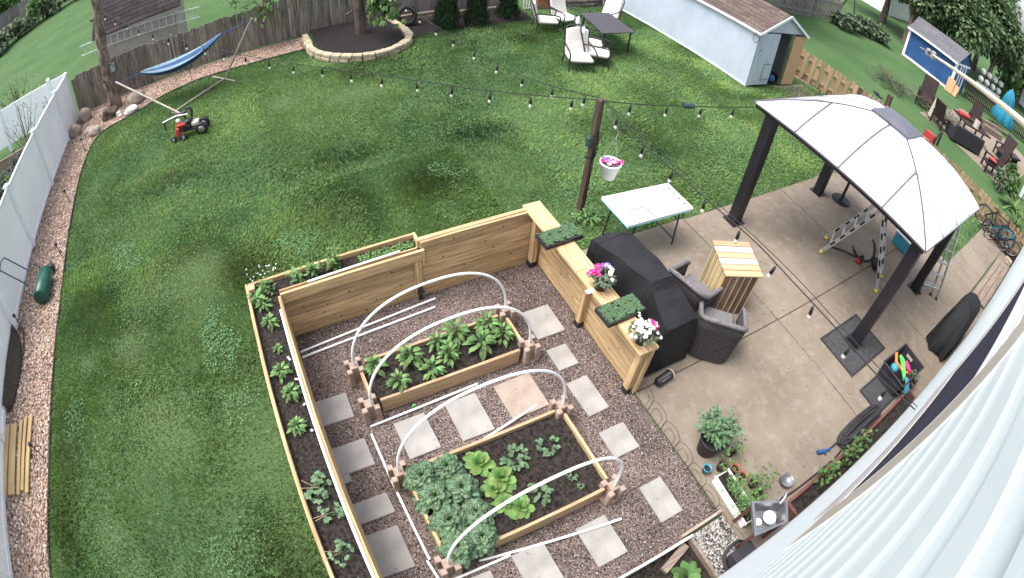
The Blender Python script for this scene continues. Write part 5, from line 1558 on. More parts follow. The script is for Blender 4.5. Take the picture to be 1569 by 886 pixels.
toy(MB().tube([(7.22, .18, .32), (7.32, .30, .36), (7.47, .44, .37), (7.52, .52, .36)], [.02, .045, .045, .03], 10), 'lime', 'long lime green toy on top of the toy crate', 'toy', 'green_toy')
toy(MB().lathe([(0, .0), (.10, .0), (.115, .02), (.10, .04), (0, .05)], (7.55, .30, .30), 18, m=Euler((.3, .4, 0)).to_matrix()), 'hotpink', 'round hot pink toy disc in the toy crate', 'toy disc', 'toy_disc')
toy(MB().blob((7.22, .45, .33), (.075, .075, .065), .05, 3, 1), 'cyan', 'blue and white toy ball at the crate\'s corner', 'toy ball', 'toy_ball')
toy(MB().tube([(7.45, .60, .38), (7.32, .50, .36), (7.30, .36, .36), (7.36, .22, .37)], [.03, .03, .022, .02], 8), 'orange', 'orange toy beside the lime green one in the toy crate', 'toy', 'orange_toy')
mb = MB(); rr = random.Random(6)
for k in range(16):
    a = rr.uniform(-2.2, -.9); mb.tube(smooth_path([(7.22, .22, .36), (7.22 + .09 * math.cos(a), .22 + .1 * math.sin(a), .37), (7.2 + .16 * math.cos(a), .2 + .2 * math.sin(a), .22 + rr.uniform(-.05, .05))], 4), .009, 5)
toy(mb, 'cyan', 'teal stringy jump rope hanging over the crate corner', 'jump rope', 'jump_rope')

# hose: flat black bundle by the timber bed
t = thing('garden_hose', 'bundle of black garden hose with blue nozzle at the timber bed', 'hose', (6.0, .15, .02)); mb = MB(); rr = random.Random(4)
for k in range(13):
    x0, x1 = 5.50 + rr.uniform(-.06, .12), 6.60 + rr.uniform(-.12, .06); yc = .17 + rr.uniform(-.03, .03); w_ = .025 + .075 * (k / 13); z = .045 + .012 * (k % 5) + rr.uniform(0, .02)
    P = [(x0, yc + w_ * .3, z), (x0 + .12, yc + w_, z + .01), ((x0 + x1) / 2, yc + w_ * 1.1 + .02, z + .02), (x1 - .12, yc + w_, z), (x1, yc, z), (x1 - .12, yc - w_, z), ((x0 + x1) / 2, yc - w_ * .9, z + .015), (x0 + .12, yc - w_, z + .01), (x0, yc - w_ * .3, z)]
    mb.tube(smooth_path(P, 4), .019, 6)
mb.tube(smooth_path([(5.6, .12, .05), (5.35, .08, .035), (5.0, .075, .035), (4.6, .085, .035), (4.3, .10, .036), (4.05, .13, .036), (3.8, .08, .05), (3.6, -.02, .3)], 6), .0135, 6)
mb.tube(smooth_path([(5.6, .16, .06), (5.45, .22, .05), (5.3, .22, .04)], 4), .0135, 6)
mb.build('hose', 'hose', t)
MB().tube([(5.30, .22, .04), (5.18, .245, .05)], .022, 10).tube([(5.18, .245, .05), (5.06, .30, .06)], .030, 10).tube([(5.16, .25, .06), (5.17, .19, .045)], .014, 8).build('nozzle', 'bluepaint', t)

t = thing('steel_bowl', 'stainless steel pet bowl on the slab near the house', 'bowl', (4.36, .26, .02))
MB().lathe([(0, .003), (.075, .003), (.10, .012), (.085, .065), (.098, .068), (.095, .07), (.078, .06), (.07, .02), (0, .018)], n=28).build('bowl', 'steel', t, world=False)

# outdoor sink
t = thing('utility_sink', 'steel utility sink on a stand holding white dishes, at the house corner', 'sink', (3.5, .05, .02))
sk = [(3.40, .29), (3.78, .05), (3.64, -.15), (3.20, -.06)]
q = [(3.42, .30), (3.82, .04), (3.66, -.16), (3.21, -.05)]
cx_, cy_ = sum(p[0] for p in q) / 4, sum(p[1] for p in q) / 4
def sc(k): return [(cx_ + (p[0] - cx_) * k, cy_ + (p[1] - cy_) * k) for p in q]
mb = MB(); o = [(p[0], p[1], .56) for p in sc(1)]; i1 = [(p[0], p[1], .56) for p in sc(.86)]; i2 = [(p[0], p[1], .40) for p in sc(.66)]; lo = [(p[0], p[1], .53) for p in sc(1)]; lb = [(p[0], p[1], .38) for p in sc(.70)]; lm = [(p[0], p[1], .53) for p in sc(.9)]
mb.add(o + i1 + i2 + lo + lm + lb, [(j, (j + 1) % 4, 4 + (j + 1) % 4, 4 + j) for j in range(4)] + [(4 + j, 4 + (j + 1) % 4, 8 + (j + 1) % 4, 8 + j) for j in range(4)] + [(8, 9, 10, 11)] + [(12 + j, 12 + (j + 1) % 4, (j + 1) % 4, j) for j in range(4)] + [(16 + j, 16 + (j + 1) % 4, 12 + (j + 1) % 4, 12 + j) for j in range(4)] + [(20 + j, 20 + (j + 1) % 4, 16 + (j + 1) % 4, 16 + j) for j in range(4)] + [(23, 22, 21, 20)], False)
mb.build('basin', 'steel', t)
mb = MB()
for p in sc(.82): MB().bb(p[0] - .02, p[0] + .02, p[1] - .02, p[1] + .02, .02, .528).build('leg', 'redwood_x', t)
MB().tube(smooth_path([(3.72, .12, .56), (3.75, .14, .70), (3.70, .10, .74), (3.62, .07, .68)], 4), .011, 8).build('tap', 'alu', t)
single(MB().lathe([(0, 0), (.05, 0), (.085, .05), (.08, .052), (.05, .012), (0, .01)], (3.56, .02, .415), 22), 'white_bowl', 'white', 'white bowl inside the steel sink', 'bowl')
single(MB().lathe([(0, 0), (.03, 0), (.045, .06), (.04, .06), (.026, .01), (0, .008)], (3.40, .06, .412), 18), 'white_cup', 'white', 'white cup beside the bowl in the steel sink', 'cup')

# pots near the wire border
t = thing('potted_shrub', 'bushy shrub in a large black nursery pot on the patio', 'potted shrub', (3.68, 1.20, .02))
t.scale = (1.12, 1.12, 1.08)
MB().lathe([(0, 0), (.105, 0), (.15, .26), (.158, .26), (.158, .285), (.145, .285), (.14, .25), (0, .245)], n=28).build('pot', 'potblack', t, world=False)
lf = MB(); st = MB(); rr = random.Random(12)
for i in range(48):
    a = rr.uniform(0, 2 * PI); d = rr.uniform(.05, .24); h = rr.uniform(.40, .68) - d * .5; tip = Vector((math.cos(a) * d + .03, math.sin(a) * d + .05, h)); st.tube([(0, 0, .25), tip * .6 + Vector((0, 0, .1)), tip], .004, 4, caps=False)
    for k in range(15):
        p = Vector((0, 0, .27)).lerp(tip, .35 + .65 * k / 15) + Vector((rr.uniform(-.035, .035), rr.uniform(-.035, .035), rr.uniform(-.03, .03))); b = rr.uniform(0, 2 * PI)
        lf.leaf(p, (math.cos(b), math.sin(b), rr.uniform(-.2, .5)), (0, 0, 1), rr.uniform(.045, .07), .038, .35, .12)
st.build('stem', 'twig', t, world=False); lf.build('foliage', 'leaf_straw', t, world=False)


def small_pot(label, loc, r, h, m, plant=None, seed=0, ph=.15, np_=0):
    t = thing('small_pot', label, 'plant pot', loc, group='small pots by the wire border')
    MB().lathe([(0, 0), (r * .72, 0), (r, h), (r * 1.06, h), (r * 1.06, h + .012), (r * .92, h + .012), (r * .86, h * .8), (0, h * .78)], n=20).build('pot', m, t, world=False)
    MB().disc((0, 0, h * .80), r * .86).build('soil', 'soil', t, world=False)
    if np_:
        lf = MB(); rr = random.Random(seed)
        for i in range(np_):
            a = rr.uniform(0, 2 * PI); d = rr.random() * .12; z = h + ph * rr.random()
            lf.leaf((math.cos(a) * d * z * 4, math.sin(a) * d * z * 4, z), (math.cos(a), math.sin(a), rr.uniform(-.3, .6)), (0, 0, 1), .06, .03, .5, .15)
        lf.build('foliage', plant, t, world=False)
        for k in range(3): MB().tube([(0, 0, h * .8), (rr.uniform(-.05, .05), rr.uniform(-.05, .05), h + ph * .8)], .003, 5).build('stem', 'leaf_tomato', t, world=False)


small_pot('small turquoise pot standing alone by the wire border', (3.49, .97, .02), .055, .10, 'cyan')
small_pot('brown pot at the head of the white trough', (3.68, .90, .02), .062, .12, 'potbrown', 'leaf_tomato', 3, .25, 18)
small_pot('terracotta pot beside the head of the white trough', (3.80, .78, .02), .058, .12, 'terracotta')
small_pot('dark red pot second along the white trough', (3.83, .65, .02), .055, .11, 'terracotta')
small_pot('brown pot third along the trough, with a leggy tomato plant', (3.90, .50, .02), .058, .11, 'potbrown', 'leaf_tomato', 4, .34, 40)
small_pot('black pot under the tomato leaves beside the sink', (3.86, .36, .02), .06, .11, 'potblack', 'leaf_tomato', 5, .3, 46)
small_pot('dark pot of pale seedlings behind the brown pot', (3.92, .98, .02), .05, .09, 'potblack', 'leaf_light', 6, .25, 30)
t = thing('window_box', 'long white trough of feathery herbs beside the wire border', 'planter', (3.57, .47, .02), R(-3))
mb = MB(); a, b, h = .10, .345, .15
for x0, x1, y0, y1 in ((-a, -a + .012, -b, b), (a - .012, a, -b, b), (-a + .0121, a - .0121, -b, -b + .012), (-a + .0121, a - .0121, b - .012, b)): mb.bb(x0, x1, y0, y1, 0, h)
mb.bb(-a - .012, -a - .0005, -b - .012, b + .012, h - .02, h); mb.bb(a + .0005, a + .012, -b - .012, b + .012, h - .02, h)
mb.build('box', 'white', t, world=False, bevel=.003)
MB().bb(-a + .013, a - .013, -b + .013, b - .013, .0, .125).build('soil', 'soil', t, world=False)
lf = MB(); rr = random.Random(15)
for (cy, n, sp, hh_) in ((.12, 130, .07, .16), (-.14, 190, .10, .17)):
    for i in range(n):
        p = (rr.gauss(.02, sp * .7), cy + rr.gauss(0, sp * .8), .13 + hh_ * rr.random()); b_ = rr.uniform(0, 2 * PI)
        lf.leaf(p, (math.cos(b_), math.sin(b_), rr.uniform(-.1, .8)), (0, 0, 1), .065, .014, .3, .1)
lf.build('foliage', 'leaf_pepper', t, world=False)

# wire border arches
t = thing('wire_border', 'low black wire border of overlapping arches along the patio edge', 'wire border', (3.34, 1.0, .02))
mb = MB()
for k in range(8):
    y = 2.16 - k * .30; x = 3.36 - .018 * k
    for hw, hh_ in ((.15, .30), (.085, .20)):
        P = [(x, y + hw, .0), (x + .01, y + hw, hh_ * .65)] + [(x + .015, y + hw * math.cos(a), hh_ * .65 + hh_ * .35 * math.sin(a)) for a in [PI * i / 10 for i in range(1, 10)]] + [(x + .01, y - hw, hh_ * .65), (x, y - hw, 0)]
        mb.tube(P, .0028, 5)
mb.build('arch', 'wire', t)
MB().tube([(3.30, 1.2, .09), (3.22, -.15, .09)], .003, 5).build('rail', 'wire', t)
# plants and tools at the photo's lower edge
t = single(MB().tube(smooth_path([(2.95, -.22, .1), (2.98, -.05, .16), (3.08, .02, .20), (3.22, .02, .18), (3.34, -.02, .08), (3.42, -.10, .05)], 5), .022, 8), 'black_pipe', 'hose', 'thick black hose end curving over the white gravel', 'hose end')
t = thing('utility_box', 'grey box at the foot of the house on the white gravel', 'box', (3.15, -.13, .02))
MB().bb(3.02, 3.30, -.188, -.06, .021, .26).build('box', 'matgrey', t, bevel=.01); MB().bb(3.01, 3.31, -.187, -.05, .262, .285).build('lid', 'darkplastic', t, bevel=.006)
t = thing('leafy_clump', 'bright leafy clump in the dark bed below the garden edge', 'plant', (2.55, .02, .02)); mb = MB()
rosette(mb, (0, 0, .02), 20, .17, .10, (.1, 1.1), .4, .15, .02, 4, LP, .05); mb.build('foliage', 'leaf_light', t, world=False)
t = thing('bed_seedlings', 'trailing green tomato plants in the timber bed by the house', 'plant', (4.9, -.05, .16)); mb = MB(); st = MB(); rr = random.Random(21)
for i in range(120):
    x = rr.uniform(-.35, .95); p = (x, rr.uniform(-.08, .13), rr.uniform(.05, .28)); b_ = rr.uniform(0, 2 * PI)
    mb.leaf(p, (math.cos(b_), math.sin(b_), rr.uniform(-.2, .6)), (0, 0, 1), .075, .045, .45, .15)
    if i % 12 == 0: MB().tube([(x, -.05, 0), p], .004, 5, caps=False).build('stem', 'leaf_tomato', t, world=False)
mb.build('foliage', 'leaf', t, world=False)
t = thing('small_planter', 'little brown pot with a red-leaved plant by the black covered grill', 'plant pot', (7.55, .1, .02))
MB().box((0, 0, .11), (.2, .2, .22), taper=1.1).build('pot', 'brown', t, world=False, bevel=.01)
lf = MB(); rr = random.Random(31)
for i in range(60):
    b_ = rr.uniform(0, 2 * PI); lf.leaf((rr.uniform(-.09, .09), rr.uniform(-.09, .09), .22 + rr.uniform(0, .12)), (math.cos(b_), math.sin(b_), .4), (0, 0, 1), .06, .035, .3, .15)
lf.build('foliage', 'leaf_grey', t, world=False)

# bicycles
def bicycle(label, loc, rz, lean, frame_m, s=1.0):
    t = thing('bicycle', label, 'bicycle', loc, rz, group='bicycles piled in the fence corner'); t.rotation_euler = (lean, 0, rz); t.scale = (s, s, s)
    rw = .33
    for x in (-.52, .52):
        w_ = MB().tube([(x + rw * math.cos(a), 0, rw + rw * math.sin(a)) for a in [2 * PI * i / 28 for i in range(28)]], .024, 6, closed=True).build('wheel', 'rubber', t, world=False)
        mb = MB().tube([(x + (rw - .035) * math.cos(a), 0, rw + (rw - .035) * math.sin(a)) for a in [2 * PI * i / 28 for i in range(28)]], .012, 5, closed=True)
        for k in range(10):
            a = 2 * PI * k / 10; mb.tube([(x, 0, rw), (x + (rw - .04) * math.cos(a), 0, rw + (rw - .04) * math.sin(a))], .003, 4, caps=False)
        mb.tube([(x, -.04, rw), (x, .04, rw)], .022, 8).build('rim', 'alu', w_, world=False)
    fr = MB()
    bb_, hd, st_, rx = (-.05, 0, .30), (.36, 0, .72), (-.20, 0, .74), (-.52, 0, .33)
    for a, b in ((bb_, hd), (bb_, st_), (st_, (.34, 0, .78)), (rx, bb_), (rx, st_), (hd, (.33, 0, .84)), (hd, (.52, 0, .33))): fr.tube([a, b], .021, 7)
    fr.build('frame', frame_m, t, world=False)
    MB().tube(smooth_path([(.24, .28, .90), (.34, .12, .90), (.34, 0, .86), (.34, -.12, .90), (.24, -.28, .90)], 4), .015, 6).build('handlebar', 'blackmetal', t, world=False)
    MB().blob((-.22, 0, .82), (.13, .07, .03), .05, 2, 1).build('saddle', 'black', t, world=False)
    MB().lathe([(0, -.01), (.085, -.01), (.085, .01), (0, .01)], bb_, 16, m=Euler((PI / 2, 0, 0)).to_matrix()).tube([(-.05, -.09, .2), (-.05, .09, .42)], .012, 6).build('crankset', 'blackmetal', t, world=False)
    return t


bicycle('dark bicycle with large wheel leaning on the fence, farthest from the house', (16.45, .98, .012), R(-80), R(12), 'black')
bicycle('teal bicycle leaning against the dark one beside the fence', (16.25, .62, .012), R(-72), R(22), 'teal', .95)
bicycle('small child bicycle with pale rims in front of the teal one', (15.95, .72, .012), R(-62), R(18), 'black', .62)
t = single(MB().box((15.72, -.02, .10), (.16, .22, .16)).box((15.85, .05, .08), (.1, .16, .12), rz=.4), 'limestone_block', 'limestone', 'pale stone block by the house wall near the bicycles', 'stone', bevel=.015)

# ================================================================== LEFT SIDE
t = thing('vinyl_fence', 'white vinyl privacy fence along the pebble bed on the lawn\'s left', 'fence', (-5.6, 8, 0))
PY = [15.25, 13.98, 11.75, 9.42, 7.08, 4.75, 2.42, .1]; FXA = -5.56
fx = lambda y: FXA - .05 * (1 - y / 15) * 1.4
for i, y in enumerate(PY):
    x = fx(y)
    p = MB().bb(x - .055, x + .055, y - .055, y + .055, 0, 1.60).build('post', 'vinyl_trim', t, bevel=.006)
    MB().box((x, y, 1.615), (.14, .14, .025)).box((x, y, 1.645), (.12, .12, .034), taper=.25).build('cap', 'vinyl_trim', p)
for y1, y0 in zip(PY[:-1], PY[1:]):
    xm = (fx(y0) + fx(y1)) / 2; mb = MB(); n = max(3, int((y1 - y0) / .17)); w_ = (y1 - y0 - .11) / n
    for k in range(n):
        a = y0 + .055 + k * w_; mb.bb(xm - .016, xm + .016, a + .0012, a + w_ - .0012, .09, 1.50)
    pn = mb.build('panel', 'vinyl', t, bevel=.002)
    for za, zb in ((1.50, 1.56), (.04, .12)): MB().bb(xm - .03, xm + .03, y0 + .056, y1 - .056, za, zb).build('rail', 'vinyl_trim', pn, bevel=.004)
t = thing('low_vinyl_fence', 'white vinyl fence of the neighbour behind the fence corner', 'fence', (-8, 15.7, 0))
for x in (-6.35, -8.5, -10.7): MB().bb(x - .055, x + .055, 15.62, 15.73, 0, 1.60).box((x, 15.675, 1.63), (.13, .13, .05), taper=.5).build('post', 'vinyl_trim', t)
for a, b in ((-5.66, -6.35), (-6.35, -8.5), (-8.5, -10.7)):
    MB().bb(b + .056, a - .056, 15.66, 15.69, .25, 1.52).build('panel', 'vinyl', t)
t = thing('neighbour_retaining_board', 'dark timber edging under the bare shrub beyond the white fence', 'edging', (-8, 14.6, 0))
MB().bb(-10.5, -6.6, 14.2, 14.28, 0, .42).build('board', 'oldwood_x', t)

# lawn roller
t = thing('lawn_roller', 'dark green lawn roller with looped handle parked on the pebbles', 'lawn roller', (-4.80, 7.70, .012), R(88))
ax = Euler((0, PI / 2, 0)).to_matrix()
MB().lathe([(0, -.33), (.155, -.33), (.175, -.318), (.175, .318), (.155, .33), (0, .33)], (0, 0, .175), 32, m=ax).build('drum', 'green_roller', t, world=False)
MB().lathe([(0, -.345), (.028, -.345), (.028, .345), (0, .345)], (0, 0, .175), 12, m=ax).lathe([(.10, -.333), (.115, -.3335), (.115, -.331), (.10, -.331)], (0, 0, .175), 20, m=ax).build('axle', 'blackmetal', t, world=False)
hd = [(-.345, 0, .175), (-.37, .05, .23), (-.37, .22, .45), (-.34, .26, .48), (.34, .26, .48), (.37, .22, .45), (.37, .05, .23), (.345, 0, .175)]
hb = [(-.17, .26, .48), (-.17, .62, .92), (-.15, .68, .98), (.0, .71, 1.0), (.15, .68, .98), (.17, .62, .92), (.17, .26, .48)]
MB().tube(hd, .013, 7).tube(smooth_path(hb, 3), .013, 7).build('handle', 'greenpole', t, world=False)
single(MB().box((-4.74, 8.20, .12), (.18, .16, .16), rz=.2, taper=.9), 'black_bucket', 'darkplastic', 'small black box lying behind the lawn roller', 'box', bevel=.015)
# fabric strip at fence foot
mb = MB(); vs = []; n = 18
for i in range(n + 1):
    q = i / n; y = 5.30 + 1.75 * q; w_ = .30 * math.sin(PI * min(1, .08 + q * .95)) ** .6
    for j in range(5): vs.append((-5.55 + w_ * j / 4, y, .02 + .18 * (1 - j / 4) ** 1.2 + rnd.uniform(-.01, .01)))
mb.add(vs, [(i * 5 + j, i * 5 + j + 1, i * 5 + j + 6, i * 5 + j + 5) for i in range(n) for j in range(4)], True)
t = thing('weed_fabric', 'dark strip of turned-up soil cloth along the white fence foot', 'weed cloth', (-5.45, 6.2, .01)); o = mb.build('cloth', 'fabricdark', t)
so = o.modifiers.new('thickness', 'SOLIDIFY'); so.thickness = .008
MB().tube(smooth_path([(-5.5, 7.1, .05), (-5.27, 6.8, .05), (-5.24, 6.2, .04), (-5.30, 5.7, .04), (-5.5, 5.25, .04)], 5), .014, 6).build('edge_strip', 'black', t)
# boards
for i, (xa, xb, w_, lab) in enumerate([(-5.50, -5.60, .13, 'leftmost tan board of the pile, wide and against the white fence'), (-5.32, -5.40, .17, 'widest tan board, second from the white fence'), (-5.12, -5.22, .08, 'narrow tan board in the middle of the pile'),
                                       (-5.00, -5.11, .075, 'narrow tan board right of the middle of the pile'), (-4.87, -5.00, .085, 'rightmost tan board of the pile, nearest the lawn')]):
    o = single(MB().bar((xa, 5.0 + .02 * math.sin(i * 5), .04 + .002 * i), (xb, 3.76 + .03 * math.sin(i * 9), .04 + .002 * i), .035, w_), 'board', 'tan_plank', lab, 'board', 'tan boards laid on the pebbles', bevel=.003)
# solar lights
for i, (x, y, lab) in enumerate([(-4.72, 12.8, 'thin black path light on the pebbles near the fence corner'), (-4.69, 10.42, 'thin black path light on the pebbles opposite the toy tractor'),
                                 (-4.52, 7.96 + .55, 'thin black path light just beyond the lawn roller'), (-4.6, 4.25, 'thin black path light beside the tan boards'), (-1.62, 14.75, 'thin black path light below the hammock'), (-5.35, 7.0, 'thin black stake light leaning on the white fence')]):
    mb = MB().tube([(0, 0, 0), (-.02, .01, .34)], .009, 6).lathe([(0, .33), (.035, .335), (.04, .36), (.03, .385), (0, .39)], (-.02, .01, 0), 12)
    o = single(mb, 'path_light', 'blackmetal', lab, 'path light', 'thin black path lights', loc=(0, 0, 0)); o.location = (x, y, .0)
# boulders
for i, (x, y, r, lab, m) in enumerate([(-3.33, 14.6, (.28, .24, .20), 'large round tan boulder behind the hammock pole', 'boulder'), (-3.42, 14.0, (.22, .18, .11), 'whitish flat rock right of the bare trunk', 'whiterock'), (-3.86, 14.2, (.09, .08, .07), 'small white rock touching the trunk\'s foot', 'whiterock'),
                                       (-3.78, 14.02, (.07, .06, .05), 'smallest white rock below the trunk', 'whiterock'), (-4.55, 13.6, (.22, .18, .12), 'low grey-brown rock beside the fence corner bed edge', 'boulder'), (-5.32, 14.1, (.20, .18, .22), 'upright grey rock at the end of the white fence', 'boulder'), (-5.15, 14.9, (.22, .18, .24), 'grey rock in the corner of the wooden fence', 'boulder'), (-4.85, 14.0, (.2, .22, .06), 'flat reddish stone in the corner bed', 'boulder')]):
    single(MB().blob((x, y, r[2] * .7), r, .12, 3, i), 'rock', m, lab, 'rock', 'rocks in the corner pebble bed')
single(MB().blob((-4.18, 14.3, .12), (.24, .2, .17), .3, 3, 20), 'stump_root', 'bark_dark', 'dark twisted root clump at the foot of the bare trunk', 'root')

# bare trunk
t = thing('dead_tree', 'tall bare tree trunk with rough bark beside the hammock', 'tree', (-4.08, 14.88, 0))
pts = [(-4.08, 14.88, -.05), (-4.08, 14.88, .25), (-4.07, 14.85, .9), (-4.05, 14.8, 1.8), (-3.98, 14.72, 2.7), (-3.95, 14.66, 3.4), (-3.98, 14.64, 4.2), (-3.94, 14.6, 5.0)]
P = smooth_path(pts, 4); rs = [.21 - .085 * min(1, (p.z + .05) / 3.6) + .012 * math.sin(p.z * 9) for p in P]
P = smooth_path(pts, 9); rs = [.21 - .085 * min(1, (p.z + .05) / 3.6) + .012 * math.sin(p.z * 9) for p in P]
mb = MB().tube(P, rs, 26); rr = random.Random(3)
mb.v = [(v[0] + rr.uniform(-.017, .017), v[1] + rr.uniform(-.017, .017), v[2] + rr.uniform(-.02, .02)) for v in mb.v]
mb.build('trunk', 'bark', t)
mb = MB()
for z, a, L in ((.95, 2.9, .10), (2.6, -.4, .09), (2.9, 2.6, .10), (3.4, .2, .12), (1.9, -1.0, .06)): MB().tube([(-4.05 + .08 * math.cos(a), 14.8 - .08, z), (-4.03 + (L + .1) * math.cos(a), 14.72 - L, z + .07)], [.05, .03], 7).build('stub', 'bark_dark', t)
t = thing('bird_feeder', 'glass-sided bird feeder hanging on the bare trunk', 'bird feeder', (-3.78, 14.5, 1.2))
MB().box((-3.80, 14.52, 1.47), (.22, .18, .025), ry=.5).bar((-3.98, 14.75, 1.62), (-3.78, 14.5, 1.55), .03, .02).build('roof', 'bark_dark', t)
MB().box((-3.78, 14.5, 1.34), (.10, .09, .22), taper=1.2).build('hopper', 'house_grey', t); MB().box((-3.78, 14.5, 1.215), (.18, .16, .02)).build('perch_tray', 'greenpole', t)

# hammock on its stand
t = thing('hammock', 'blue striped hammock slung low in its stand', 'hammock', (-1.6, 13.4, 0))
E0, E1 = Vector((-3.62, 13.98, 1.0)), Vector((.25, 13.60, 1.58))
n, k = 26, 12; vs = []
a, b = E0.lerp(E1, .19), E0.lerp(E1, .80)
for i in range(n + 1):
    q = i / n; c = a.lerp(b, q) - Vector((0, 0, .36 * 4 * q * (1 - q) + .06)); wd = .05 + .50 * math.sin(PI * q) ** .7
    for j in range(k + 1):
        u = -1 + 2 * j / k
        vs.append((c.x + .02 * u * wd, c.y + u * wd * .75, c.z + .26 * u * u * wd * 1.2 - .10 * wd + .02 * math.sin(j * 2.2 + q * 3) * wd * 3))
o = MB().add(vs, [(i * (k + 1) + j, i * (k + 1) + j + 1, (i + 1) * (k + 1) + j + 1, (i + 1) * (k + 1) + j) for i in range(n) for j in range(k)], True)
o.mi = [(0, 1, 0, 2, 1, 0, 0, 1, 2, 0, 1, 2)[q % k] for q in range(n * k)]
o = o.build('bed', ['ham_dark', 'ham_mid', 'ham_pale'], t)
so = o.modifiers.new('thickness', 'SOLIDIFY'); so.thickness = .012
mb = MB()
for e, c in ((E0, a), (E1, b)):
    mb = MB()
    for j in range(5): mb.tube([e, c + Vector((0, (j - 2) * .025, -.07))], .006, 4)
    mb.build('cord', 'ham_dark', t)
t = thing('hammock_stand', 'grey-brown metal hammock stand with long legs on the lawn', 'hammock stand', (-1.3, 13.3, 0))
MB().tube([(-.62, 13.9, .05), (.30, 13.60, 1.62)], .028, 10).build('upright', 'ham_pole', t)
MB().tube([(-1.88, 12.62, .05), (-2.02, 12.78, .10), (-3.66, 14.0, 1.05)], .028, 10).build('upright', 'ham_pole', t)
MB().tube([(-.62, 13.9, .05), (-2.05, 12.78, .05)], .027, 10).build('base_bar', 'ham_pole', t)
MB().tube([(-.98, 14.36, .03), (-.36, 13.53, .03)], .025, 8).build('foot', 'ham_pole', t)
MB().tube([(-1.70, 12.50, .03), (-2.10, 12.85, .03)], .025, 8).build('foot', 'ham_pole', t)

# ride-on toy
t = thing('toy_tractor', 'child\'s red and black ride-on toy tricycle standing on the lawn', 'ride-on toy', (-1.58, 11.35, 0), R(-12))
def wheel(mb, c, r, wd, m=None): mb.lathe([(r * .35, -wd / 2), (r * .9, -wd / 2), (r, -wd * .3), (r, wd * .3), (r * .9, wd / 2), (r * .35, wd / 2)], c, 20, m=Euler((PI / 2, 0, 0)).to_matrix() if m is None else m)
for c, r in (((.36, .13, .15), .15), ((.36, -.12, .15), .15), ((-.08, -.20, .075), .075), ((-.34, -.20, .07), .07)):
    mb = MB(); wheel(mb, c, r, .09); w_ = mb.build('wheel', 'black', t, world=False)
    mb = MB(); mb.lathe([(0, -.05), (r * .55, -.05), (r * .6, -.03), (r * .6, .03), (r * .55, .05), (0, .05)], c, 16, m=Euler((PI / 2, 0, 0)).to_matrix()); mb.build('hub', 'steel', w_, world=False)
MB().box((-.2, -.12, .22), (.13, .22, .2), taper=.7).box((-.12, -.07, .33), (.26, .13, .08), rz=.15).build('body', 'red', t, world=False, bevel=.025)
MB().box((.12, .0, .16), (.50, .14, .07)).box((-.02, .0, .25), (.22, .2, .10)).build('chassis', 'darkplastic', t, world=False, bevel=.02)
MB().box((.20, .02, .27), (.17, .16, .09)).build('battery_box', 'slat_lidpale', t, world=False, bevel=.01)
MB().blob((.02, .02, .36), (.14, .11, .05), .05, 3, 4).tube(smooth_path([(-.06, .10, .40), (-.02, .15, .56), (.06, .16, .60), (.13, .14, .54), (.12, .10, .40)], 4), .032, 8).build('seat', 'black', t, world=False)
MB().tube([(-.55, .02, .47), (-.22, .06, .52), (.02, .12, .55)], .035, 8).tube([(-.56, .0, .46), (-.53, -.03, .27)], .022, 8).build('handlebar', 'darkplastic', t, world=False)
MB().tube([(-.58, -.02, .475), (-.22, .02, .54), (.05, .05, .50)], .016, 6).blob((-.2, .0, .42), (.06, .05, .05), .05, 2, 2).build('trim', 'white', t, world=False)
MB().bar((-.30, -.20, .075), (-.1, -.20, .075), .02, .02).build('axle', 'blackmetal', t, world=False)

# bare shrub and dark bush past the white fence
def twiggy(label, loc, h, n, seed, leafm=None, nl=0, spread=.5, cat='shrub', name='bare_shrub', leafL=.10):
    t = thing(name, label, cat, loc); st = MB(); lf = MB(); rr = random.Random(seed)
    for i in range(n):
        a = rr.uniform(0, 2 * PI); d = rr.uniform(.1, 1) * spread; hh_ = h * rr.uniform(.6, 1)
        P = smooth_path([(0, 0, 0), (math.cos(a) * d * .3, math.sin(a) * d * .3, hh_ * .4), (math.cos(a) * d, math.sin(a) * d, hh_)], 4)
        st.tube(P, [.022 * (1 - .75 * k / (len(P) - 1)) for k in range(len(P))], 5)
        for k in range(3):
            q = interp(P, rr.uniform(.4, .9)); st.tube([q, q + Vector((rr.uniform(-.2, .2), rr.uniform(-.2, .2), rr.uniform(.1, .3))) * (h / 1.6)], .005, 4, caps=False)
        for k in range(nl // n):
            q = interp(P, rr.uniform(.35, 1)) + Vector((rr.gauss(0, .08), rr.gauss(0, .08), rr.gauss(0, .08))) * h; b = rr.uniform(0, 2 * PI)
            lf.leaf(q, (math.cos(b), math.sin(b), rr.uniform(-.4, .4)), (0, 0, 1), leafL, leafL * .5, .4, .15)
    st.build('stem', 'twig', t, world=False)
    if nl: lf.build('foliage', leafm, t, world=False)


twiggy('bare multi-stemmed shrub behind the white fence', (-6.75, 13.6, 0), 2.1, 12, 1, 'leaf_straw', 60, .7)
twiggy('tall wispy pale shrub on the neighbour\'s lawn beyond the fence corner', (-8.6, 17.6, 0), 1.9, 14, 2, 'leaf_light', 260, 1.0, name='pale_shrub', leafL=.16)


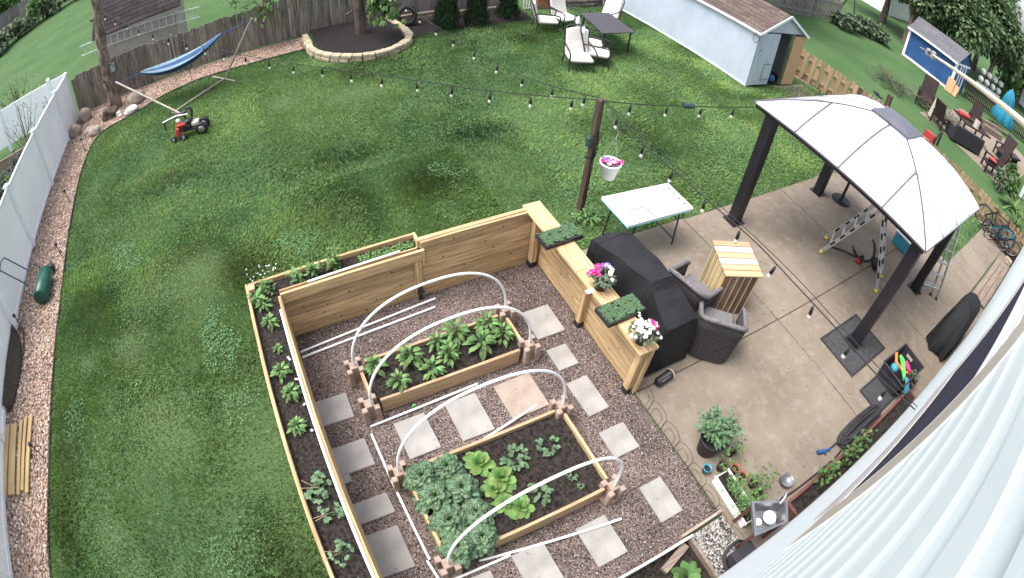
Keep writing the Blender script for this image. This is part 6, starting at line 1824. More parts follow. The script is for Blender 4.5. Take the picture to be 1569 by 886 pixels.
# ================================================================== FOLIAGE MASSES
def crown_mesh(mb, c, rad, n, L, seed, hollow=.55, flat=1.0, lumps=9, droop=.3):
    """leaf clumps spread through lobes of the crown's volume"""
    rr = random.Random(seed); lob = []
    for i in range(lumps):
        a = rr.uniform(0, 2 * PI); e = rr.uniform(-.5, 1.2); k = rr.uniform(.45, .75)
        lob.append((Vector((math.cos(a) * math.cos(e) * k, math.sin(a) * math.cos(e) * k, math.sin(e) * k)), rr.uniform(.3, .52)))
    for i in range(n):
        lc, lr = lob[rr.randrange(lumps)]
        v = Vector((rr.gauss(0, 1), rr.gauss(0, 1), rr.gauss(0, 1))).normalized() * (lr * (hollow + (1 - hollow) * rr.random()) * (1.15 if rr.random() < .08 else 1))
        p = lc + v; p = Vector((p.x * rad[0], p.y * rad[1], p.z * rad[2])) + Vector(c)
        d = (v.normalized() + Vector((rr.uniform(-.8, .8), rr.uniform(-.8, .8), rr.uniform(-.8, .3)))).normalized()
        l = L * rr.uniform(.6, 1.4)
        mb.leaf(p, d, (rr.uniform(-.5, .5), rr.uniform(-.5, .5), 1), l, l * .62, droop, .12, ((0, .3), (.5, 1), (1, .1)))


def tree(label, loc, trunk_h, tr, crown_c, crown_r, n, L, seed, leafm, barkm='bark_dark', limbs=6, group=None, name='tree', lumps=10):
    t = thing(name, label, 'tree', loc, group=group); rr = random.Random(seed); tk = MB(); cr = MB()
    cc = Vector(crown_c)
    top = (cc.x * .4, cc.y * .4, cc.z)
    tk.tube(smooth_path([(0, 0, -.1), (0.02, 0, trunk_h * .5), (cc.x * .15, cc.y * .15, trunk_h), top], 4), [tr * (1.15 - .8 * i / 12) for i in range(13)], 12)
    for i in range(limbs):
        a = 2 * PI * i / limbs + rr.uniform(-.4, .4); e = cc + Vector((math.cos(a) * crown_r[0] * .6, math.sin(a) * crown_r[1] * .6, rr.uniform(-.3, .5) * crown_r[2]))
        s_ = Vector((cc.x * .15, cc.y * .15, trunk_h * rr.uniform(.85, 1.1))); m_ = s_.lerp(e, .5) + Vector((0, 0, .15 * crown_r[2]))
        tk.tube(smooth_path([s_, m_, e], 4), [tr * .5 * (1 - .8 * q / 8) for q in range(9)], 7)
    tk.build('trunk', barkm, t, world=False)
    crown_mesh(cr, cc, crown_r, n, L, seed, lumps=lumps); cr.build('crown', leafm, t, world=False)
    return t


def bush(label, loc, rad, n, L, seed, leafm, group=None, name='bush', cat='bush', lumps=8):
    t = thing(name, label, cat, loc, group=group); mb = MB(); st = MB()
    crown_mesh(mb, (0, 0, rad[2] * .75), rad, n, L, seed, .4, lumps=lumps)
    for k in range(5): st.tube([(0, 0, 0), (rad[0] * .5 * math.cos(k * 1.3), rad[1] * .5 * math.sin(k * 1.3), rad[2])], .02, 5)
    st.build('stem', 'twig', t, world=False); mb.build('foliage', leafm, t, world=False)
    return t


bush('dark leafy bush behind the white fence at the left edge', (-6.7, 11.3, 0), (.75, 1.7, .75), 2600, .11, 3, 'leaf_dark')
bush('low variegated bush between the two white fences', (-6.2, 14.9, 0), (.35, .4, .75), 240, .11, 7, 'leaf_grey')
bush('lavender-topped dark perennial close behind the white fence', (-6.1, 12.6, 0), (.28, .6, .55), 500, .07, 9, 'leaf_dark', name='perennial', cat='plant')

# back fences
def board_fence(mb, pts, w_, z0, h, jit, gap=.004, thick=.018, dog=False, seed=0):
    rr = random.Random(seed); P = [Vector((p[0], p[1], 0)) for p in pts]
    for a, b in zip(P[:-1], P[1:]):
        d = b - a; L = d.length; d.normalize(); n = int(L / w_); ang = math.atan2(d.y, d.x)
        for k in range(n):
            c = a + d * ((k + .5) * L / n); hh_ = h + rr.uniform(-jit, jit) + .05 * math.sin(c.x * 1.1)
            ww = L / n - gap
            m = Euler((rr.uniform(-.02, .02), rr.uniform(-.012, .012), ang)).to_matrix()
            o = Vector((c.x, c.y, z0)) + m @ Vector((0, rr.uniform(-.006, .006), 0))
            e = .03 if dog else 0
            pr = [(-ww / 2, 0), (ww / 2, 0), (ww / 2, hh_ - e), (ww / 2 - e, hh_), (-ww / 2 + e, hh_), (-ww / 2, hh_ - e)] if dog else [(-ww / 2, 0), (ww / 2, 0), (ww / 2, hh_ - rr.uniform(0, .03)), (-ww / 2, hh_)]
            q = len(pr); vs = [o + m @ Vector((x, -thick / 2, z)) for x, z in pr] + [o + m @ Vector((x, thick / 2, z)) for x, z in pr]
            mb.add(vs, [tuple(range(q)), tuple(reversed(range(q, 2 * q)))] + [((i + 1) % q, i, q + i, q + (i + 1) % q) for i in range(q)], False)


t = thing('weathered_fence', 'weathered grey-brown board fence behind the hammock and ringed tree', 'fence', (-1, FY, 0))
mb = MB(); board_fence(mb, [(-5.5, 15.50), (-4.0, 15.68), (-.5, 15.72), (4.35, 15.78)], .135, .02, 1.26, .035, seed=1); mb.build('board', 'greyfence', t)
MB().bb(-5.45, 4.3, 15.80, 15.85, .25, .33).bb(-5.45, 4.3, 15.80, 15.85, 1.0, 1.08).build('rail', 'greyfence', t)
for x in (-5.4, -3.1, -.7, 1.7, 4.1): MB().bb(x - .045, x + .045, 15.855, 15.94, 0, 1.25).build('post', 'greyfence', t)
MB().tube([(-2.06, 15.66, .05), (-2.10, 15.66, 1.32)], .018, 8).build('pole', 'alu', t)
t = thing('pale_fence', 'pale grey board fence behind the leaning tire and arborvitae', 'fence', (9, 15.6, 0))
mb = MB(); board_fence(mb, [(4.45, 15.35), (8.2, 15.3)], .16, .10, 1.75, .02, seed=2); mb.build('board', 'palefence', t)
MB().bb(4.45, 8.2, 15.33 + .02, 15.39 + .02, .3, .4).build('rail', 'palefence', t)
t = thing('timber_edging', 'reddish weathered timbers stacked along the pale fence foot', 'edging', (6, 15.2, 0))
MB().bb(4.5, 6.4, 15.0, 15.16, 0, .15).bb(4.6, 6.3, 15.02, 15.15, .152, .27).bb(6.45, 8.2, 15.05, 15.2, 0, .16).build('timber', 'oldwood_x', t, bevel=.01)
t = thing('stone_border', 'low dry-stacked dark stone wall behind the patio table', 'stone wall', (11, 15, 0))
mb = MB(); rr = random.Random(5)
for r_w in range(5):
    x = 9.2 + rr.uniform(0, .2)
    while x < 14.4:
        L = rr.uniform(.25, .6); y = 15.05 + .07 * r_w
        mb.box((x + L / 2, y + rr.uniform(-.03, .03), .07 + .125 * r_w), (L - .012, .3, .118), rz=rr.uniform(-.05, .05)); x += L
mb.build('stone', 'mortarstone', t, bevel=.012)
t = thing('metal_panel', 'pale metal railing panel leaning on the stone wall', 'railing panel', (12.3, 14.6, 0))
mb = MB()
for z in (.05, .28, .45, .62): mb.bar((11.45, 14.55 + z * .3, z), (13.25, 14.50 + z * .3, z), .03, .03)
for x in (11.45, 12.05, 12.65, 13.25): mb.bar((x, 14.56, .03), (x, 14.72, .64), .03, .03)
mb.build('bar', 'mesh_grey', t)
single(MB().box((9.35, 15.1, .3), (.55, .4, .6)), 'rust_box', 'terracotta', 'rust-coloured metal box beside the third arborvitae', 'box', bevel=.02)
t = thing('white_rack', 'small white rack beside the rust-coloured box', 'rack', (8.75, 15.0, 0)); mb = MB()
for x in (8.62, 8.72, 8.82, 8.92): mb.bar((x, 15.0, .02), (x, 15.0, .6), .03, .025)
mb.bar((8.6, 15, .05), (8.95, 15, .05), .03, .03).bar((8.6, 15, .58), (8.95, 15, .58), .03, .03); mb.build('bar', 'white', t)

# stone ring, tree, tire
t = thing('stone_ring', 'two-course tan stone edging curving round the tree bed', 'stone edging', (3.1, 14, 0))
mb = MB(); rr = random.Random(8)
RP = smooth_path([(1.80, 15.3, 0), (1.78, 14.6, 0), (1.82, 13.85, 0), (2.22, 13.2, 0), (2.82, 12.80, 0), (3.47, 12.75, 0), (4.12, 13.12, 0), (4.40, 13.6, 0), (4.42, 14.4, 0), (4.30, 15.2, 0)], 12)
for cr_ in range(2):
    d = .0 + .1 * cr_; acc = 0; i = 0; L = .3
    while d < len(RP) - 2:
        p = interp(RP, min(1, d / (len(RP) - 1))); L = rr.uniform(.24, .38); q = p; e = d
        while (q - p).length < L and e < len(RP) - 1.2: e += .1; q = interp(RP, min(1, e / (len(RP) - 1)))
        v = q - p; c = (p + q) / 2
        if v.length > .08: mb.box((c.x, c.y, .055 + .108 * cr_), (v.length - .012, .20 + rr.uniform(-.03, .03), .10), rz=math.atan2(v.y, v.x) + rr.uniform(-.05, .05))
        d = e + .05
mb.build('stone', 'limestone', t, bevel=.014)
t = thing('ringed_tree', 'grey-trunked tree with low drooping leaves inside the stone edging', 'tree', (3.28, 14.5, .15))
MB().tube(smooth_path([(0, 0, -.1), (0, 0, .1), (-.02, .02, .8), (-.05, .05, 2.4), (0, .1, 4)], 4), [.21, .19, .175, .17, .165, .16, .16, .155, .155, .15, .15, .15, .14, .14, .14, .13, .13], 16).build('trunk', 'bark_dark', t, world=False)
br = MB(); lf = MB(); rr = random.Random(14)
for j in range(30):
    e = Vector((.30 + rr.uniform(-.18, .55), -.75 + rr.uniform(-.35, .25), rr.uniform(.45, 1.5)))
    P = smooth_path([(0, -.1, 2.2 + rr.uniform(-.3, .4)), Vector((.2, -.4, 1.9)) + e * .1, e], 5); br.tube(P, .012, 5)
    for k in range(17):
        q = interp(P, rr.uniform(.35, 1)) + Vector((rr.gauss(0, .10), rr.gauss(0, .10), rr.gauss(0, .10))); b = rr.uniform(0, 2 * PI)
        for s_ in range(3): lf.leaf(q, (math.cos(b + s_ * .8), math.sin(b + s_ * .8), -.3), (0, 0, 1), .17, .085, .5, .12, ((0, .2), (.3, 1), (.55, .6), (.75, .7), (1, .05)))
MB().tube([(0, -.05, .75), (-.25, -.3, .85), (-.5, -.45, .8)], .02, 6).build('stub', 'bark_dark', t, world=False)
br.build('branch', 'bark_dark', t, world=False); lf.build('crown', 'leaf_light', t, world=False)
crown_mesh(MB(), (0, 0, 5), (2, 2, 1), 1, .1, 1)
t = thing('leaning_tire', 'old black tire standing against the pale fence', 'tire', (4.72, 14.75, 0)); mb = MB()
tm = Matrix.Translation((0, 0, 0)); n = 36; k = 14; vs = []
for i in range(n):
    a = 2 * PI * i / n
    for j in range(k):
        b = 2 * PI * j / k; r = .26 + .075 * math.cos(b) * (1.0 if math.cos(b) < 0 else .9); yy = .085 * math.sin(b)
        p = Vector((r * math.cos(a), yy, .345 + r * math.sin(a))); vs.append((p.x * .96 + .3 * 0, p.y + .22 * p.z, p.z))
mb.add(vs, [(i * k + j, ((i + 1) % n) * k + j, ((i + 1) % n) * k + (j + 1) % k, i * k + (j + 1) % k) for i in range(n) for j in range(k)], True)
mb.build('tyre', 'rubber', t, world=False)
# arborvitae
for i, (x, y, h, lab) in enumerate([(5.65, 14.05, 1.9, 'dark arborvitae nearest the leaning tire'), (6.55, 14.05, 1.95, 'dark arborvitae in the middle of the three'), (7.75, 14.4, 1.9, 'dark arborvitae nearest the patio chairs')]):
    t = thing('arborvitae', lab, 'arborvitae', (x, y, 0), group='arborvitae along the pale fence'); st = MB(); mb = MB(); rr = random.Random(50 + i)
    st.tube([(0, 0, 0), (0, 0, h * .9)], [.04, .012], 6)
    for q in range(2300):
        z = h * rr.random(); r = .34 * (1 - (z / h) ** 2.2) ** .8 * (.55 + .45 * rr.random()) * (1 + .15 * math.sin(z * 6 + i)); a = rr.uniform(0, 2 * PI)
        mb.leaf((math.cos(a) * r, math.sin(a) * r, z + .03), (math.cos(a) * .5 + rr.uniform(-.3, .3), math.sin(a) * .5 + rr.uniform(-.3, .3), 1), (math.cos(a), math.sin(a), 0), .13, .045, .1, .1, ((0, .3), (.5, 1), (1, .2)))
    st.build('trunk', 'twig', t, world=False); mb.build('crown', 'leaf_arb', t, world=False)

# overhanging branches from a tree past the fence
tree('leafy tree beyond the weathered fence with branches hanging over it', (.9, 17.6, 0), 2.2, .16, (-.4, -.9, 3.0), (1.9, 1.3, 1.15), 2600, .15, 31, 'leaf_light', lumps=12)
t = thing('hanging_branch', 'green leafy branches drooping over the weathered fence top', 'branch', (.5, 15.4, 1.3)); mb = MB(); br = MB(); rr = random.Random(77)
for (cx, cz, n) in ((.84, 1.28, 44), (.3, 1.62, 36), (-.1, 1.78, 26), (.62, 1.08, 20)):
    br.tube([(cx - .2, 16.4, cz + .75), (cx, 15.5, cz)], .015, 5)
    for i in range(n):
        b = rr.uniform(0, 2 * PI); p = (cx + rr.gauss(0, .13), 15.45 + rr.gauss(0, .12), cz + rr.gauss(0, .13))
        mb.leaf(p, (math.cos(b), math.sin(b), -.4), (0, 0, 1), .15, .08, .4, .12)
br.build('twig', 'twig', t); mb.build('foliage', 'leaf_light', t)


# ================================================================== SHEDS
def shingles(mb, corners, rows, wd, rr):
    """courses of tabs laid up a roof slope; corners: eave-left, eave-right, ridge-right, ridge-left"""
    a, b, c, d = map(Vector, corners); nrm = (b - a).cross(d - a).normalized()
    if nrm.z < 0: nrm = -nrm
    for r in range(rows):
        t0, t1 = r / rows, min(1, (r + 1.12) / rows); l0, r0, l1, r1 = a.lerp(d, t0), b.lerp(c, t0), a.lerp(d, t1), b.lerp(c, t1)
        n = max(1, int((r0 - l0).length / wd)); off = rr.random() / n
        for k in range(-1, n + 1):
            u0, u1 = max(0, k / n + off), min(1, (k + .985) / n + off)
            if u1 <= u0: continue
            p = [l0.lerp(r0, u0) + nrm * .016, l0.lerp(r0, u1) + nrm * .016, l1.lerp(r1, u1) + nrm * .004, l1.lerp(r1, u0) + nrm * .004]
            mb.add(p, [(0, 1, 2, 3)], False); mb.add([p[0], p[1], p[1] - nrm * .016, p[0] - nrm * .016], [(0, 3, 2, 1)], False)


rr = random.Random(3)
t = thing('beige_shed', 'neighbour\'s beige shed with dark shingle roof beyond the weathered fence', 'shed', (-3.45, 18.5, 0))
MB().bb(-4.92, -2.0, 17.45, 20.0, 0, 1.74).build('wall', 'beige_wall', t)
MB().bb(-4.96, -4.86, 17.41, 17.449, 0, 1.74).bb(-2.06, -1.96, 17.41, 17.449, 0, 1.74).bb(-4.859, -2.061, 17.42, 17.449, 1.58, 1.74).build('trim', 'trim', t)
mb = MB(); shingles(mb, [(-5.05, 17.33, 1.74), (-1.85, 17.33, 1.74), (-1.85, 18.75, 3.0), (-5.05, 18.75, 3.0)], 10, .30, rr); shingles(mb, [(-1.85, 20.15, 1.74), (-5.05, 20.15, 1.74), (-5.05, 18.75, 3.0), (-1.85, 18.75, 3.0)], 6, .4, rr)
mb.add([(-5.05, 17.33, 1.72), (-1.85, 17.33, 1.72), (-1.85, 18.75, 2.98), (-5.05, 18.75, 2.98), (-5.05, 20.15, 1.72), (-1.85, 20.15, 1.72)], [(0, 1, 2, 3), (3, 2, 5, 4)], False)
mb.build('roof', 'shingle', t)
for x in (-4.92, -2.0): MB().add([(x, 17.45, 1.74), (x, 20, 1.74), (x, 18.75, 2.96)], [(0, 1, 2)], False).build('gable', 'beige_wall', t)
t = thing('hung_ladder', 'long pale aluminium ladder hung sideways on the beige shed', 'ladder', (-3.4, 17.35, 1.3))
mb = MB(); ladder_section(mb, (-5.55, 17.36, 1.40), (-1.28, 17.36, 1.10), (-5.53, 17.36, 1.74), (-1.26, 17.36, 1.45), 17, .016, wdt=.05); mb.build('rails', 'alu_pale', t)

# white shed on the right
t = thing('white_shed', 'pale painted shed with brown shingle roof and open door', 'shed', (13.3, 10.5, 0))
sx0, sx1, sy0, sy1, eh, rh = 12.12, 14.45, 8.62, 15.0, 1.80, 2.42
xm = (sx0 + sx1) / 2
mb = MB(); mb.bb(sx0, sx0 + .06, sy0, sy1, .06, eh); mb.bb(sx1 - .06, sx1, sy0, sy1, .06, eh); mb.bb(sx0 + .0601, sx1 - .0601, sy1 - .06, sy1, .06, eh)
mb.bb(sx0 + .0601, sx0 + .12, sy0, sy0 + .06, .06, eh)
mb.add([(sx0, sy0, eh), (sx1, sy0, eh), (xm, sy0, rh - .03), (sx0, sy0 + .06, eh), (sx1, sy0 + .06, eh), (xm, sy0 + .06, rh - .03)], [(0, 1, 2), (5, 4, 3), (0, 3, 4, 1)], False)
mb.build('wall', 'shedpaint', t)
MB().bb(sx0 + .06, sx1 - .06, sy0 + .06, sy1 - .06, .0, .06).bb(sx0 + .062, sx1 - .062, 9.9, 9.93, .06, eh).build('floor', 'dark_inside', t)  # floor and an upright sheet, coloured near-black for the shade inside
mb = MB(); shingles(mb, [(sx0 - .08, sy1, eh - .03), (sx0 - .08, sy0 - .1, eh - .03), (xm, sy0 - .1, rh), (xm, sy1, rh)], 8, .30, rr); shingles(mb, [(sx1 + .08, sy0 - .1, eh - .03), (sx1 + .08, sy1, eh - .03), (xm, sy1, rh), (xm, sy0 - .1, rh)], 8, .30, rr)
mb.add([(sx0 - .08, sy1, eh - .05), (sx0 - .08, sy0 - .1, eh - .05), (xm, sy0 - .1, rh - .02), (xm, sy1, rh - .02), (sx1 + .08, sy0 - .1, eh - .05), (sx1 + .08, sy1, eh - .05)], [(0, 1, 2, 3), (3, 2, 4, 5)], False)
mb.build('roof', 'shingle_brown', t)
mb = MB(); mb.bar((sx0 - .09, sy0 - .1, eh - .045), (sx0 - .09, sy1, eh - .045), .07, .02); mb.bar((sx0 - .08, sy0 - .11, eh - .05), (xm, sy0 - .11, rh - .03), .08, .02); mb.bar((xm, sy0 - .11, rh - .03), (sx1 + .08, sy0 - .11, eh - .05), .08, .02)
mb.bb(sx0 - .012, sx0 - .001, sy0, sy1, .05, .10); mb.build('trim', 'vinyl_trim', t)
MB().tube(smooth_path([(sx0 - .1, sy0 - .05, eh - .06), (sx0 - .1, sy0 - .10, eh - .22), (sx0 - .1, sy0 + .02, eh - .36), (sx0 - .1, sy0 + .12, eh - .22), (sx0 - .1, sy0 + .02, eh - .05)], 5), .008, 5).build('rope_loop', 'wire', t)
d = MB().bb(sx0 + .122, sx0 + 1.0, sy0 - .02, sy0 + .02, .08, eh - .04).build('door', 'shedpaint', t, bevel=.006)
MB().bb(sx0 + .16, sx0 + .24, sy0 - .032, sy0 - .0205, 1.2, 1.26).build('handle', 'mesh_grey', d)
MB().bb(sx0 + .55, sx0 + .95, sy0 - .032, sy0 - .0205, .25, .29).bb(sx0 + .55, sx0 + .59, sy0 - .032, sy0 - .0205, .291, .75).bb(sx0 + .55, sx0 + .95, sy0 - .032, sy0 - .0205, .751, .79).build('hardware', 'mesh_grey', d)
MB().bb(sx0 + 1.62, sx0 + 1.72, sy0 - .02, sy0 + .06, .06, eh).build('door_frame', 'leaf_grey', t)
MB().bb(sx0 + 1.735, sx0 + 2.33, sy0 - .045, sy0 - .002, .06, eh - .06).build('plywood_panel', 'osb', t)
single(MB().box((13.3, 8.95, .5), (.18, .1, .9), rz=.3).box((13.35, 9.0, .25), (.5, .3, .3)), 'shed_clutter', 'brown', 'brown tools and boxes just inside the open shed door', 'tools')
single(MB().blob((13.42, 8.72, .22), (.13, .12, .13), .08, 3, 3), 'blue_ball', 'bluepaint', 'dark blue ball in the shed doorway', 'ball')

# ================================================================== PATIO TABLE AND CHAIRS ON THE LAWN
t = thing('patio_table', 'dark metal mesh patio table among cushioned chairs', 'table', (9.4, 11.75, 0))
mb = MB(); mb.prism([(8.72, 10.98), (9.80, 10.94), (10.06, 12.52), (9.10, 12.58)], .672, .700)
for k in range(1, 14):
    q = k / 14; a = Vector((8.72, 10.98, .702)).lerp(Vector((9.10, 12.58, .702)), q); b = Vector((9.80, 10.94, .702)).lerp(Vector((10.06, 12.52, .702)), q); mb.bar(a, b, .004, .012)
mb.build('tabletop', 'tabledark', t, bevel=.006)
for x, y in ((8.82, 11.05), (9.72, 11.03), (9.16, 12.48), (9.98, 12.44)): MB().tube([(x, y, 0), (x, y, .67)], .026, 8).build('leg', 'blackmetal', t)


def cushion_chair(label, loc, rz):
    t = thing('patio_chair', label, 'patio chair', loc, rz, group='cushioned patio chairs on the lawn')
    w_, dp = .30, .30          # faces +x
    MB().bb(-dp, dp, -w_, w_, .27, .37).build('seat_cushion', 'cushion', t, world=False, bevel=.035)
    mb = MB(); vs = []; n = 10
    for s_ in (0, 1):
        for i in range(n + 1):
            y = -w_ + 2 * w_ * i / n; tp = .93 + .06 * math.cos(PI * i / n - PI / 2) ** 1.5
            for z, x in ((.36, -.24), (.65, -.33), (tp, -.41)): vs.append((x - (0 if s_ else .09), y * (1 - .06 * (z > .6)), z - .02 * (1 - s_)))
    q = (n + 1) * 3
    fs = []
    for i in range(n):
        for j in range(2):
            a = i * 3 + j; fs += [(a, a + 1, a + 4, a + 3), (q + a, q + a + 3, q + a + 4, q + a + 1)]
        fs += [(i * 3 + 2, q + i * 3 + 2, q + i * 3 + 5, i * 3 + 5), (i * 3, i * 3 + 3, q + i * 3 + 3, q + i * 3)]
    fs += [(0, q, q + 1, 1), (1, q + 1, q + 2, 2), (n * 3, n * 3 + 1, q + n * 3 + 1, q + n * 3), (n * 3 + 1, n * 3 + 2, q + n * 3 + 2, q + n * 3 + 1)]
    mb.add(vs, fs, False); mb.build('back_cushion', 'cushion', t, world=False, bevel=.02)
    fr = MB(); bk = [(-.30, -.31, .26), (-.40, -.31, .6), (-.50, -.30, .92), (-.52, -.15, 1.0), (-.52, 0, 1.02), (-.52, .15, 1.0), (-.50, .30, .92), (-.40, .31, .6), (-.30, .31, .26)]
    fr.tube(smooth_path(bk, 4), .018, 7)
    for k in range(-3, 4): fr.tube([(-.31, k * .08, .3), (-.50, k * .08 + .06 * (-1) ** k, .96)], .008, 5)
    for k in range(3): fr.tube([(-.38 - .05 * k, -.3, .5 + .17 * k), (-.38 - .05 * k, .3, .5 + .17 * k)], .007, 5)
    fr.tube([(-.29, -.31, .26), (.29, -.31, .26), (.29, .31, .26), (-.29, .31, .26)], .016, 6)
    fr.build('back_frame', 'blackmetal', t, world=False)
    for s_ in (-1, 1):
        MB().tube(smooth_path([(-.40, .32 * s_, .60), (-.1, .34 * s_, .585), (.2, .34 * s_, .57), (.33, .335 * s_, .50), (.30, .325 * s_, .37), (.27, .32 * s_, .27)], 4), .021, 7).build('armrest', 'blackmetal', t, world=False)
        MB().tube([(.27, .31 * s_, .27), (.31, .32 * s_, 0)], .018, 7).build('leg', 'blackmetal', t, world=False)
        MB().tube([(-.28, .31 * s_, .27), (-.36, .32 * s_, 0)], .018, 7).build('leg', 'blackmetal', t, world=False)
    return t


ch = cushion_chair('white-cushioned patio chair closest to the camera, facing it squarely', (7.68, 10.42, 0), R(-108))
for (x, y, rz, lab) in [(8.38, 10.62, -35, 'white-cushioned patio chair pushed against the nearest one, facing right'), (8.62, 11.25, -38, 'white-cushioned patio chair with its seat under the table\'s near left corner'),
                        (8.35, 13.15, -20, 'white-cushioned patio chair standing apart at the left of the table'), (9.05, 13.25, -80, 'white-cushioned patio chair at the table\'s far left corner'), (10.35, 13.05, 200, 'patio chair turned with its lattice back showing at the far end of the table')]:
    dup(ch, (x, y, 0), R(rz), lab)

# ================================================================== RIGHT-HAND SIDE
t = thing('picket_fence', 'new cedar shadowbox picket fence between lawn and neighbour', 'fence', (16, 5, 0))
A, B = Vector((15.55, 9.35, 0)), Vector((16.75, -.9, 0)); d = (B - A); L = d.length; d.normalize(); nr = Vector((d.y, -d.x, 0))
rr = random.Random(6); f1 = MB(); f2 = MB(); n = 62
hz = lambda s: 1.0 - .0 * s
for k in range(n):
    s_ = k / n; c = A + d * (L * s_); side = 1 if k % 2 == 0 else -1; mb = f1
    hh_ = 1.02 - .20 * s_ + rr.uniform(-.02, .02); ww = .135
    m = Matrix((d, nr, Vector((0, 0, 1)))).transposed() @ Euler((0, rr.uniform(-.015, .015), 0)).to_matrix(); o = c + nr * (.033 * side); e = .035
    pr = [(-ww / 2, .03), (ww / 2, .03), (ww / 2, hh_ - e), (ww / 2 - e, hh_), (-ww / 2 + e, hh_), (-ww / 2, hh_ - e)]
    vs = [o + m @ Vector((x, -.009, z)) for x, z in pr] + [o + m @ Vector((x, .009, z)) for x, z in pr]
    mb.add(vs, [tuple(range(6)), tuple(reversed(range(6, 12)))] + [((i + 1) % 6, i, 6 + i, 6 + (i + 1) % 6) for i in range(6)], False)
f1.build('picket', 'cedar', t)
mb = MB(); mb.bar(A + Vector((0, 0, .26)), B + Vector((0, 0, .22)), .075, .04); mb.bar(A + Vector((0, 0, .80)), B + Vector((0, 0, .60)), .075, .04); mb.build('rail', 'cedar', t)
for s_ in (.0, .24, .49, .74, .99):
    c = A + d * (L * s_); MB().bb(c.x - .05, c.x + .05, c.y - .05, c.y + .05, 0, 1.0 - .2 * s_).build('post', 'postwood' if s_ == .24 else 'cedar', t)
t = thing('gate_post', 'dark post with latch rising behind the picket fence near the gazebo cap', 'post', (16.4, 6.05, 0))
MB().box((16.38, 6.05, .62), (.16, .16, 1.24)).build('post', 'postwood', t); MB().box((16.25, 6.5, 1.02), (.16, .2, .05), rz=.5).box((16.22, 6.35, .98), (.05, .25, .05)).build('latch', 'blackmetal', t)
t = thing('garden_wagon', 'dark red wheelbarrow tray standing behind the picket fence by the gazebo cap', 'wheelbarrow', (17.3, 4.55, 0))
MB().box((17.35, 4.55, .55), (.25, .5, .6), ry=.15, taper=.8).build('tray', 'red', t, bevel=.03); MB().tube([(17.2, 4.3, .1), (17.5, 4.3, 1.0)], .03, 7).tube([(17.55, 4.2, .1), (17.6, 4.25, 1.05)], .04, 7).build('handle', 'black', t)

# neighbour's blue shed
t = thing('blue_shed', 'neighbour\'s blue shed with white corner trim and grey roof', 'shed', (32.8, 10, 0))
P0, P1 = Vector((31.7, 11.9, 0)), Vector((31.35, 8.2, 0)); u = (P1 - P0).normalized(); v = Vector((-u.y, u.x, 0)); 
if v.x < 0: v = -v
dp, eh, rh = 2.5, 1.95, 2.85
def W(a, b, z): p = P0 + u * a + v * b; return (p.x, p.y, z)
Lw = (P1 - P0).length
def qbox(mb, a0, a1, b0, b1, z0, z1): mb.add([W(a0, b0, z0), W(a1, b0, z0), W(a1, b1, z0), W(a0, b1, z0), W(a0, b0, z1), W(a1, b0, z1), W(a1, b1, z1), W(a0, b1, z1)], [(3, 2, 1, 0), (4, 5, 6, 7), (0, 1, 5, 4), (1, 2, 6, 5), (2, 3, 7, 6), (3, 0, 4, 7)], False); return mb
mb = qbox(MB(), 0, Lw, 0, dp, .1, eh)
mb.add([W(0, 0, eh), W(0, dp, eh), W(0, dp / 2, rh - .05), W(Lw, 0, eh), W(Lw, dp, eh), W(Lw, dp / 2, rh - .05)], [(0, 1, 2), (5, 4, 3)], False); mb.build('wall', 'bluepaint', t)
mb = MB(); qbox(mb, -.04, .12, -.035, -.002, 0, eh); qbox(mb, Lw - .12, Lw + .04, -.035, -.002, 0, eh); qbox(mb, .121, Lw - .121, -.035, -.002, 0, .14); qbox(mb, -.1, Lw + .1, -.24, -.2, eh - .12, eh); qbox(mb, Lw + .002, Lw + .035, -.03, .15, 0, eh); qbox(mb, Lw + .002, Lw + .035, .7, .85, 0, eh - .1); qbox(mb, Lw + .002, Lw + .035, 1.7, 1.85, 0, eh - .1); qbox(mb, Lw + .002, Lw + .035, .151, dp, eh - .12, eh); qbox(mb, Lw + .002, Lw + .035, 1.2, 1.3, 0, eh - .121)
mb.build('trim', 'white', t)
mb = MB(); r1 = [W(-.12, -.22, eh - .02), W(Lw + .12, -.22, eh - .02), W(Lw + .12, dp / 2, rh), W(-.12, dp / 2, rh)]; r2 = [W(Lw + .12, dp + .22, eh - .02), W(-.12, dp + .22, eh - .02), W(-.12, dp / 2, rh), W(Lw + .12, dp / 2, rh)]
shingles(mb, r1, 8, .5, rr); shingles(mb, r2, 5, .5, rr); mb.add([Vector(p) - Vector((0, 0, .03)) for p in r1 + r2], [(0, 1, 2, 3), (4, 5, 6, 7)], False); mb.build('roof', 'shingle_grey', t)
t = thing('plywood_boards', 'tan plywood sheets propped at the blue shed corner', 'boards', (31.1, 8.0, 0))
MB().box((30.95, 8.1, .45), (.06, .5, .9), ry=.2, rz=.2).box((31.05, 7.75, .35), (.06, .45, .7), ry=.25, rz=-.2).build('sheet', 'osb', t)

# neighbour things
def adirondack(label, loc, rz, m, s=1.0):
    t = thing('outdoor_chair', label, 'outdoor chair', loc, rz, group='dark chairs in the neighbour\'s yard'); t.scale = (s, s, s)
    MB().box((0.05, 0, .36), (.6, .56, .08), ry=.12).build('seat', m, t, world=False, bevel=.01)
    MB().box((-.34, 0, .74), (.08, .60, .80), ry=-.28).build('backrest', m, t, world=False, bevel=.02)
    for s_ in (-1, 1):
        MB().box((.04, .33 * s_, .56), (.66, .10, .04)).build('armrest', m, t, world=False)
        for x in (.30, -.26): MB().box((x, .32 * s_, .28), (.07, .05, .55)).build('leg', m, t, world=False)
    return t


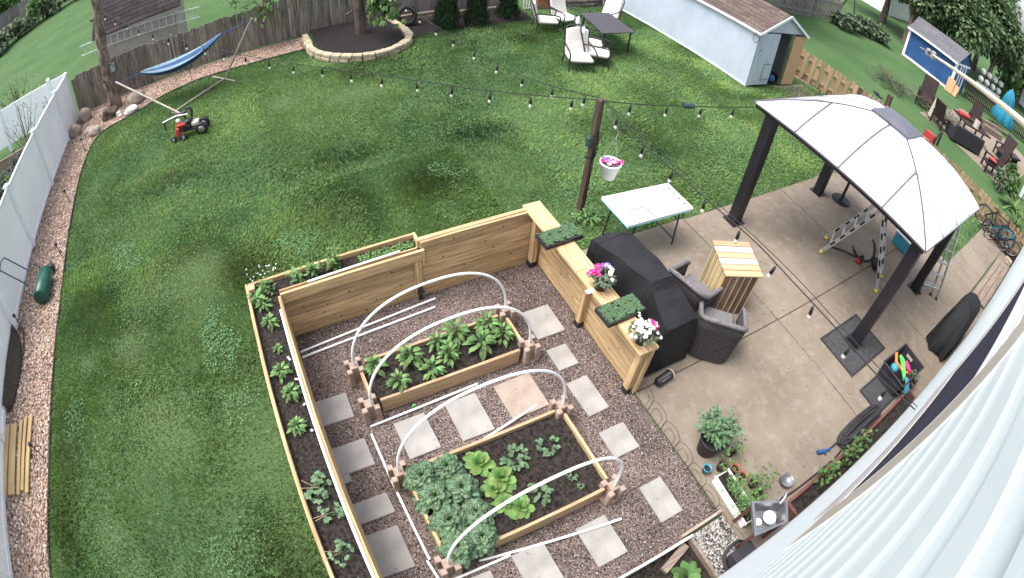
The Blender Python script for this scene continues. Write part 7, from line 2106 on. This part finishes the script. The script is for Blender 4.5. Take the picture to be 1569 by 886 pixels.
M['dkbrown'] = mat('dkbrown', (.030, .018, .017), .6, .2, 8)
M['dkgrey'] = mat('dkgrey', (.03, .033, .038), .7, .25, 12)
a1 = adirondack('dark brown chair alone on the neighbour\'s lawn beside the brush pile', (23.3, 6.95, -.03), R(200), 'dkbrown', 1.25)
dup(a1, (22.3, 2.75, -.03), R(120), 'dark chair with a red cushion at the near end of the neighbour\'s patio', scale=1.15)
dup(a1, (26.4, 3.0, -.03), R(160), 'dark curved-back chair at the far right of the neighbour\'s seating group', scale=1.15)
dup(a1, (22.1, 5.6, -.03), R(-20), 'dark chair at the left end of the neighbour\'s long sofa', scale=1.05)
dup(a1, (27.8, 5.3, -.03), R(200), 'upright dark chair at the back of the neighbour\'s seating group', scale=1.1)
single(MB().blob((22.35, 2.78, .55), (.24, .22, .10), .1, 3, 4), 'red_cushion', 'brightred', 'red and pink cushion on the near dark patio chair', 'cushion')
t = thing('outdoor_sofa', 'long charcoal wicker sofa seen from behind on the neighbour\'s patio', 'sofa', (22.5, 4.3, -.03)); 
S0, S1 = Vector((21.7, 4.75, 0)), Vector((23.1, 3.55, 0)); sd_ = (S1 - S0).normalized(); nn = Vector((-sd_.y, sd_.x, 0))
def sbox(mb, a0, a1, b0, b1, z0, z1):
    c = S0 + sd_ * ((a0 + a1) / 2) + nn * ((b0 + b1) / 2); return mb.box((c.x, c.y, (z0 + z1) / 2), (a1 - a0, b1 - b0, z1 - z0), rz=math.atan2(sd_.y, sd_.x))
sbox(MB(), 0, 1.85, 0, .12, .05, .78).build('backrest', 'dkgrey', t, bevel=.03); sbox(MB(), .0, 1.85, .13, .75, .05, .40).build('seat', 'dkgrey', t, bevel=.03)
for a in (0, 1.73): sbox(MB(), a, a + .12, .1302, .75, .401, .60).build('armrest', 'dkgrey', t, bevel=.02)
t = thing('cluttered_table', 'dark table piled with red and white things behind the neighbour\'s sofa', 'table', (25, 4.9, -.03))
MB().box((25.0, 4.8, .62), (1.9, 1.3, .06), rz=-.6).build('tabletop', 'dkbrown', t)
for x, y in ((24.3, 5.0), (25.0, 4.1), (25.6, 4.6), (24.9, 5.4)): MB().box((x, y, .3), (.08, .08, .6)).build('leg', 'dkbrown', t)
single(MB().box((24.7, 5.3, .75), (.7, .35, .16), rz=-.6), 'red_bag', 'brightred', 'red bag on the neighbour\'s cluttered table', 'bag', bevel=.04)
single(MB().tube([(24.5, 4.5, .65), (24.55, 4.5, 1.05)], .16, 10), 'pale_cushion', 'trim', 'pale striped bundle at the near edge of the cluttered table', 'bundle')
single(MB().box((25.3, 4.6, .78), (.5, .4, .25), rz=.3).box((25.1, 4.9, .72), (.3, .3, .14)), 'dark_case', 'black', 'black case on the neighbour\'s cluttered table', 'case', bevel=.03)
single(MB().tube([(22.3, 6.15, .1), (22.4, 6.1, .95)], .17, 10), 'striped_bolster', 'trim', 'pale bolster standing on the chair at the sofa\'s left end', 'bolster')
t = thing('low_bench', 'long dark low bench at the edge of the neighbour\'s patio', 'bench', (27.2, 2.6, -.03)); MB().box((27.2, 2.75, .36), (2.6, .5, .10), rz=-.32).build('seat', 'dkgrey', t)
for x in (26.2, 28.2): MB().box((x, 2.75 - (x - 27.2) * .33, .16), (.12, .4, .32)).build('leg', 'dkgrey', t)
t = thing('grey_crate', 'weathered grey pallet boards stacked behind the neighbour\'s seating', 'pallet', (30.0, 4.6, -.03))
mb = MB()
for k in range(4): mb.box((29.6 + .35 * k, 5.1 - .3 * k, .35 + .05 * k), (1.4, .14, .08), rz=-.7)
mb.box((30, 4.6, .15), (1.6, .7, .28), rz=-.7); mb.build('plank', 'oldwood_x', t)
# parasol
t = thing('closed_parasol', 'closed turquoise parasol standing on the neighbour\'s patio', 'parasol', (33.6, 4.75, -.03))
mb = MB(); prof = [(.10, 2.75), (.26, 2.45), (.42, 1.9), (.40, 1.86), (.62, 1.2), (.85, .55), (.80, .5)]; n = 32; vs = []
for r, z in prof:
    for j in range(n):
        a = 2 * PI * j / n; k = 1 + .16 * math.cos(8 * a); vs.append((r * k * math.cos(a), r * k * math.sin(a), z))
mb.add(vs, [(i * n + j, i * n + (j + 1) % n, (i + 1) * n + (j + 1) % n, (i + 1) * n + j) for i in range(len(prof) - 1) for j in range(n)], True); mb.build('canopy', 'teal', t, world=False)
MB().tube([(0, 0, 0), (0, 0, 2.85)], .04, 8).lathe([(0, 0), (.35, 0), (.35, .08), (0, .1)], n=16).build('pole', 'alu', t, world=False)
# black picket fence behind
t = thing('black_picket_fence', 'dark open picket fence running right from the blue shed', 'fence', (36, 5, 0)); mb = MB(); A, B = Vector((33.6, 7.7, 0)), Vector((37.5, 1.8, 0)); n = 46
for k in range(n):
    c = A.lerp(B, k / n); mb.box((c.x, c.y, .55), (.07, .07, 1.1))
mb.build('picket', 'dkbrown', t); MB().bar(A + Vector((0, 0, .3)), B + Vector((0, 0, .3)), .1, .05).bar(A + Vector((0, 0, .9)), B + Vector((0, 0, .9)), .1, .05).build('rail', 'dkbrown', t)
# white oval boards
t = thing('cutout_panel', 'white panel with oval cut-outs beyond the blue shed', 'panel', (45, 9.0, 0)); mb = MB()
for i in range(4):
    for j in range(2):
        c = Vector((44.9 + i * .62, 9.35 - i * .50, .55 + j * .72)); MB().lathe([(0, -.05), (.28, -.05), (.28, .05), (0, .05)], c, 18, m=Euler((0, PI / 2, -.3)).to_matrix()).build('oval', 'white', t)
MB().bar((44.7, 9.6, .1), (47.1, 7.6, .1), .15, .1).build('base_board', 'white', t)
t = thing('white_garage', 'small white gabled building under the far trees', 'building', (62, 8.0, 0))
mb = MB(); mb.bb(58, 66, 6.4, 10.0, 0, 2.0); mb.add([(58, 6.4, 2), (58, 10, 2), (58, 8.2, 3.4)], [(0, 2, 1)], False); mb.build('wall', 'vinyl', t)
MB().add([(57.6, 6.0, 1.9), (66, 6.0, 1.9), (66, 8.2, 3.5), (57.6, 8.2, 3.5), (57.6, 10.4, 1.9), (66, 10.4, 1.9)], [(0, 1, 2, 3), (3, 2, 5, 4)], False).build('roof', 'shingle_grey', t)
# neighbour's house end at the right edge
t = thing('grey_sided_house', 'corner of a grey lap-sided house at the right edge', 'house', (25, 0, 0))
mb = MB()
for k in range(14): mb.box((26.9, .02 + .0 * k, .1 + .2 * k), (6.8, 1.6 - .0, .19), rz=-.08, rx=0)
mb.build('siding', 'house_grey', t); MB().bb(23.45, 23.62, .95, 1.12, 0, 2.8).build('corner_trim', 'vinyl_trim', t)
bush('round green bush beside the grey-sided house', (22.7, 1.6, -.03), (.75, .6, .65), 900, .16, 21, 'leaf')
def grassy(label, loc, n, L, seed):
    t = thing('hosta', label, 'plant', loc); mb = MB(); rosette(mb, (0, 0, .02), n, L, L * .16, (.3, 1.3), .6, .1, .03, seed); mb.build('foliage', 'leaf_light', t, world=False)
grassy('arching striped plant between round bush and picket fence', (20.6, .95, -.03), 60, .85, 3)
grassy('arching green plant nearer the bicycles beyond the picket fence', (19.3, .5, -.03), 55, .75, 4)
bush('small flowering bush past the picket fence by the neighbour\'s patio', (21.4, 2.0, -.03), (.5, .5, .5), 420, .13, 24, 'leaf_grey')
# brush pile and fallen branches
t = thing('brush_pile', 'grey pile of cut brush beside the neighbour\'s patio', 'brush pile', (23.4, 6.2, -.03)); mb = MB(); lf = MB(); rr = random.Random(41)
for i in range(150):
    c = Vector((23.6 + rr.gauss(0, .5), 6.2 + rr.gauss(0, .8), rr.uniform(.02, .4))); a = rr.uniform(0, 2 * PI); l = rr.uniform(.3, .9)
    mb.tube([c, c + Vector((math.cos(a) * l * .5, math.sin(a) * l * .5, rr.uniform(-.05, .2))), c + Vector((math.cos(a) * l, math.sin(a) * l, rr.uniform(-.1, .2)))], .014, 4, caps=False)
    for k in range(4): lf.leaf(c + Vector((rr.gauss(0, .2), rr.gauss(0, .2), rr.uniform(0, .15))), (math.cos(a + k), math.sin(a + k), .2), (0, 0, 1), .13, .07, .3, .2)
mb.build('branch', 'twig', t); lf.build('leaves', 'leaf_grey', t)
t = thing('fallen_branch', 'fallen leafy branch lying on the neighbour\'s lawn', 'branch', (22.5, 8.6, -.03)); mb = MB(); lf = MB()
mb.tube(smooth_path([(24.6, 10.2, .1), (23.4, 9.2, .2), (22.3, 8.2, .1), (21.6, 7.6, .08)], 4), .03, 5)
for i in range(26):
    c = Vector((21.5 + rr.random() * 2.0, 7.6 + rr.random() * 1.7, .08)); a = rr.uniform(0, 2 * PI); mb.tube([c, c + Vector((math.cos(a) * .6, math.sin(a) * .6, .15))], .012, 4)
    for k in range(9): lf.leaf(c + Vector((rr.gauss(0, .25), rr.gauss(0, .25), rr.uniform(0, .15))), (math.cos(a + k), math.sin(a + k), .2), (0, 0, 1), .15, .08, .3, .2)
mb.build('limb', 'twig', t); lf.build('leaves', 'leaf_dark', t)

# far fence, hedges and trees, right
t = thing('far_picket_fence', 'old grey open picket fence at the back of the neighbouring yards', 'fence', (22, 15, 0)); mb = MB(); rr = random.Random(9)
A, B = Vector((14.6, 16.2, 0)), Vector((28.2, 15.0, 0)); n = 100
for k in range(n):
    c = A.lerp(B, k / n); mb.box((c.x, c.y, .72), (.062, .03, 1.4 + rr.uniform(-.03, .03)), rz=-.09)
mb.build('picket', 'palefence', t); MB().bar(A + Vector((0, 0, .35)), B + Vector((0, 0, .35)), .1, .05).bar(A + Vector((0, 0, 1.2)), B + Vector((0, 0, 1.2)), .1, .05).build('rail', 'palefence', t)
for s_ in (0, .2, .4, .6, .8, 1): c = A.lerp(B, s_); MB().box((c.x, c.y + .06, .75), (.11, .11, 1.5)).build('post', 'palefence', t)
tree('grey-trunked tree in front of the old picket fence', (20.8, 15.4, 0), 3.2, .32, (0, .5, 5.6), (3.4, 3.4, 2.2), 3000, .42, 61, 'leaf_tree')
for i, (x, y, s_, lab, lm) in enumerate([(24.6, 15.6, .5, 'low shrub row behind the old picket fence, left', 'leaf'), (27.5, 16.5, .6, 'low shrub behind the old picket fence, right', 'leaf_tree')]):
    bush(lab, (x, y + .8, 0), (2.2, .8, .9 + s_), 900, .3, 63 + i, lm)
for i, (x, y, r, lab) in enumerate([(30.6, 13.4, .8, 'grey-green shrub left of the blue shed, nearest it'), (29.4, 13.9, .85, 'grey-green shrub in the middle of the row left of the blue shed'), (28.0, 14.3, .8, 'grey-green shrub farthest left of the blue shed')]):
    bush(lab, (x, y, -.03), (.9, .9, r * .8), 650, .24, 70 + i, 'leaf_grey', group='grey-green shrubs left of the blue shed')
t = thing('swing_frame', 'dark swing frame on the far lawn past the old picket fence', 'swing set', (33, 17, 0)); mb = MB()
for x in (31.6, 34.0):
    mb.tube([(x, 17.0, 0), (x + .2, 17.6, 2.0)], .05, 6).tube([(x, 18.2, 0), (x + .2, 17.6, 2.0)], .05, 6)
mb.tube([(31.8, 17.6, 2.0), (34.2, 17.6, 2.0)], .05, 6); mb.build('frame', 'dkbrown', t)
t = thing('far_house', 'pale house glimpsed through the trees beyond the swing frame', 'house', (48, 20, 0))
MB().bb(46, 58, 20, 26, 0, 3).build('wall', 'vinyl', t); MB().add([(45.6, 19.6, 2.9), (58.4, 19.6, 2.9), (58.4, 23, 5.2), (45.6, 23, 5.2), (45.6, 26.4, 2.9), (58.4, 26.4, 2.9)], [(0, 1, 2, 3), (3, 2, 5, 4)], False).build('roof', 'shingle_grey', t)
for i, (x, y, cz, rx, ry, rz3, n, lab) in enumerate([(36.5, 13.8, 4.4, 2.6, 3.0, 3.2, 3600, 'large tree directly behind the blue shed\'s left end'), (38.5, 10.6, 4.6, 2.8, 3.2, 3.6, 3800, 'large tree directly behind the blue shed\'s roof'), (43, 13.5, 5.5, 3.5, 3.5, 4.4, 3600, 'tall tree behind the pair at the blue shed'),
                                                      (46, 9.0, 4.8, 3.4, 3.4, 3.9, 3600, 'tree right of the blue shed above the white panel'), (52, 12, 6.0, 4.5, 4.5, 5.2, 3600, 'tall tree towering above the white panel'), (55, 7.0, 4.2, 3.6, 3.2, 3.4, 2600, 'tree in front of the small white gabled building'), (64, 3.5, 4.2, 4.0, 3.0, 3.6, 2600, 'rounded tree nearest the right edge of the sky'), (40, 17.5, 5.0, 4.0, 3.5, 4.2, 3000, 'tree behind the swing frame')]):
    tree(lab, (x, y, 0), cz * .5, .3, (0, 0, cz), (rx, ry, rz3), int(n * 2.2), .36 if x < 45 else .48, 100 + i, 'leaf_tree', group='trees behind the blue shed', lumps=14)
bush('leafy shrub in front of the small white gabled building', (50.5, 7.6, 0), (1.6, 1.6, 1.5), 900, .4, 130, 'leaf')

# far left: hedge, fence, trees, house
t = thing('far_board_fence', 'far brown board fence behind the flowering hedge at top left', 'fence', (-17, 47, 0)); mb = MB(); board_fence(mb, [(-24, 41.5), (-19.2, 46.5), (-10, 50.5)], .3, 0, 2.6, .03, seed=4); mb.build('board', 'palefence', t)
for i, (x, y, lab, lm) in enumerate([(-19.3, 37.6, 'flowering hedge bush nearest the left edge', 'leaf_grey'), (-18.9, 39.3, 'flowering hedge bush second from the left edge', 'leaf_grey'), (-18.2, 41.0, 'flowering hedge bush in the middle of the row', 'leaf_grey'), (-17.0, 42.8, 'tall pale bush rising above the flowering hedge', 'leaf_light'), (-15.6, 43.6, 'flowering hedge bush right of the tall pale one', 'leaf_grey'), (-13.8, 44.4, 'white-blossomed hedge bush at the far end', 'leaf_grey')]):
    bush(lab, (x, y, 0), (1.5, 1.5, .9 if i != 3 else 1.5), 620, .36, 140 + i, lm, group='hedge bushes along the far left lawn')
tree('small rounded tree at the top left corner', (-24, 50.5, 0), 1.5, .2, (0, 0, 3.0), (2.2, 2.2, 1.9), 1200, .5, 160, 'leaf_light')
t = thing('pale_house', 'sliver of a pale house at the top left corner', 'house', (-33, 58, 0)); MB().bb(-44, -29, 55, 64, 0, 4).build('wall', 'house_grey', t); MB().add([(-45, 54.4, 3.9), (-28.4, 54.4, 3.9), (-28.4, 60, 6.5), (-45, 60, 6.5)], [(0, 1, 2, 3)], False).build('roof', 'shingle_grey', t)

# ================================================================== SERVICE CABLE overhead, clamped to the house eave
t = thing('service_cable', 'thick cream cable reaching from the house out over the gazebo, with clamps', 'cable', (.69, -.19, 5.535))
d0, d1 = Vector((.69, -.19, 5.535)), Vector((3.28, 1.03, 5.15))
MB().tube([d0, d1], [.0125, .0075], 10).build('cable', 'cablecream', t)
d_ = (d1 - d0).normalized()
mb = MB()
for a in (0.0, .30):
    MB().box(d1 + d_ * a, (.036, .036, .055), rz=math.atan2(d_.y, d_.x)).build('clamp', 'mesh_grey', t, bevel=.008)
MB().tube([d1 + d_ * .04, d1 + d_ * .27], .010, 8).build('turnbuckle', 'black', t)
MB().tube([d1 + d_ * .33, d1 + d_ * .9], .004, 5).build('wire', 'wire_pale', t)
